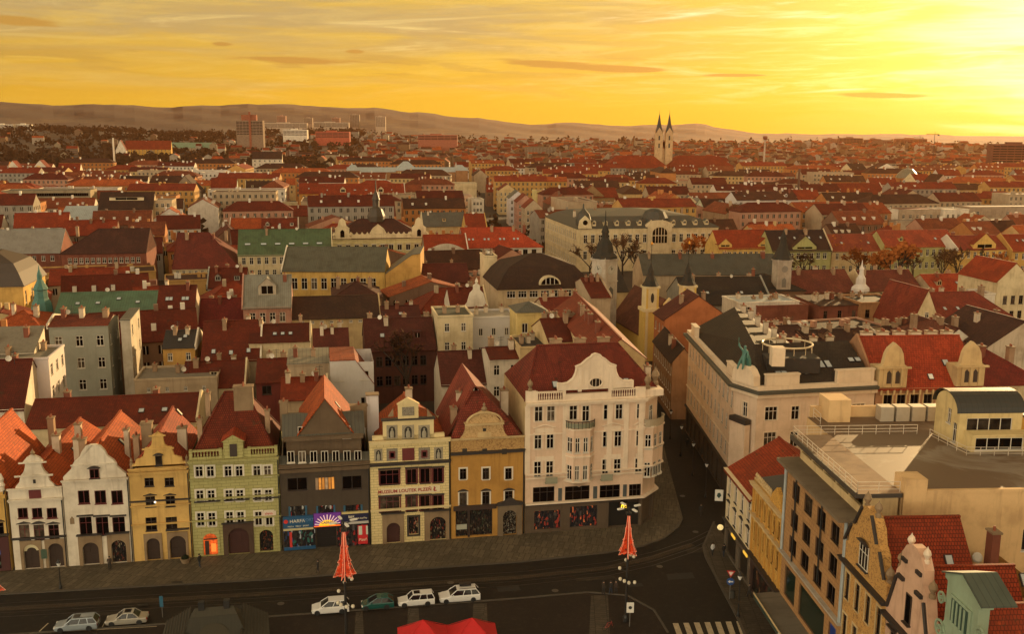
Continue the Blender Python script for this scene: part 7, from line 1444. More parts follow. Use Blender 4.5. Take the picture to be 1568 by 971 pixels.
FH('brick palace wing under dark brown roof with one orange sunlit end', (93, 389, 224), 14, 20, 'hipl', 350, BRICK, tiles((.085, .028, .016)), (13, 2, 1.2, 1.8, 1.4, 4, 2), chim=2)
for k, (x0, x1, ye, yr) in enumerate(((6, 34, 262, 246), (46, 78, 262, 245), (88, 122, 262, 250))):
    FH(('white gabled house farthest left of three on the rise', 'middle one of three white gabled houses, with the tallest end wall', 'white house with low red roof above the painted wall')[k], (x0, ye, x1), 15, 14, 'gablef' if k < 2 else 'gable', ((x0 + x1) / 2, yr), WHITE, T1, (2, 1, 1.6, 1.6, 1.4, 3, 4), gw=True)
rt, *_ = FH('dark building whose white end wall carries a large painted panel', (80, 266, 121), 15, 12, 'flat', None, BROWN, BLACKR)
L = rt['_L']; b = MB(); b.box(L * .26, L * .96, -.2, -.004, 9, 14.6); m_ = b.build('mural', [plain((.55, .50, .46), .6)], rt); b = MB(); b.prism([(L * .61 + L * .26 * math.cos(2 * math.pi * k / 16), 11.8 + 1.3 * math.sin(2 * math.pi * k / 16)) for k in range(16)], -.3, -.205); b.box(L * .3, L * .85, -.3, -.205, 13.5, 14.2, 1); b.build('motif', [plain((.05, .035, .03), .5), plain((.04, .12, .30), .5)], m_)
FH('white house with three attic bays under a dark roof', (183, 277, 226), 14.5, 13, 'gable', 269, WHITE, T_BR, (3, 1, 3, 3, .8, 3, 3), style='two')
FH('massive grey-brown gable with orange house front on its flank', (260, 295, 308), 17, 22, 'gablef', (284, 269), plaster((.24, .18, .12)), T_BR, None, rw=(5, 3, 1.3, 2, 1.2, 4, 1.5))
FH('vivid orange hipped roof standing over darker ones', (315, 256, 350), 15, 14, 'hip', 239, ORANGE, T3, (4, 1, 1.2, 1.6, 1, 3, 2))
FH('row of pale green street fronts beside the grey-brown gable', (322, 297, 362), 15, 20, 'gable', 272, PALEG, T1, (5, 3, 1.3, 1.9, 1.2, 3.8, 1.5))
FH('cream house with dark roof and white gable next to the spruce', (376, 291, 437), 14, 14, 'gable', 277, CREAM, T_BR, (6, 1, 1.8, 2.2, 1.0, 3.5, 2))
FH('bright orange and yellow end house of the red-roofed row', (458, 296, 488), 15, 16, 'gable', 280, plaster((.58, .27, .06)), T1, (2, 2, 1.8, 2.4, 1.4, 4.2, 2)); FH('long red roofed row with two yellow dormers', (488, 298, 620), 15, 16, 'gable', 281, SAND, T1, (10, 1, 1.4, 2, 1, 3.5, 2), dorm=[(.28, .1, 3.4, 2.0, 3, CREAM, T1), (.72, .1, 3.4, 2.0, 3, CREAM, T1)], sky=[(.1, .2), (.42, .2, 1.6, .8), (.55, .2, 1.6, .8), (.85, .2)])
FH('dark red roof with two big white triangular dormers', (474, 332, 606), 13.5, 17, 'gable', 307, WHITE, T2, None, dorm=[(.32, .02, 6.5, 1.8, 5, WHITE, T2), (.60, .02, 6.5, 1.8, 5, WHITE, T2)])
FH('long dull red roof stretching in front of the cream wall', (345, 331, 472), 12, 14, 'gable', 315, BROWN, T2, None, chim=2); FH('blank cream firewall with spruce before it', (395, 312, 455), 12, 10, 'flat', None, CREAM, FLATR)
FH('red house with torn orange roof near the green roof', (352, 350, 400), 12, 14, 'gable', 334, WHITE, T3, None, chim=1); FH('dark red gable roof behind the teal flat box', (400, 352, 456), 12, 14, 'gable', 334, WHITE, T2, None, chim=1)
rt, fr, L, D, ro = FH('grand museum with pale blue metal roof and central pavilion', (532, 263, 716), 19, 24, 'gable', 256, plaster((.36, .18, .08)), PALEM, (18, 3, 2.2, 3.4, 1.6, 5, 3), 'museum')
for u0_, u1_, h in ((.40, .58, 7.5), (0, .10, 4.5), (.9, 1, 4.5)):
    b = MB(); b.box(u0_ * L, u1_ * L, -2, D + 1, 0, 20); b.build('pavilion', [plaster((.36, .18, .08))], rt); q = MB(); c = (u0_ + u1_) / 2 * L; q.face([(u0_ * L - .5, -2.5, 20), (u1_ * L + .5, -2.5, 20), (c + 2, D / 2, 20 + h), (c - 2, D / 2, 20 + h)]); q.face([(u1_ * L + .5, -2.5, 20), (u1_ * L + .5, D, 20), (c + 2, D / 2, 20 + h)]); q.face([(u0_ * L - .5, D, 20), (u0_ * L - .5, -2.5, 20), (c - 2, D / 2, 20 + h)]); q.build('roof', [PALEM], rt)
FH('white stepped cube building before the museum', (577, 278, 597), 18, 12, 'flat', None, WHITE, FLATR, (2, 1, 1.6, 1.6, 1.2, 3, 3)); FH('grey modern building with a row of large windows', (598, 283, 676), 15, 14, 'flat', None, GREY, FLATR, (7, 2, 3.0, 2.4, .8, 3.8, 1.5), style='band')
FH('blank cream cube wall beside the grey modern building', (677, 281, 730), 16, 14, 'flat', None, CREAM, FLATR); FH('pale pink flat-topped house with a white bay', (702, 300, 722), 17, 14, 'flat', None, plaster((.50, .34, .24)), FLATR, (2, 3, 2, 1.6, 1.6, 3.8, 1.2)); FH('white flat-topped bay of the pale pink house', (722, 306, 741), 16, 14, 'flat', None, WHITE, FLATR, (3, 3, 1.3, 1.8, 1.2, 3.6, 1))
FH('wide dark brown roof before the grey modern building', (618, 328, 702), 12, 16, 'gable', 310, BROWN, T4, None, chim=2); FH('dark grey-green roof between red ones', (648, 346, 714), 12, 14, 'gable', 325, SAND, SLATE, None, chim=2); FH('yellow house with red roof at the mouth of the far street', (714, 349, 745), 13, 14, 'gable', 327, YELLOW, T1, (3, 1, 1.4, 2, 1, 3.5, 1.5), chim=1)
FH('tall white house with a bright white stair tower', (386, 243, 432), 22, 18, 'gable', 232, WHITE, T_BR, (6, 4, 1.6, 1.8, 1.4, 4, 2), 'apartment_house'); FH('brown school block beside the museum', (500, 258, 532), 19, 20, 'flat', None, BROWN, FLATR, (5, 3, 1.8, 2.4, 1.4, 4.4, 2), 'school')
for k, (x, ye, yr, wc, rc, lb) in enumerate(((830, 318, 306, BEIGE, T1, 'beige street house at the mouth of the canyon street'), (818, 309, 298, PINK, T1, 'pink street house on the sunny side of the canyon street'), (806, 303, 293, LILAC, SLATE, 'bluish white narrow house on the canyon street'), (790, 291, 281, SAND, T1, 'sand coloured street house farther along the canyon street'))):
    FH(lb, (x - 26, ye, x), 16, 16, 'gablef', None, wc, rc, (4, 4, 1.2, 2, 1.6, 3.6, 1), lw=(4, 4, 1.2, 2, 1.2, 3.6, 1), ang=R(6), rh=4)
FH('pale yellow cube wall above the canyon street', (822, 293, 852), 17, 14, 'flat', None, plaster((.60, .48, .20)), T1, None)
FH('brown stone school with triangular pediment and red roof', (866, 302, 947), 15, 16, 'gable', 287, plaster((.27, .17, .08)), T1, (9, 3, 1.6, 2.2, 2.2, 4.4, 1.5), 'school', dorm=[(.5, .02, 15, .6, 3, plaster((.27, .17, .08)), T1)], chim=3)
FH('plain red roof with satellite dish beside the stone school', (947, 319, 1004), 12, 14, 'gable', 303, SAND, T1, None, chim=1); FH('yellow hall with flat roof in the red roofed quarter', (808, 250, 842), 18, 16, 'flat', None, plaster((.60, .38, .07)), FLATR, (6, 2, 1.8, 2.6, 1.4, 4.8, 2))
FH('dark grey office slab with white end', (806, 225, 852), 24, 18, 'flat', None, plaster((.16, .12, .08)), FLATR, (9, 4, 2.2, 1.8, 1.4, 3.8, 2), 'office_building'); FH('pale grey mansard house with wide gable', (1029, 313, 1076), 14, 14, 'gable', 303, CREAM, sheet((.20, .18, .14), .6), (5, 2, 1.4, 2, 1.2, 3.6, 1.6), dorm=[(.6, .1, 8, .8, 4, CREAM, SLATE)]); FH('white gable and small green house behind the city palace', (1078, 318, 1126), 13.5, 13, 'gable', 304, plaster((.46, .50, .34)), T4, (4, 2, 1.4, 2, 1.2, 3.6, 1.6), dorm=[(.6, .1, 4, 1.2, 4, WHITE, SLATE)])
FH('long red roofed barracks with dark brick front', (930, 257, 1024), 18, 26, 'hip', 238, plaster((.20, .10, .05)), T1, (14, 2, 1.8, 3, 1.6, 5, 3), 'barracks'); FH('second red roofed wing of the barracks with pale end', (1026, 256, 1124), 18, 26, 'hip', 238, plaster((.24, .14, .07)), T1, (14, 2, 1.8, 3, 1.6, 5, 3), 'barracks')
FH('white apartment house with dark roof behind the bare tree', (1128, 306, 1222), 19, 15, 'gable', 293, plaster((.56, .52, .48), .15), T4, (9, 3, 1.5, 2.2, 1.2, 4.2, 2), 'apartment_house', chim=5)
FH('orange plastered house with bright orange roof and pale gable end', (1224, 324, 1320), 16, 18, 'gable', 309, plaster((.42, .20, .07)), T3, (8, 2, 1.4, 2.2, 1.2, 4.2, 2), chim=2); FH('rust coloured house beside the white firewall', (1322, 326, 1365), 16, 18, 'gable', 310, plaster((.36, .17, .07)), T3, (4, 2, 1.4, 2.2, 1.2, 4.2, 2), chim=2)
FH('white firewall slab between orange houses and the long beige block', (1362, 322, 1376), 16, 10, 'flat', None, WHITE, FLATR); FH('long beige modern block with few windows, behind the park houses', (1377, 322, 1445), 16, 14, 'flat', None, plaster((.40, .30, .20)), T2, (6, 1, 1.4, 2, 2.2, 4, 2)); FH('white terraced modern house set in the long beige block', (1445, 322, 1484), 16, 14, 'flat', None, WHITE, FLATR, (4, 2, 1.4, 2, 2.0, 4, 2)); FH('grey-brown blank block at the right end of the modern row', (1486, 318, 1600), 16, 14, 'flat', None, plaster((.34, .25, .17)), FLATR, (3, 1, 1.6, 2.4, 2, 4, 4))
FH('low long pale wall building in front of the modern row', (1372, 340, 1600), 12, 10, 'flat', None, plaster((.42, .33, .23)), FLATR, (4, 1, 1, 1.6, 2, 4, 8))
FH('cream apartment house with big white blank gable', (1306, 262, 1330), 17, 26, 'gable', 250, CREAM, T_BR, (4, 3, 1.6, 2.2, 1.2, 4.2, 1.6)); FH('large white blank gable wall of the cream apartment house', (1330, 264, 1384), 17, 16, 'gablef', (1357, 250), WHITE, T4, None); FH('long red roofed market hall with pale wall', (1268, 298, 1356), 12, 18, 'gable', 280, CREAM, T1, None, 'hall')
FH('yellow house at the end of the market hall', (1360, 304, 1404), 13, 14, 'gable', 292, YELLOW, T1, (4, 1, 1.4, 2, 1, 3.6, 2)); FH('white house with red striped roof of skylights', (1404, 281, 1430), 16, 20, 'gable', 266, CREAM, T1, (4, 2, 1.6, 2, 1.2, 4, 2), sky=[(.2, .1, 1.2, 2), (.4, .1, 1.2, 2), (.6, .1, 1.2, 2), (.8, .1, 1.2, 2)]); FH('grey blank side of the house with the striped roof', (1430, 283, 1456), 16, 16, 'gablef', (1440, 267), plaster((.44, .36, .28)), T4, None); FH('golden yellow house on the right hillside', (1456, 280, 1506), 15, 16, 'flat', None, YELLOW, T1, (6, 2, 1.6, 2, 1.2, 4, 2)); FH('ochre house with spread red roof near the right edge', (1505, 308, 1560), 12, 16, 'hip', 293, OCHRE, T2, (5, 1, 1.4, 2, 1, 3.6, 2))
rt = thing('dome_hall', 'grey-green glazed dome above old roofs on the right', 'dome', P(1388, 285, 12)); b = MB(); b.lathe([(10, -12), (10, 2), (9.6, 5), (7.6, 10), (4, 13.6), (1, 14.6), (.6, 16.4), (0, 17)], 16); b.build('dome', [sheet((.16, .14, .09), 1.2, .4)], rt, (0, 0, 0))
FH('long yellow house row lit by the sun beyond the woodland edge', (192, 228, 262), 16, 16, 'gable', 215, plaster((.62, .36, .08)), T1, (12, 2, 1.8, 2.4, 1.4, 4.4, 3)); FH('long pale green-roofed institute', (262, 226, 330), 15, 18, 'gable', 218, BEIGE, sheet((.16, .24, .15), .8), (14, 1, 2, 2, 1, 4, 2)); FH('white gable wall with slim factory chimney', (177, 230, 193), 15, 14, 'gablef', (185, 214), WHITE, T1, None)
# towers and blocks on the skyline: px range, top row, distance, colour
def block(label, x0, x1, yt, dist, wall, nw=6, nr=8, name='tower_block', zb=0.0, D=16):
    d = lambda x, y: (lambda q: Vector((0, 0, HC)) + q * (dist / q.y))(ray(x, y)); a, c = d(x0, yt), d(x1, yt); L = (c - a).length
    zb = max(0, land_xy(a.x, a.y) - 4); rt = thing(name, label, 'tower block', (a.x, a.y, zb)); h = a.z - zb; b = MB(); FOOT.append((Frame((a.x, a.y), 0), L, D)); b.box(0, L, 0, D, 0, h); b.box(L * .3, L * .6, D * .3, D * .7, h, h + 2.5); b.build('wall', [wall], rt)
    fh = min(3.2, h * .9 / max(1, nr)); b = MB()
    for r in range(nr):
        z = h - 1.0 - (r + 1) * fh; b.box(.8, L - .8, -.06, -.004, z, z + fh * .5)
        for k in range(1, nw): b.box(L * k / nw - .35, L * k / nw + .35, -.1, -.062, z, z + fh * .5, 1)
    b.build('window_band', [GLS, wall], rt); return rt, L, h
HC_ = plaster((.30, .22, .15)); HC2 = plaster((.22, .15, .10)); HC3 = plaster((.44, .34, .24))
rt, L, h = block('dark panel tower pair with a tall red-brown chimney shaft', 361, 402, 184, 2150, HC2, 8, 9); b = MB(); b.box(L * .48, L * .56, -.8, -.05, 0, h + 18); b.box(L * .2, L * .75, 2, 14, h - .1, h + 12); b.build('lift_shaft', [plaster((.26, .08, .04))], rt)
for lb, x0, x1, yt, dist, wm, nr in (('tall slim grey tower block standing alone on the hill', 535, 550, 175, 3200, HC_, 12), ('white striped tower block right of the slim grey one', 575, 590, 178, 3300, HC3, 10), ('pinkish tower block above the long housing slab', 424, 437, 177, 3250, plaster((.36, .19, .12)), 10), ('distant low orange tower right of the pinkish block', 465, 478, 180, 3350, HC_, 6), ('pale long housing slab in front of the hills', 402, 470, 188, 3000, HC3, 4), ('light housing slab near the slim grey tower', 480, 534, 187, 3100, HC3, 4), ('distant orange block between the two hill towers', 508, 520, 180, 3400, plaster((.36, .19, .12)), 5)):
    block(lb, x0, x1, yt, dist, wm, 6, nr)
for lb, x0, x1, yt, dist, wm, nr in (('long red and yellow striped school slab', 483, 535, 201, 2350, plaster((.40, .09, .05)), 4), ('white office cube on the woodland edge', 433, 470, 198, 2450, WHITE, 4), ('white hospital slab at the picture edge', -20, 20, 190, 2700, WHITE, 4), ('second white hospital slab, closer to the field', 23, 46, 190, 2720, WHITE, 4), ('brick red warehouse block', 640, 700, 206, 2200, plaster((.30, .10, .06)), 3)): block(lb, x0, x1, yt, dist, wm, 6, nr, 'office_building')
for lb, x0, x1, yt, dist, wm, nr in (('brown panel block left of three on the right skyline', 1286, 1322, 211, 2500, plaster((.16, .07, .035)), 6), ('wide brown panel block in the middle of the right skyline', 1326, 1366, 214, 2500, plaster((.13, .055, .03)), 6), ('pinkish panel block below the crane', 1372, 1420, 212, 2700, plaster((.26, .10, .05)), 5), ('faint low block between panel blocks and the edge', 1464, 1516, 221, 2500, plaster((.2, .08, .04)), 4), ('dark block with white balconies at the picture edge', 1521, 1600, 220, 1300, plaster((.14, .05, .03)), 7), ('faint distant block right of the church hill', 1262, 1284, 212, 2800, plaster((.22, .10, .06)), 4)): block(lb, x0, x1, yt, dist, wm, 7, nr, 'panel_block')
# twin-spired church
def dpt(x, y, dist): q = ray(x, y); return Vector((0, 0, HC)) + q * (dist / q.y)
p = dpt(1017, 233, 1050); rt = thing('twin_spired_church', 'pale stone church with two slender dark spires on the skyline', 'church', (p.x, p.y, 0)); s = 1050 / 1500
zt = dpt(1017, 204, 1050).z; zs = dpt(1017, 176, 1050).z; b = MB(); ST = plaster((.50, .33, .17))
for cx0 in (-6.2, 4.4): b.box(cx0 - 3.8, cx0 + 3.8, -3.8, 3.8, 0, zt)
b.box(-2, 2, -1, 40, 0, zt - 16); b.build('wall', [ST], rt)
for cx0 in (-6.2, 4.4):
    b = MB()
    for a in range(4):
        rot = Matrix.Rotation(a * math.pi / 2, 3, 'Z'); b.face([Vector((cx0, 0, 0)) + rot @ Vector(v) for v in ((-3.9, -3.9, zt), (3.9, -3.9, zt), (0, -3.9, zt + 6))])
    tw = b.build('spire_gables', [ST], rt); b = MB(); b.lathe([(4.1, zt + .2), (2.3, zt + 8), (.25, zs + 1), (0, zs + 1.5)], 8, c=(cx0, 0), ph=R(22.5), smooth=False); b.tube((cx0, 0, zs), (cx0, 0, zs + 5), .22, .1, 5); b.build('spire', [plain((.030, .026, .022), .6)], rt)
    for zz_ in (zt - 7, zt - 15):
        b = MB(); b.prism([(cx0 - .8, zz_), (cx0 + .8, zz_), (cx0 + .8, zz_ + 4), (cx0, zz_ + 5), (cx0 - .8, zz_ + 4)], -3.95, -3.81); b.build('belfry_opening', [IRON], rt)
b = MB(); b.slab((-9, 42, zt - 18), (-9, 0, zt - 18), (0, 0, zt - 8), (0, 42, zt - 8), .3); b.slab((9, 0, zt - 18), (9, 42, zt - 18), (0, 42, zt - 8), (0, 0, zt - 8), .3); b.build('roof', [T1], rt)
def mast(label, name, x, yb, yt, dist, w, cat, extra=None, mat=None):
    a, c = dpt(x, yb, dist), dpt(x, yt, dist); rt = thing(name, label, cat, (a.x, a.y, 0)); b = MB(); b.tube((0, 0, 0), (0, 0, c.z), w, w * .7, 8); b.build('shaft', [mat or plaster((.4, .33, .26))], rt)
    if extra: b = MB(); extra(b, c.z); b.build(*(('tank', [BRICK]) if name == 'water_tower' else ('jib', [IRON])), rt)
mast('slim white factory chimney by the white gable wall', 'factory_chimney', 174, 228, 211, 1000, 1.2, 'chimney', mat=WHITE)
mast('dark water tower with cup-shaped tank on the skyline', 'water_tower', 1171, 225, 213, 1500, 1.6, 'water tower', lambda b, z: b.lathe([(1.8, z - 1), (3.4, z + .2), (3.6, z + 4), (3.2, z + 4.6), (0, z + 5)], 10))
def jib(b, z): b.box(-14, 7, -.4, .4, z, z + .9); b.box(5, 7, -.6, .6, z - 1.6, z); b.tube((0, 0, z), (0, 0, z + 4), .3); b.tube((0, 0, z + 4), (-13, 0, z + .9), .12); b.tube((0, 0, z + 4), (6, 0, z + .9), .12)
mast('tall construction crane above the panel blocks', 'tower_crane', 1430, 225, 206, 1600, .5, 'crane', jib, IRON); mast('smaller distant crane left of the tall one', 'tower_crane', 1408, 222, 211, 2100, .4, 'crane', jib, IRON)
mast('tall dark brick chimney between the white apartment house and the orange house', 'factory_chimney', 1221, 312, 258, 620, 1.0, 'chimney', mat=plaster((.10, .05, .03)))

# ---------------------------------------------------------------- the rest of the city: houses in street-aligned rows wherever nothing else stands
PROTO = []
RG = random.Random(21)
WALLS = [('cream', (.52, .41, .26)), ('ochre', (.46, .26, .08)), ('white', (.60, .54, .46)), ('brown', (.18, .10, .06)), ('pink', (.42, .22, .14)), ('grey', (.28, .24, .19)), ('orange', (.42, .17, .05)), ('beige', (.40, .30, .19)), ('sandy', (.50, .35, .16))]
ROOFS = [('dark red', C_TILE_DK), ('red', (.25, .035, .009)), ('orange', (.40, .085, .020)), ('brown', (.08, .028, .012)), ('rust red', (.22, .052, .018)), ('black', (.04, .024, .014))]
def proto(kind, L, D, h, rh, wn, rn, wings):
    b = MB(); b.wall((0, 0), (L, 0), 0, h); b.wall((L, 0), (L, D), 0, h); b.wall((L, D), (0, D), 0, h); b.wall((0, D), (0, 0), 0, h)
    if kind == 'gable':
        for x in (0, L): b.face([(x, 0, h), (x, D, h), (x, D / 2, h + rh - .2)])
    if kind == 'gablef':
        for y in (0, D): b.face([(0, y, h), (L, y, h), (L / 2, y, h + rh - .2)])
    q = MB(); roof_mesh(q, kind, L, D, h, rh); b.v += q.v; n = len(b.v) - len(q.v)
    b.f += [tuple(i + n for i in f) for f in q.f]; b.m += [1 if m_ == 0 else 0 for m_ in q.m]; b.sm += q.sm
    nr = max(1, int(h / 3.6) - 1)
    for s_, LL in ((0, L), (1, D)):
        nc = max(2, int(LL / 3.0))
        for r in range(nr):
            for k in range(nc):
                u, z = LL * (k + .5) / nc, h - 3.0 - r * 3.5
                if s_ == 0: b.box(u - .55, u + .55, -.05, -.01, z, z + 1.8, 2); b.box(u - .06, u + .06, -.075, -.052, z, z + 1.8, 3)
                else: b.box(L + .01, L + .05, u - .55, u + .55, z, z + 1.8, 2)
    for k in range(RG.randint(2, 5)):
        x, y = RG.uniform(.1, .9) * L, D * RG.uniform(.4, .6); z = roof_z(kind, L, D, h, rh, x, y); b.box(x - .45, x + .45, y - .6, y + .6, z - 1.5, z + 1.5, RG.choice((0, 0, 0, 3)))
    if RG.random() < .5 and kind in ('gable',):
        for k in range(RG.randint(2, 4)): x = L * (k + .7) / 4.6; b.box(x - .5, x + .5, D * .15, D * .30, h + rh * .3, h + rh * .55, 3)
    return b.mesh('house', [plaster(dict(WALLS)[wn], .4), tiles(dict(ROOFS)[rn]), GLS, FR_WHITE])
for k in range(44):
    kind = RG.choice(('gable', 'gable', 'gable', 'gablef', 'hip', 'gable', 'flat')); L, D, h = RG.uniform(13, 26), RG.uniform(11, 15), RG.uniform(9.5, 15); wn, rn = RG.choice(WALLS)[0], RG.choice(ROOFS[:5] if kind != 'flat' else ROOFS[3:])[0]
    PROTO.append((proto(kind, L, D, h, RG.uniform(3.4, 5.5), wn, rn, 0), kind, L, D, h, wn, rn))
BLOCKS = []
for k in range(30):
    kind = RG.choice(('gable', 'gable', 'gable', 'hip', 'flat')); L, D, h = RG.uniform(24, 48), RG.uniform(12, 15), RG.uniform(14, 20.5); wn, rn = RG.choice(WALLS[:3] + WALLS[2:3] + WALLS[4:])[0], RG.choice(ROOFS[:5] if kind != 'flat' else ROOFS[3:])[0]
    BLOCKS.append((proto(kind, L, D, h, RG.uniform(2.8, 4.4), wn, rn, 0), kind, L, D, h, wn, rn))
def corners(fr, L, D): return [fr.w(0, 0), fr.w(L, 0), fr.w(L, D), fr.w(0, D)]
OBB = [(corners(f, L, D), f.u, f.n) for f, L, D in FOOT]
CELL = {}
def cell_add(i):
    c = OBB[i][0]; xs, ys = [p.x for p in c], [p.y for p in c]
    for gx in range(int(min(xs) // 40), int(max(xs) // 40) + 1):
        for gy in range(int(min(ys) // 40), int(max(ys) // 40) + 1): CELL.setdefault((gx, gy), []).append(i)
for i in range(len(OBB)): cell_add(i)
def overlap(A, B, mg):
    for ax in (A[1], A[2], B[1], B[2]):
        a = [p.dot(ax) for p in A[0]]; b_ = [p.dot(ax) for p in B[0]]
        if max(a) + mg < min(b_) or max(b_) + mg < min(a): return False
    return True
STREETS = [((24, 120), (29, 330), 10), ((24, 300), (18, 420), 9), ((-12, 560), (-70, 1100), 9), ((2, 420), (-14, 600), 9)]
PARK = [(12, 255), (150, 262), (240, 300), (240, 400), (18, 405)]
def in_poly(p, poly):
    c = False
    for i in range(len(poly)):
        (x0, y0), (x1, y1) = poly[i], poly[i - 1]
        if (y0 > p.y) != (y1 > p.y) and p.x < (x1 - x0) * (p.y - y0) / (y1 - y0) + x0: c = not c
    return c
def near_street(p):
    for (a, b_, w) in STREETS:
        a, b_ = Vector((*a, 0)), Vector((*b_, 0)); t = max(0, min(1, (p - a).dot(b_ - a) / (b_ - a).length_squared))
        if (p - a.lerp(b_, t)).length < w: return True
    return False
FAR_DONE = 0
def try_place(x, y, ang, pr, mg=1.5):
    fr = Frame((x, y), ang); me, kind, L, D, h, wn, rn = pr; C_ = corners(fr, L, D); ob = (C_, fr.u, fr.n); cen = fr.w(L / 2, D / 2)
    if near_street(cen) or any(near_street(q) for q in C_) or (in_poly(cen, PARK)): return False
    px, py = pix((cen.x, cen.y, h))
    if px < 540 and cen.y > 980: return False
    if not (-30 < px < 1600): return False
    xs, ys = [p.x for p in C_], [p.y for p in C_]; seen = set()
    for gx in range(int(min(xs) // 40) - 1, int(max(xs) // 40) + 2):
        for gy in range(int(min(ys) // 40) - 1, int(max(ys) // 40) + 2):
            for i in CELL.get((gx, gy), ()):
                if i in seen: continue
                seen.add(i)
                if overlap(ob, OBB[i], mg): return False
    OBB.append(ob); cell_add(len(OBB) - 1); return fr, px, py
AUTO = []
def district(y):
    return R(10.9) + R(9) * math.sin(y * .006)
rows = []
y = 150.0
while y < 1500:
    rows.append(y); y += 17 if y < 380 else (30 if y < 600 else .068 * y)
for y in rows:
    half = y * .60 + 20; x = -half; big = y > 430
    while x < half and len(AUTO) < 300:
        pr = RG.choice(BLOCKS if big and RG.random() < .7 else PROTO)
        if y < 380:
            cands = [q for q in PROTO if q[4] < 11.2]; pr = RG.choice(cands)
        a = district(y) + (R(90) if RG.random() < .25 else 0) + R(RG.uniform(-3, 3)); yy = y + math.tan(R(8)) * x * .4 + RG.uniform(-5, 5) * (1 if y < 600 else 2.5)
        r_ = try_place(x, yy, a, pr, .4 if y < 380 else 1.0)
        if r_:
            fr, px, py = r_; me, kind, L, D, h, wn, rn = pr; nm = 'apartment_house' if h > 11.9 else 'house'; o = obj(nm, me, None, (x, yy, 0), a); o['category'] = nm.replace('_', ' '); o['group'] = 'houses filling the city'
            sc_ = 1.0 if y < 700 else 1.0 + (y - 700) / 2200; o.scale = (sc_, sc_, 1.0 + (sc_ - 1) * .3); AUTO.append((o, px, py, wn, rn, kind, L)); x += L * (1.02 if y < 420 else 1.25) * sc_ + RG.choice((0, 0, 2, 9))
        else: x += 5 if y < 420 else 9
# houses too far off to count: one sea of roofs
b = MB()
for k in range(2600):
    d = 1250 + 1500 * RG.random() ** .8; az = R(RG.uniform(-32, 32)); x, y = d * math.sin(az), d * math.cos(az)
    px, py = pix((x, y, 12))
    if px < 560 and RG.random() < (.96 if px < 330 else .75): continue
    L, D, h, rh = RG.uniform(10, 26), RG.uniform(9, 14), RG.uniform(6, 15), RG.uniform(2.5, 5); a = R(10 + RG.choice((0, 90)) + RG.uniform(-12, 12)); ca_, sa_ = math.cos(a), math.sin(a); z0_ = land_xy(x, y); T = lambda u, v, z: (x + u * ca_ - v * sa_, y + u * sa_ + v * ca_, z + z0_)
    wm_, rm_ = RG.randint(0, 4), 5 + RG.randint(0, 3)
    cs = [(0, 0), (L, 0), (L, D), (0, D)]
    for i in range(4): p, q = cs[i], cs[(i + 1) % 4]; b.face([T(*p, 0), T(*q, 0), T(*q, h), T(*p, h)], wm_)
    for u in (0, L): b.face([T(u, 0, h), T(u, D, h), T(u, D / 2, h + rh)], wm_)
    b.face([T(0, 0, h), T(L, 0, h), T(L, D / 2, h + rh), T(0, D / 2, h + rh)], rm_); b.face([T(L, D, h), T(0, D, h), T(0, D / 2, h + rh), T(L, D / 2, h + rh)], rm_)
    if k % 2 == 0:
        for z in range(int((h - 1) // 3.3)): b.face([T(1, -.06, h - 2.6 - z * 3.3), T(L - 1, -.06, h - 2.6 - z * 3.3), T(L - 1, -.06, h - 1.2 - z * 3.3), T(1, -.06, h - 1.2 - z * 3.3)], 9)
tag(b.build('distant_roofs', [plaster(tuple(v * .55 for v in c), .6) for c in ((.52, .41, .26), (.30, .17, .08), (.60, .50, .38), (.34, .22, .13), (.26, .14, .09))] + [tiles(c) for _, c in ROOFS[:4]] + [plain((.06, .045, .035), .5)]), 'mass of small distant houses and roofs reaching the hills', 'roofs', kind='stuff')

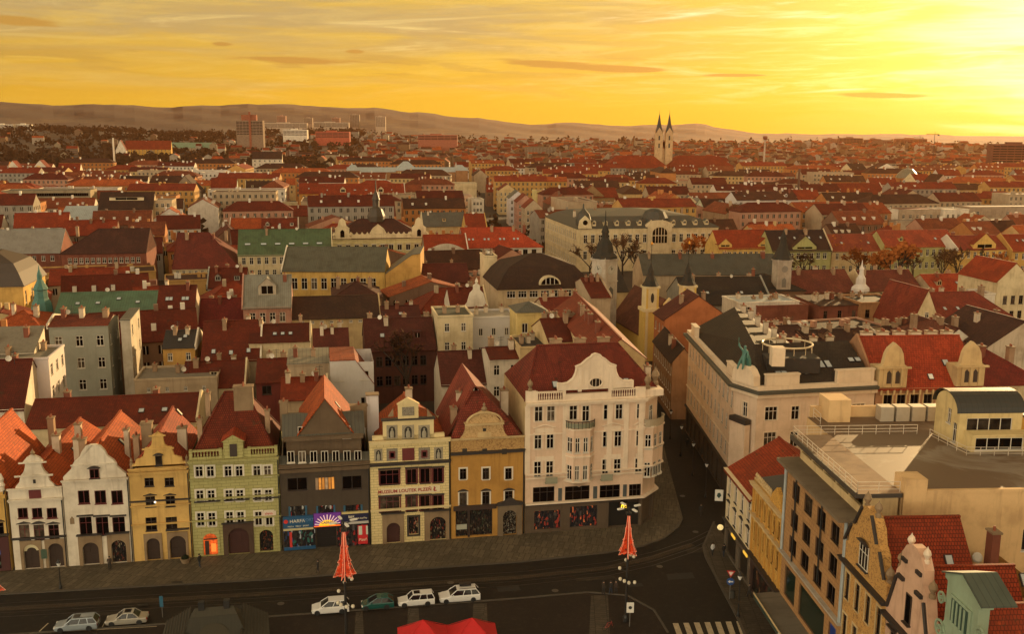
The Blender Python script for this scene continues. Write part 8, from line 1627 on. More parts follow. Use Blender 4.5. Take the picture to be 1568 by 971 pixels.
# ---------------------------------------------------------------- trees
BARK = plain((.035, .022, .014), .9, 0, 'bark', .4)
def leafmat(c, name='foliage'):
    m, g, b = _new(name); n = g.noise(geo(g), .8, 3, .6); v = g.mix(n, tuple(k * .5 for k in c), tuple(k * 1.5 for k in c)); g.L(v, b.inputs['Base Color']); b.inputs['Roughness'].default_value = .9; b.inputs['Specular IOR Level'].default_value = .1; return m
def tree_meshes(seed, h, spread, twigs, leafy, mat, conif=False):
    rg = random.Random(seed); b = MB(); tips = []
    def grow(p, d, l, r, lv):
        q = p + d * l; b.tube(p, q, r, r * .68, 6 if lv == 0 else 4)
        if lv >= 3: tips.append((p, q)); return
        n = 3 if lv else 4
        for k in range(n):
            e = (d * rg.uniform(.5, .9) + Vector((rg.uniform(-1, 1), rg.uniform(-1, 1), rg.uniform(-.1, .7))) * spread).normalized(); grow(q if k else p.lerp(q, .8), e, l * rg.uniform(.55, .8), r * .58, lv + 1)
    if not conif: grow(Vector((0, 0, 0)), Vector((rg.uniform(-.05, .05), 0, 1)).normalized(), h * .34, h * .022, 0)
    else:
        b.tube((0, 0, 0), (0, 0, h), h * .02, .03, 6)
    tr = b.mesh('trunk', [BARK], False); c = MB()
    if conif:
        for k in range(900):
            t = rg.random() ** .7; z = h * (.08 + .9 * (1 - t)); rr = (h * .24) * t ** .9 * rg.uniform(.25, 1.05) + .05; a = rg.uniform(0, 6.28); p = Vector((rr * math.cos(a), rr * math.sin(a), z - rr * .35)); s_ = rg.uniform(.25, .6) * h / 12
            e = Vector((math.cos(a), math.sin(a), -.5)) * s_; f = Vector((-math.sin(a), math.cos(a), rg.uniform(-.4, .4))) * s_ * .5; c.face([p - f, p + e, p + f])
    else:
        for p, q in tips:
            for k in range(twigs):
                o_ = p.lerp(q, rg.uniform(.2, 1.15)); d = Vector((rg.gauss(0, 1), rg.gauss(0, 1), rg.gauss(.5, 1))).normalized(); l = h * rg.uniform(.05, .12); w = d.orthogonal().normalized() * h * (.009 if not leafy else .008)
                c.face([o_ - w, o_ + w, o_ + d * l])
                if leafy and rg.random() < leafy:
                    for _ in range(2): e = o_ + d * l * rg.uniform(.4, 1); s_ = h * .026; f = Vector((rg.gauss(0, 1), rg.gauss(0, 1), rg.gauss(0, 1))).normalized() * s_; g_ = f.orthogonal().normalized() * s_; c.face([e - f, e - g_, e + f, e + g_])
    me = c.mesh('crown', [mat], False); me['_h'] = max(v.z for v in c.v); return tr, me
TW = leafmat((.10, .050, .025), 'twigs'); AUT = leafmat((.32, .10, .026), 'autumn_leaves'); SPR = leafmat((.012, .018, .009), 'needles')
TREES = {'bare': [tree_meshes(s_, 11, .75, 9, 0, TW) for s_ in (1, 2, 3)], 'autumn': [tree_meshes(s_, 10, .75, 9, .7, AUT) for s_ in (4, 5)], 'spruce': [tree_meshes(s_, 12, 0, 0, 0, SPR, True) for s_ in (6, 7)]}
def tree(kind, v, x, yb, z0, s, label, group=None, pos=None):
    p = pos or P(x, yb, z0); p = Vector((p[0], p[1], 0)); tr, cr = TREES[kind][v % len(TREES[kind])]; nm = {'bare': 'bare_tree', 'autumn': 'autumn_tree', 'spruce': 'spruce_tree'}[kind]
    rt = thing(nm, label, 'tree', p, v * 1.9, group); s *= 14.0 / cr['_h']; rt.scale = (s, s, s); obj('trunk', tr, rt); obj('crown', cr, rt); return rt
pk = 'trees of the park ring'
for k, (kd, x, yt, s_, lb) in enumerate((('bare', 905, 372, 1.2, 'bare tree left of the clock tower'), ('bare', 955, 362, 1.3, 'tall bare tree right of the clock tower before the palace'), ('bare', 975, 376, 1.1, 'thin bare tree beside the tall one, before the palace arch'), ('autumn', 1068, 362, 1.2, 'reddish tree before the right wing of the city palace'), ('autumn', 1290, 366, 1.25, 'orange tree before the cream park house'), ('autumn', 1318, 384, 1.1, 'small orange tree next to the ridge turret'), ('autumn', 1380, 375, 1.35, 'broad rust tree before the greenish yellow house'), ('autumn', 1350, 388, 1.1, 'low rust tree between the orange and the broad rust tree'), ('bare', 1445, 384, 1.15, 'bare tree at the seam of the greenish and golden houses'), ('bare', 1470, 380, 1.2, 'bare brown tree before the golden house pediment'), ('spruce', 1505, 386, 1.2, 'dark spruce before the golden house'), ('autumn', 1525, 392, 1.1, 'rusty tree right of the dark spruce'), ('bare', 1235, 388, 1.1, 'bare bush-like tree before the olive house'), ('bare', 1400, 392, 1.0, 'small bare tree among the rust trees'))):
    z = 13.5 * s_; p = P(x, yt - 4, z); tree(kd, k, 0, 0, 0, s_, lb, pk, pos=p)
tree('bare', 1, 0, 0, 0, 1.5, 'large spreading bare tree before the white apartment house', None, P(1127, 312, 20)); tree('spruce', 0, 0, 0, 0, 1.1, 'lone dark spruce before the blank cream firewall', None, P(437, 285, 15)); tree('bare', 2, 0, 0, 0, 1.2, 'bare courtyard tree beside the tall cream house', None, P(620, 508, 16)); tree('bare', 0, 0, 0, 0, .9, 'bare tree over brick roofs near the modern row', None, P(1520, 334, 12.5))
tree('bare', 0, 0, 0, 0, 1.0, 'bare tree in front of the vivid red roofed house', None, P(735, 374, 13.5)); tree('bare', 1, 0, 0, 0, 1.0, 'second bare tree in front of the vivid red roofed house, nearer the theatre', None, P(755, 375, 13.5))
# far woods and garden trees that read as one brown mass
b = MB(); rw_ = random.Random(8)
def blob(x, y, z, w, h):
    for k in range(16):
        a = rw_.uniform(0, 6.28); r_ = w * rw_.random() ** .5; zz = z + h * (rw_.uniform(.05, 1) ** .8) * (1 - (r_ / w) ** 2 * .6); s_ = w * rw_.uniform(.25, .5)
        p = Vector((x + r_ * math.cos(a), y + r_ * math.sin(a), zz)); f = Vector((rw_.gauss(0, 1), rw_.gauss(0, .5), rw_.gauss(0, .8))).normalized() * s_; g_ = Vector((-f.z, rw_.gauss(0, .3) * s_, f.x)) * .8; b.face([p - f, p + g_, p + f * .9, p - g_ * .7], rw_.choice((0, 0, 1, 2)))
for k in range(5200):
    d = rw_.uniform(1050, 3300); az = R(rw_.uniform(-31, 31)); px = CX + F_PX * math.tan(az)
    if px > 560 and rw_.random() < .86: continue
    if px > 330 and d < 1300 and rw_.random() < .5: continue
    blob(d * math.sin(az), d * math.cos(az), land(az, d), rw_.uniform(5, 11), rw_.uniform(8, 14) * (1 + (d > 2600) * .5))
for k in range(420):
    d = rw_.uniform(420, 1050); az = R(rw_.uniform(-30, 30)); p = Vector((d * math.sin(az), d * math.cos(az), 0))
    if any(overlap(([p + Vector((sx, sy, 0)) for sx in (-3, 3) for sy in (-3, 3)], Vector((1, 0, 0)), Vector((0, 1, 0))), OBB[i], 0) for i in CELL.get((int(p.x // 40), int(p.y // 40)), ())): continue
    blob(p.x, p.y, 0, rw_.uniform(3, 5), rw_.uniform(7, 11))
tag(b.build('woods', [leafmat((.058, .032, .018), 'woods'), leafmat((.068, .038, .020), 'woods'), leafmat((.048, .029, .016), 'woods')], uv=False), 'brown leafless woods and garden trees between the far houses', 'woods', kind='stuff')
# ---------------------------------------------------------------- cars
TYRE = plain((.012, .011, .010), .85, 0, 'rubber'); RIM = plain((.30, .28, .25), .35, .6, 'alloy'); CGL = plain((.012, .012, .012), .08, 0, 'car_glass', 0, 0, .5); HLM = plain((.65, .62, .55), .15, 0, 'headlight', 0); TLM = plain((.28, .012, .010), .25, 0, 'taillight', 0)
WHP, GNP, SIP, SIP2 = plain((.68, .66, .62), .3, 0, 'car_paint', .08, .6), plain((.010, .075, .062), .25, 0, 'car_paint', .1, .6), plain((.30, .34, .36), .3, .3, 'car_paint', .1, .6), plain((.36, .33, .27), .3, .3, 'car_paint', .1, .6)
WHEEL = {}
def car(label, paint, px, py, L, W, Hh, hood, shield, rear, boot=0.0, sun=None, rails=False, rearz=None, ang=None):
    """nose at -x. hood: bonnet length; shield: windscreen run; rear: rear glass run; boot: boot length"""
    a0, a1 = P(480, 937), P(730, 917); an = math.atan2(a1.y - a0.y, a1.x - a0.x) if ang is None else ang
    p = P(px, py); rt = thing('parked_car', label, 'car', (p.x, p.y, .006), an, 'cars parked along the kerb'); b = MB(); x0 = -L / 2; zb = Hh * .60; zh = Hh * .52; w = W / 2
    # lower body: stations (x, half width, bottom z, shoulder z)
    stn = [(x0, w * .70, .32, zh * .72), (x0 + .12, w * .88, .22, zh * .84), (x0 + .45, w * .97, .20, zh * .95), (x0 + hood * .8, w, .20, zh + .02), (x0 + hood, w, .20, zb), (-x0 - boot, w, .20, zb), (-x0 - boot * .5 - .25, w * .98, .20, zb if not boot else zb - .03), (-x0 - .10, w * .93, .24, zb - .06), (-x0, w * .84, .34, zb - .14)]
    if boot < .3: stn.pop(6)
    ring = lambda s: [(s[0], -s[1] * .93, s[2]), (s[0], -s[1], s[2] + .22), (s[0], -s[1], s[3] - .10), (s[0], -s[1] * .90, s[3]), (s[0], s[1] * .90, s[3]), (s[0], s[1], s[3] - .10), (s[0], s[1], s[2] + .22), (s[0], s[1] * .93, s[2])]
    rs = [ring(s) for s in stn]
    for A, B_ in zip(rs, rs[1:]):
        for k in range(8): b.face([A[k], A[(k + 1) % 8], B_[(k + 1) % 8], B_[k]], 0, k in (2, 4))
    b.face(rs[0]); b.face(rs[-1][::-1]); b.box(x0 - .03, x0 + .1, -w * .75, w * .75, .30, .46, 1); b.box(-x0 - .1, -x0 + .03, -w * .8, w * .8, .36, .5, 1); b.box(x0 - .01, x0 + .02, -.45, .45, .5, .62, 1)
    body = b.build('body', [paint, plain((.03, .028, .026), .5)], rt)
    q0 = [(x0 + hood, -w * .90), (-x0 - boot, -w * .90), (-x0 - boot, w * .90), (x0 + hood, w * .90)]; q1 = [(x0 + hood + shield, -w * .70), (-x0 - boot - rear, -w * .70), (-x0 - boot - rear, w * .70), (x0 + hood + shield, w * .70)]
    g_ = MB()
    for i in range(4): j = (i + 1) % 4; g_.face([(*q0[i], zb), (*q0[j], zb), (*q1[j], Hh - .04), (*q1[i], Hh - .04)])
    g_.build('windows', [CGL], rt)
    r_ = MB(); t = .06
    r_.face([(*p_, Hh) for p_ in q1]); 
    for i in range(4): j = (i + 1) % 4; r_.face([(*q1[i], Hh), (*q1[j], Hh), (q1[j][0] * 1.01, q1[j][1] * 1.03, Hh - .09), (q1[i][0] * 1.01, q1[i][1] * 1.03, Hh - .09)])
    for i in range(4): r_.tube((*q0[i], zb), (*q1[i], Hh - .05), .055, None, 5)
    for f in ((.42, .72) if L > 4.1 and not boot else (.48,)):
        for s_ in (0, 3): a, c, d, e = q0[s_], q0[1 if s_ == 0 else 2], q1[s_], q1[1 if s_ == 0 else 2]; r_.tube((a[0] + (c[0] - a[0]) * f, a[1] * 1.005, zb), (d[0] + (e[0] - d[0]) * f, d[1] * 1.005, Hh - .05), .04, None, 4)
    r_.build('roof', [paint], rt)
    if sun: b = MB(); b.box(q1[0][0] + .15, q1[0][0] + .85, -.38, .38, Hh + .004, Hh + .03); b.build('sunroof', [CGL], rt)
    if rails:
        b = MB()
        for s_ in (-1, 1): b.tube((q1[0][0] + .3, s_ * w * .62, Hh + .07), (q1[1][0] - .1, s_ * w * .62, Hh + .07), .03, None, 5)
        if rails == 'box': b.box(q1[0][0] + .4, q1[1][0] - .5, -.05, .5, Hh + .1, Hh + .38)
        b.build('roof_rails', [IRON], rt)
    for sx in (x0 + hood * .62, -x0 - .82):
        for s_ in (-1, 1):
            if 'm' not in WHEEL:
                a = MB(); a.lathe([(.20, -.1), (.31, -.1), (.32, -.06), (.32, .06), (.31, .1), (.20, .1)], 16); c = MB(); c.lathe([(0, -.085), (.2, -.08), (.2, .08), (0, .085)], 14)
                WHEEL['m'] = (a.mesh('tyre', [TYRE]), c.mesh('rim', [RIM]))
            wh = obj('tyre', WHEEL['m'][0], rt, (sx, s_ * (w - .09), .32)); wh.rotation_euler = (R(90), 0, 0); wh.name = 'wheel'; obj('rim', WHEEL['m'][1], wh)
    for s_ in (-1, 1):
        b = MB(); b.box(x0 + .02, x0 + .2, s_ * w * .68 - .18, s_ * w * .68 + .18, zh * .66, zh * .84); b.build('headlight', [HLM], rt); b = MB(); b.box(-x0 - .16, -x0 + .005, s_ * w * .72 - .13, s_ * w * .72 + .1, zb - .32, zb - .1); b.build('taillight', [TLM], rt)
        b = MB(); b.box(x0 + hood + .25, x0 + hood + .42, s_ * (w + .08) - .09, s_ * (w + .08) + .09, zb - .02, zb + .13); b.build('mirror', [paint], rt)
    b = MB(); b.box(-x0 - .01, -x0 + .02, -.26, .26, .55, .66); b.build('number_plate', [plain((.6, .58, .5), .5)], rt)
    return rt
car('white rounded hatchback parked behind the lamp mast', WHP, 506, 937, 4.2, 1.76, 1.56, 1.05, .85, .45, rails=False)
car('dark green small hatchback between white cars', GNP, 578, 930.5, 3.7, 1.64, 1.42, .85, .95, .65)
car('boxy white estate car with black sunroof', WHP, 637, 925.5, 4.2, 1.66, 1.46, 1.15, .55, .25, sun=True)
car('white tall estate car with black roof box', WHP, 703, 919, 4.75, 1.86, 1.56, 1.25, .80, .45, rails='box')
car('silver estate car with roof rails in the marked bay', SIP, 118, 963, 4.5, 1.75, 1.45, 1.2, .65, .40, sun=True, rails=True)
car('pale silver saloon car beside the silver estate', SIP2, 195, 954, 4.45, 1.72, 1.40, 1.2, .70, .60, boot=.85, sun=True)

# ---------------------------------------------------------------- masts with lit christmas trees
def zat(p, y): return Frame((p.x, p.y), 0).at(pix((p.x, p.y, 8))[0], y)[1]
ORL = glow((.9, .07, .010), .30, .8, 'light_net'); WL = glow((1.0, .36, .18), .38, 0, 'light_string'); LAMPW = plain((.70, .68, .62), .4, 0, 'lamp_glass', 0)
def light_mast(label, bx, by, yt, y0, y1, spread, globes=True):
    p = P(bx, by); zt, z1, z0 = zat(p, yt), zat(p, y1), zat(p, y0); rt = thing('light_mast', label, 'lamp mast', p, R(8), 'lamp masts carrying lit christmas trees'); b = MB(); b.tube((0, 0, 0), (0, 0, zt), .17, .09, 8); b.lathe([(.34, 0), (.34, .5), (.2, .8)], 10); b.build('pole', [IRON], rt)
    d = thing('light_tree', None, None); d.parent = rt; bpy.data.objects.remove(d)
    prof = [(0, .12), (.30, .22), (.31, .34), (.36, .26), (.62, .44), (.63, .60), (.68, .46), (.9, .80), (1.0, 1.0)]; hh = z1 - z0; net = MB(); st = MB(); rg = random.Random(4)
    for k in range(6):
        a = R(60 * k + 15); dx, dy = math.cos(a), math.sin(a); pts = [(Vector((0, 0, z1 - hh * t)), Vector((dx * r * spread, dy * r * spread, z1 - hh * t - (.25 if t in (.31, .63) else 0)))) for t, r in prof]
        for (i0, o0), (i1, o1) in zip(pts, pts[1:]):
            st.tube(o0, o1, .022, None, 4)
            # net of little lamps strung in the fin
            for j in range(26):
                t = rg.random(); s_ = rg.random(); q = (i0.lerp(i1, t)).lerp(o0.lerp(o1, t), .1 + .85 * s_); e = Vector((dx, dy, 0)); l = .11
                net.face([q + Vector((0, 0, l)), q + e * l * .8, q - Vector((0, 0, l)), q - e * l * .8])
            for j in range(3): s_ = (j + .8) / 3.6; net.tube(i0.lerp(o0, s_), i1.lerp(o1, s_), .035, None, 4)
        st.tube(pts[-1][0] + Vector((0, 0, .2)), pts[-1][1], .022, None, 4)
    st.tube((0, -.2, z0 - .6), (0, -.2, z1), .05, None, 4); lt = net.build('light_net', [ORL], rt); st.build('light_string', [WL], lt)
    b = MB()
    for k in range(4): a = R(90 * k + 20); c = Vector((math.cos(a) * 1.0, math.sin(a) * 1.0, zt - .1)); b.tube((0, 0, zt - .3), c, .05, None, 5)
    b.box(-.3, .3, -.3, .3, z1 + .1, z1 + .35, 0); b.build('crossarm', [IRON], rt)
    for k in range(4):
        a = R(90 * k + 20); b = MB(); b.box(-.38, .38, -.13, .13, -.07, .07); b.build('floodlight', [LAMPW], rt, (math.cos(a) * 1.1, math.sin(a) * 1.1, zt), a)
    if globes:
        for k, (f, rr) in enumerate(((.93, .7), (.93, -.7), (.86, .5), (.74, .9), (.62, .8), (.62, -.8), (.58, .5), (.58, -.9))):
            z = z0 * f; a = R(47 * k); b = MB(); b.lathe([(.0, -.2), (.14, -.16), (.2, 0), (.14, .16), (.0, .2)], 10); c = MB(); c.tube((0, 0, 0), (math.cos(a) * abs(rr), math.sin(a) * abs(rr), 0), .035, None, 4); ar = c.build('lamp_arm', [IRON], rt, (0, 0, z)); b.build('lamp_globe', [plain((.62, .56, .42), .4, 0, 'lamp_glass', 0)], ar, (math.cos(a) * abs(rr), math.sin(a) * abs(rr), .15))
    return rt
light_mast('tall mast with lit orange christmas tree in front of the signed shops', 531, 992, 799, 882, 815, 1.25)
light_mast('tall mast with lit orange christmas tree before the pink corner house', 958, 952, 777, 848, 790, 1.15)
light_mast('lamp mast at the picture edge, only a corner of its christmas tree showing', -13, 1010, 828, 909, 845, 1.9, False)
# ordinary lamp posts, signs
def lamp_post(label, x, y, h=4.6):
    p = P(x, y, kz); rt = thing('street_lamp', label, 'street lamp', p, 0, 'old-style street lamps'); b = MB(); b.lathe([(.2, 0), (.2, .3), (.12, .5), (.07, 1.0), (.055, h - .6)], 8); b.build('post', [IRON], rt); b = MB(); b.lathe([(.10, h - .6), (.26, h - .2), (.28, h - .1)], 6); b.build('lamp_head', [LAMPW], rt); b = MB(); b.lathe([(.32, h - .1), (.12, h + .15), (.03, h + .35), (0, h + .4)], 6); b.build('lamp_cap', [IRON], rt); return rt
lamp_post('black street lamp beside the pedestrian crossing', 1130, 944, 5.0); lamp_post('short dark lamp post on the pavement before the white gabled houses', 93, 902, 3.4)
lamp_post('nearest lamp in the side street', 1080, 762, 5.4); lamp_post('middle lamp in the side street', 1060, 728, 5.4); lamp_post('farthest lamp in the side street', 1042, 699, 5.4); lamp_post('lamp close to the pink corner house wall in the side street', 1026, 672, 5.2)
def sign_post(label, x, y, h, build, cat='road sign', rz=0.0):
    p = P(x, y, kz); rt = thing('road_sign', label, cat, p, rz); b = MB(); b.tube((0, 0, 0), (0, 0, h), .05, None, 6); b.build('post', [plain((.16, .15, .13), .5, .3)], rt); build(rt, h); return rt
RW, BL, RD = plain((.7, .66, .58), .5, nz=.05), plain((.012, .06, .22), .4, nz=.05), plain((.45, .02, .015), .4, nz=.05)
def yield_blue(rt, h):
    b = MB(); b.prism([(-.5, h), (.5, h), (0, h - .85)], -.12, -.08); s_ = b.build('yield_plate', [RD], rt); q = MB(); q.prism([(-.3, h - .12), (.3, h - .12), (0, h - .62)], -.14, -.122); q.build('plate_field', [RW], s_)
    b = MB(); b.prism([(.45 * math.cos(k * .393), h - 1.35 + .45 * math.sin(k * .393)) for k in range(16)], -.12, -.08); s_ = b.build('arrow_plate', [BL], rt); q = MB(); q.box(-.1, .3, -.14, -.122, h - 1.42, h - 1.28); q.prism([(-.3, h - 1.35), (-.05, h - 1.55), (-.05, h - 1.15)], -.14, -.122); q.build('arrow', [RW], s_)
sign_post('yield sign above a blue arrow sign on one post by the crossing', 1117, 918, 3.6, yield_blue, rz=R(-6))
def whiteplate(rt, h): b = MB(); b.box(-.4, .4, -.12, -.08, h - 1.2, h); s_ = b.build('plate', [RW], rt); q = MB(); q.prism([(.2 * math.cos(k * .6), h - .6 + .2 * math.sin(k * .6)) for k in range(10)], -.14, -.122); q.build('emblem', [IRON], s_)
sign_post('white square sign on a post right of the second mast', 964, 960, 2.9, whiteplate)
def blueplate(rt, h): b = MB(); b.box(-.2, .2, -.12, -.08, h - 1.3, h); b.build('plate', [plain((.02, .10, .16), .5)], rt)
sign_post('thin blue parking sign near the dark wooden stall', 249, 946, 2.6, blueplate)
def hang(label, x, y, z, build, cat):
    F = Frame((31.0, 118.8), R(-8)); p = P(x, y, z); rt = thing('hanging_sign', label, cat, (p.x, p.y, z), R(-8)); build(rt); return rt
def h1(rt): b = MB(); b.box(-.55, .55, -.06, .06, -.8, .8); s_ = b.build('plate', [RW], rt); q = MB(); q.prism([(0, -.4), (.3, 0), (.15, .4), (-.2, .35), (-.3, -.1)], -.09, -.062); q.build('emblem', [plain((.03, .06, .05), .5)], s_); q = MB(); q.tube((.55, 0, .5), (2.4, .2, .5), .04); q.build('bracket', [IRON], rt)
hang('white hanging sign with dark emblem at the side street corner', 1101, 759, 4.8, h1, 'sign')
def h2(rt): b = MB(); b.lathe([(.0, -.12), (.36, -.11), (.4, 0), (.36, .11), (0, .12)], 14); o = b.build('disc', [glow((.85, .62, .25), .7, .3)], rt); o.rotation_euler = (R(90), 0, 0); q = MB(); q.tube((.6, 0, 0), (1.9, .2, 0), .04); q.build('bracket', [IRON], rt)
hang('small round lit sign on the cream corner house', 1103, 808, 4.0, h2, 'sign')
def bin_(label, x, y): p = P(x, y, kz); rt = thing('litter_bin', label, 'litter bin', p); b = MB(); b.lathe([(.26, 0), (.32, .1), (.34, .85), (.36, .9)], 10); b.build('drum', [plain((.05, .045, .035), .6)], rt); b = MB(); b.lathe([(.37, .9), (.3, 1.0), (0, 1.04)], 10); b.build('lid', [IRON], rt)
bin_('dark litter bin beside the road signs', 1121, 916)
p = P(284, 862, kz); rt = thing('planter', 'round stone planter by the ochre house doorway', 'planter', p); b = MB(); b.lathe([(.45, 0), (.6, .5), (.65, .6), (.5, .6), (.45, .5)], 12); b.build('bowl', [STONE], rt); b = MB(); b.lathe([(.5, .5), (.45, .8), (.2, 1.0), (0, 1.05)], 9); b.build('shrub', [SPR], rt)
# bicycle rack by the kerb
p = P(932, 965, .1); rt = thing('parked_bicycle', 'bicycle parked on the square below the second mast', 'bicycle', p, R(30)); 
for x in (-.5, .5):
    b = MB()
    for k in range(14): t0, t1 = k * .449, (k + 1) * .449; b.tube((x + .33 * math.cos(t0), 0, .34 + .33 * math.sin(t0)), (x + .33 * math.cos(t1), 0, .34 + .33 * math.sin(t1)), .025, None, 4)
    b.build('wheel', [TYRE], rt)
b = MB(); [b.tube(*q, .025, None, 5) for q in (((-.5, 0, .34), (-.15, 0, .85)), ((-.15, 0, .85), (.35, 0, .8)), ((.5, 0, .34), (.33, 0, .95)), ((-.1, 0, .32), (.36, 0, .75)), ((-.5, 0, .34), (-.1, 0, .32)), ((-.1, 0, .32), (-.18, 0, .95)))]; b.build('frame', [plain((.3, .03, .02), .4)], rt); b = MB(); b.tube((.33, -.28, 1.0), (.33, .28, 1.0), .02); b.build('handlebar', [IRON], rt); b = MB(); b.box(-.32, -.05, -.09, .09, .95, 1.0); b.build('saddle', [IRON], rt)
# red market tents and a dark wooden stall
REDC = plain((.50, .010, .010), .75, 0, 'red_canvas', .25)
for x, y, lb in ((648, 950, 'red market tent on the side of the parked cars'), (723, 947, 'red market tent farther from the dark stall, its peak set a little higher')):
    p = P(x, y, 4.5); rt = thing('market_tent', lb, 'market tent', (p.x, p.y, 0), A_ANG - R(4), 'red market tents'); b = MB(); c = (0, 0, 3.7); q = [(-2.65, -2.65), (2.65, -2.65), (2.65, 2.65), (-2.65, 2.65)]; n = 6
    for i in range(4):
        a, d = q[i], q[(i + 1) % 4]
        prev = None
        for k in range(n + 1):
            t = k / n; m = 1 - t; zz = 2.35 + 2.15 * (t ** 1.15); row_ = [(a[0] * m, a[1] * m, zz), (d[0] * m, d[1] * m, zz)]
            if prev: b.face([prev[0], prev[1], row_[1], row_[0]], 0)
            prev = row_
        b.face([(*a, 2.05), (*d, 2.05), (*d, 2.35), (*a, 2.35)])
        b.tube((*a, 2.35), (0, 0, 4.5), .035, None, 4)
    b.build('canopy', [REDC], rt)
    for a in q: s_ = MB(); s_.tube((a[0] * .97, a[1] * .97, 0), (a[0] * .97, a[1] * .97, 2.3), .04, None, 6); s_.build('leg', [RIM], rt)
    s_ = MB(); s_.box(-.8, .8, -2.4, -1.8, 0, .95); s_.build('counter', [WD], rt)
WDR = wood((.055, .048, .030)); WDB = wood((.05, .035, .018))
p = P(328, 930, 5.6); rt = thing('wooden_stall', 'dark boarded wooden stall roof with arched front at the bottom edge', 'market stall', (p.x, p.y, 0), A_ANG); b = MB(); r0, r1 = (-1.9, 0, 5.6), (1.9, 0, 5.6); E_ = [(-2.9, -3.0, 3.4), (2.9, -3.0, 3.4), (2.9, 2.6, 3.4), (-2.9, 2.6, 3.4)]
b.face([(-2.3, -.9, 5.1), (2.3, -.9, 5.1), r1, r0]); b.face([E_[2], E_[3], r0, r1]); b.face([(2.3, -.9, 5.1), (3.0, -1.2, 3.4), E_[2], r1]); b.face([(-3.0, -1.2, 3.4), (-2.3, -.9, 5.1), r0, E_[3]]); b.build('roof', [WDR], rt)
b = MB(); b.prism([(-3.0, 3.4), (-2.3, 5.1), (2.3, 5.1), (3.0, 3.4), (3.0, 0), (-3.0, 0)], -.95, -.75); fr_ = b.build('front', [WDR], rt); b = MB(); b.prism([(1.5 * math.cos(math.pi * k / 12), 3.0 + 1.3 * math.sin(math.pi * k / 12)) for k in range(13)] + [(-1.5, 0), (1.5, 0)], -1.0, -.955); b.build('archway', [plain((.05, .04, .022), .8)], fr_)
for s_ in (-1, 1):
    b = MB(); b.slab((s_ * 2.6, -2.2, 3.0), (s_ * 2.6, 2.4, 4.6), (s_ * 5.2, 2.4, 3.2), (s_ * 5.6, -2.2, 1.6), .12)
    for k in range(9): x = s_ * (2.7 + k * .3); b.tube((x, -2.2, 3.05 - k * .16), (x, 2.4, 4.65 - k * .16), .05, None, 4, 1)
    b.build('side_roof', [WDR, WDB], rt); b = MB(); b.box(s_ * 1.25 - .3, s_ * 1.25 + .3, -.3, .3, 5.4, 6.3); b.build('vent', [IRON], rt)
b = MB(); b.box(-2.8, 2.8, -.7, 2.4, 0, 3.4); b.build('booth', [WDR], rt)

# ---------------------------------------------------------------- people
SKIN = plain((.42, .24, .15), .6, 0, 'skin', .1)
def person(label, x, y, coat, trous, pose=0, face=0.0, hair=(.02, .014, .01), z=kz, s=1.0, skirt=False):
    p = P(x, y, z); st = (.10, .16, .28)[pose]; J = [(0, 0, .95, .15), (0, 0, 1.18, .15), (0, 0, 1.40, .17), (0, 0, 1.53, .065), (0, -.01, 1.64, .095), (0, -.01, 1.74, .08), (-.20, 0, 1.42, .075), (-.27, .03, 1.15, .06), (-.26, -.10 if pose else -.02, .92, .045), (.20, 0, 1.42, .075), (.27, -.03, 1.15, .06), (.26, .10 if pose else -.04, .92, .045), (-.10, 0, .88, .11), (-.10, -st * .5, .48, .075), (-.10, -st * .9 + (.0), .07, .055), (-.10, -st * .9 - .15, .05, .045), (.10, 0, .88, .11), (.10, st * .4, .48, .075), (.10, st * .95, .08, .055), (.10, st * .95 - .14, .05, .045)]
    mz = lambda c: 2 if c.z > 1.53 or (c.z < .93 and abs(c.x) > .19) else (0 if c.z > (.62 if skirt else .86) else (1 if c.z > .10 else 3))
    rt = thing('person', label, 'person', p, face); rt.scale = (s, s, s)
    skin_body('body', J, [(0, 1), (1, 2), (2, 3), (3, 4), (4, 5), (2, 6), (6, 7), (7, 8), (2, 9), (9, 10), (10, 11), (0, 12), (12, 13), (13, 14), (14, 15), (0, 16), (16, 17), (17, 18), (18, 19)], [coat, trous, SKIN, IRON], rt, (0, 0, 0), 0, 1, 0, mz)
    b = MB(); b.lathe([(.105, 1.62), (.118, 1.68), (.10, 1.755), (.05, 1.79), (0, 1.80)], 10, c=(0, .015)); b.build('hair', [plain(hair, .8)], rt)
    return rt
cd = lambda *c: plain(c, .85, 0, 'cloth')
DKC, DKB, GRY, JN, WHC = cd(.02, .018, .016), cd(.035, .022, .014), cd(.09, .08, .07), cd(.02, .03, .05), cd(.6, .58, .55)
person('person in dark coat standing at the broad white house doorway', 168.5, 873, DKB, DKC, 0, .3); person('person in black walking before the pale green house shop', 306, 869, DKC, JN, 1, 1.2); person('person in long dark coat crossing the pavement before the bright shop signs', 487, 878, DKC, DKC, 1, -1.2, skirt=True)
person('person in dark jacket at the back of the trio by the second mast', 924, 911, DKB, DKC, 0, 2.2, z=.01); person('middle walker of the trio by the second mast', 935, 911, DKC, JN, 1, 2.4, z=.01); person('taller person nearest the second mast in the trio', 943, 911, cd(.05, .03, .02), DKC, 1, 2.1, z=.01, s=1.04)
person('person in white jacket on the pavement by the cream corner house', 1091, 851, WHC, DKC, 0, .5); person('person in dark clothes behind the one in white', 1108, 853, DKC, JN, 1, 3.6); person('lone walker in the side street', 1073, 790, DKC, DKB, 1, .2); person('person stooping by the ornate house shop window', 1147, 915, DKB, DKC, 2, 1.6); person('dark figure far along the side street', 1052, 686, DKC, DKB, 0, .1); person('person at the edge of the shop front in the side street', 1060, 690, DKB, DKC, 1, 2.0)

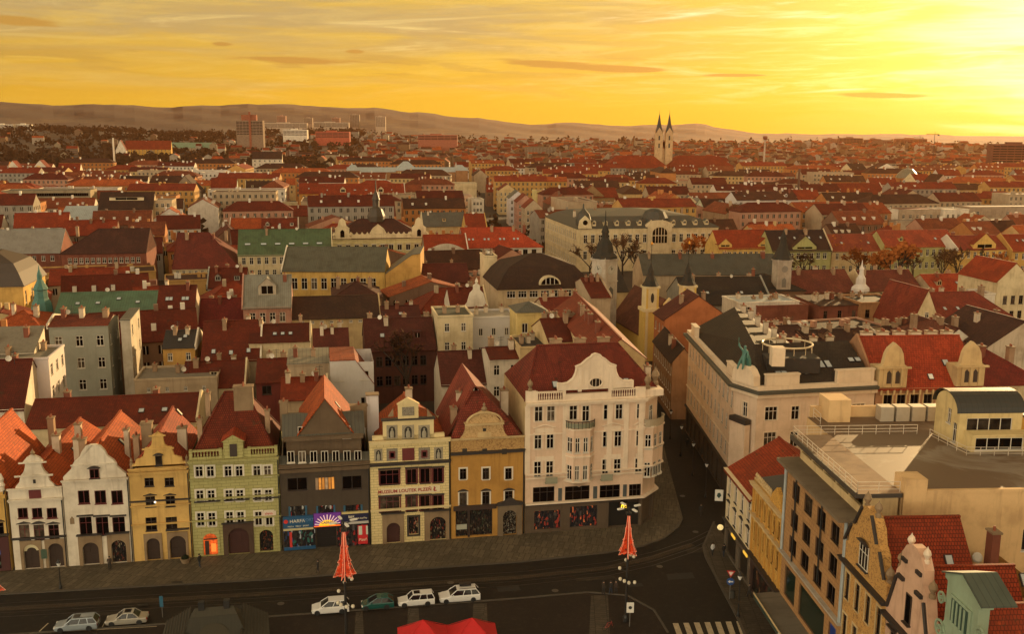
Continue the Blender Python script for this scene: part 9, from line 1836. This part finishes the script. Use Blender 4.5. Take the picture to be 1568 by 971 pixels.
# ---------------------------------------------------------------- labels of the filling houses: look, then the landmark they stand by
LM = [('twin-spired church', 1017, 222), ('museum', 624, 268), ('clock tower', 926, 395), ('city palace', 990, 345), ('panel tower', 382, 195), ('glazed dome', 1388, 272), ('red barracks', 1000, 248), ('white gables', 55, 262), ('concrete office', 70, 312), ('yellow church', 1000, 450), ('bell tower', 1198, 390), ('canyon street', 765, 300), ('theatre hall', 830, 415), ('tall crane', 1430, 222), ('market hall', 1312, 286), ('stair tower', 408, 250), ('stone school', 905, 303), ('white apartments', 1175, 320), ('ridge turret', 1319, 425), ('copper roof', 160, 460), ('yellow school', 510, 410), ('pink house', 408, 460), ('blue-grey hall', 122, 326), ('painted panel', 100, 273), ('brick chimney', 1221, 280), ('water tower', 1171, 220), ('cream palace', 578, 355), ('orange house', 1068, 490), ('white hospital', 35, 200), ('slim tower', 542, 185)]
def where(px, py):
    n, x, y = min(LM, key=lambda l: (l[1] - px) ** 2 + ((l[2] - py) * 2.2) ** 2); dx, dy = px - x, py - y
    if abs(dx) > abs(dy) * 2: return ('right of the ' if dx > 0 else 'left of the ') + n
    return ('beyond the ' if dy < 0 else 'in front of the ') + n
WORD = {'gable': 'long-ridged', 'gablef': 'gable-ended', 'hip': 'hipped', 'flat': 'flat-roofed'}; ORD = 'first second third fourth fifth sixth seventh eighth ninth tenth eleventh twelfth'.split()
GRPS = {}
for o, px, py, wn, rn, kind, L in AUTO:
    sz = 'broad ' if L > 21 else ('small ' if L < 15.5 else ''); lb = f'{sz}{wn} {WORD[kind]} house, {rn} roof, {where(px, py)}'; GRPS.setdefault(lb, []).append((px, o))
for lb, l in GRPS.items():
    l.sort(key=lambda t: t[0])
    for k, (_, o) in enumerate(l): o['label'] = lb if len(l) == 1 else lb + f', {ORD[min(k, 11)]} from left'
for k, rt_ in enumerate(LABELLED): pass

# ---------------------------------------------------------------- evening air over the basin
hz = bpy.data.materials.new('haze'); hz.use_nodes = True; g = G(hz.node_tree); hz.node_tree.nodes.clear(); pv_ = g.n('ShaderNodeVolumePrincipled'); pv_.inputs['Color'].default_value = (1.0, .44, .15, 1); pv_.inputs['Density'].default_value = .2e-4; pv_.inputs['Anisotropy'].default_value = .55
o_ = g.n('ShaderNodeOutputMaterial'); g.L(pv_.outputs[0], o_.inputs['Volume'])
b = MB(); b.box(-7000, 7000, -900, 7600, -2, 330); tag(b.build('haze', [hz], uv=False), None, None, kind='stuff')
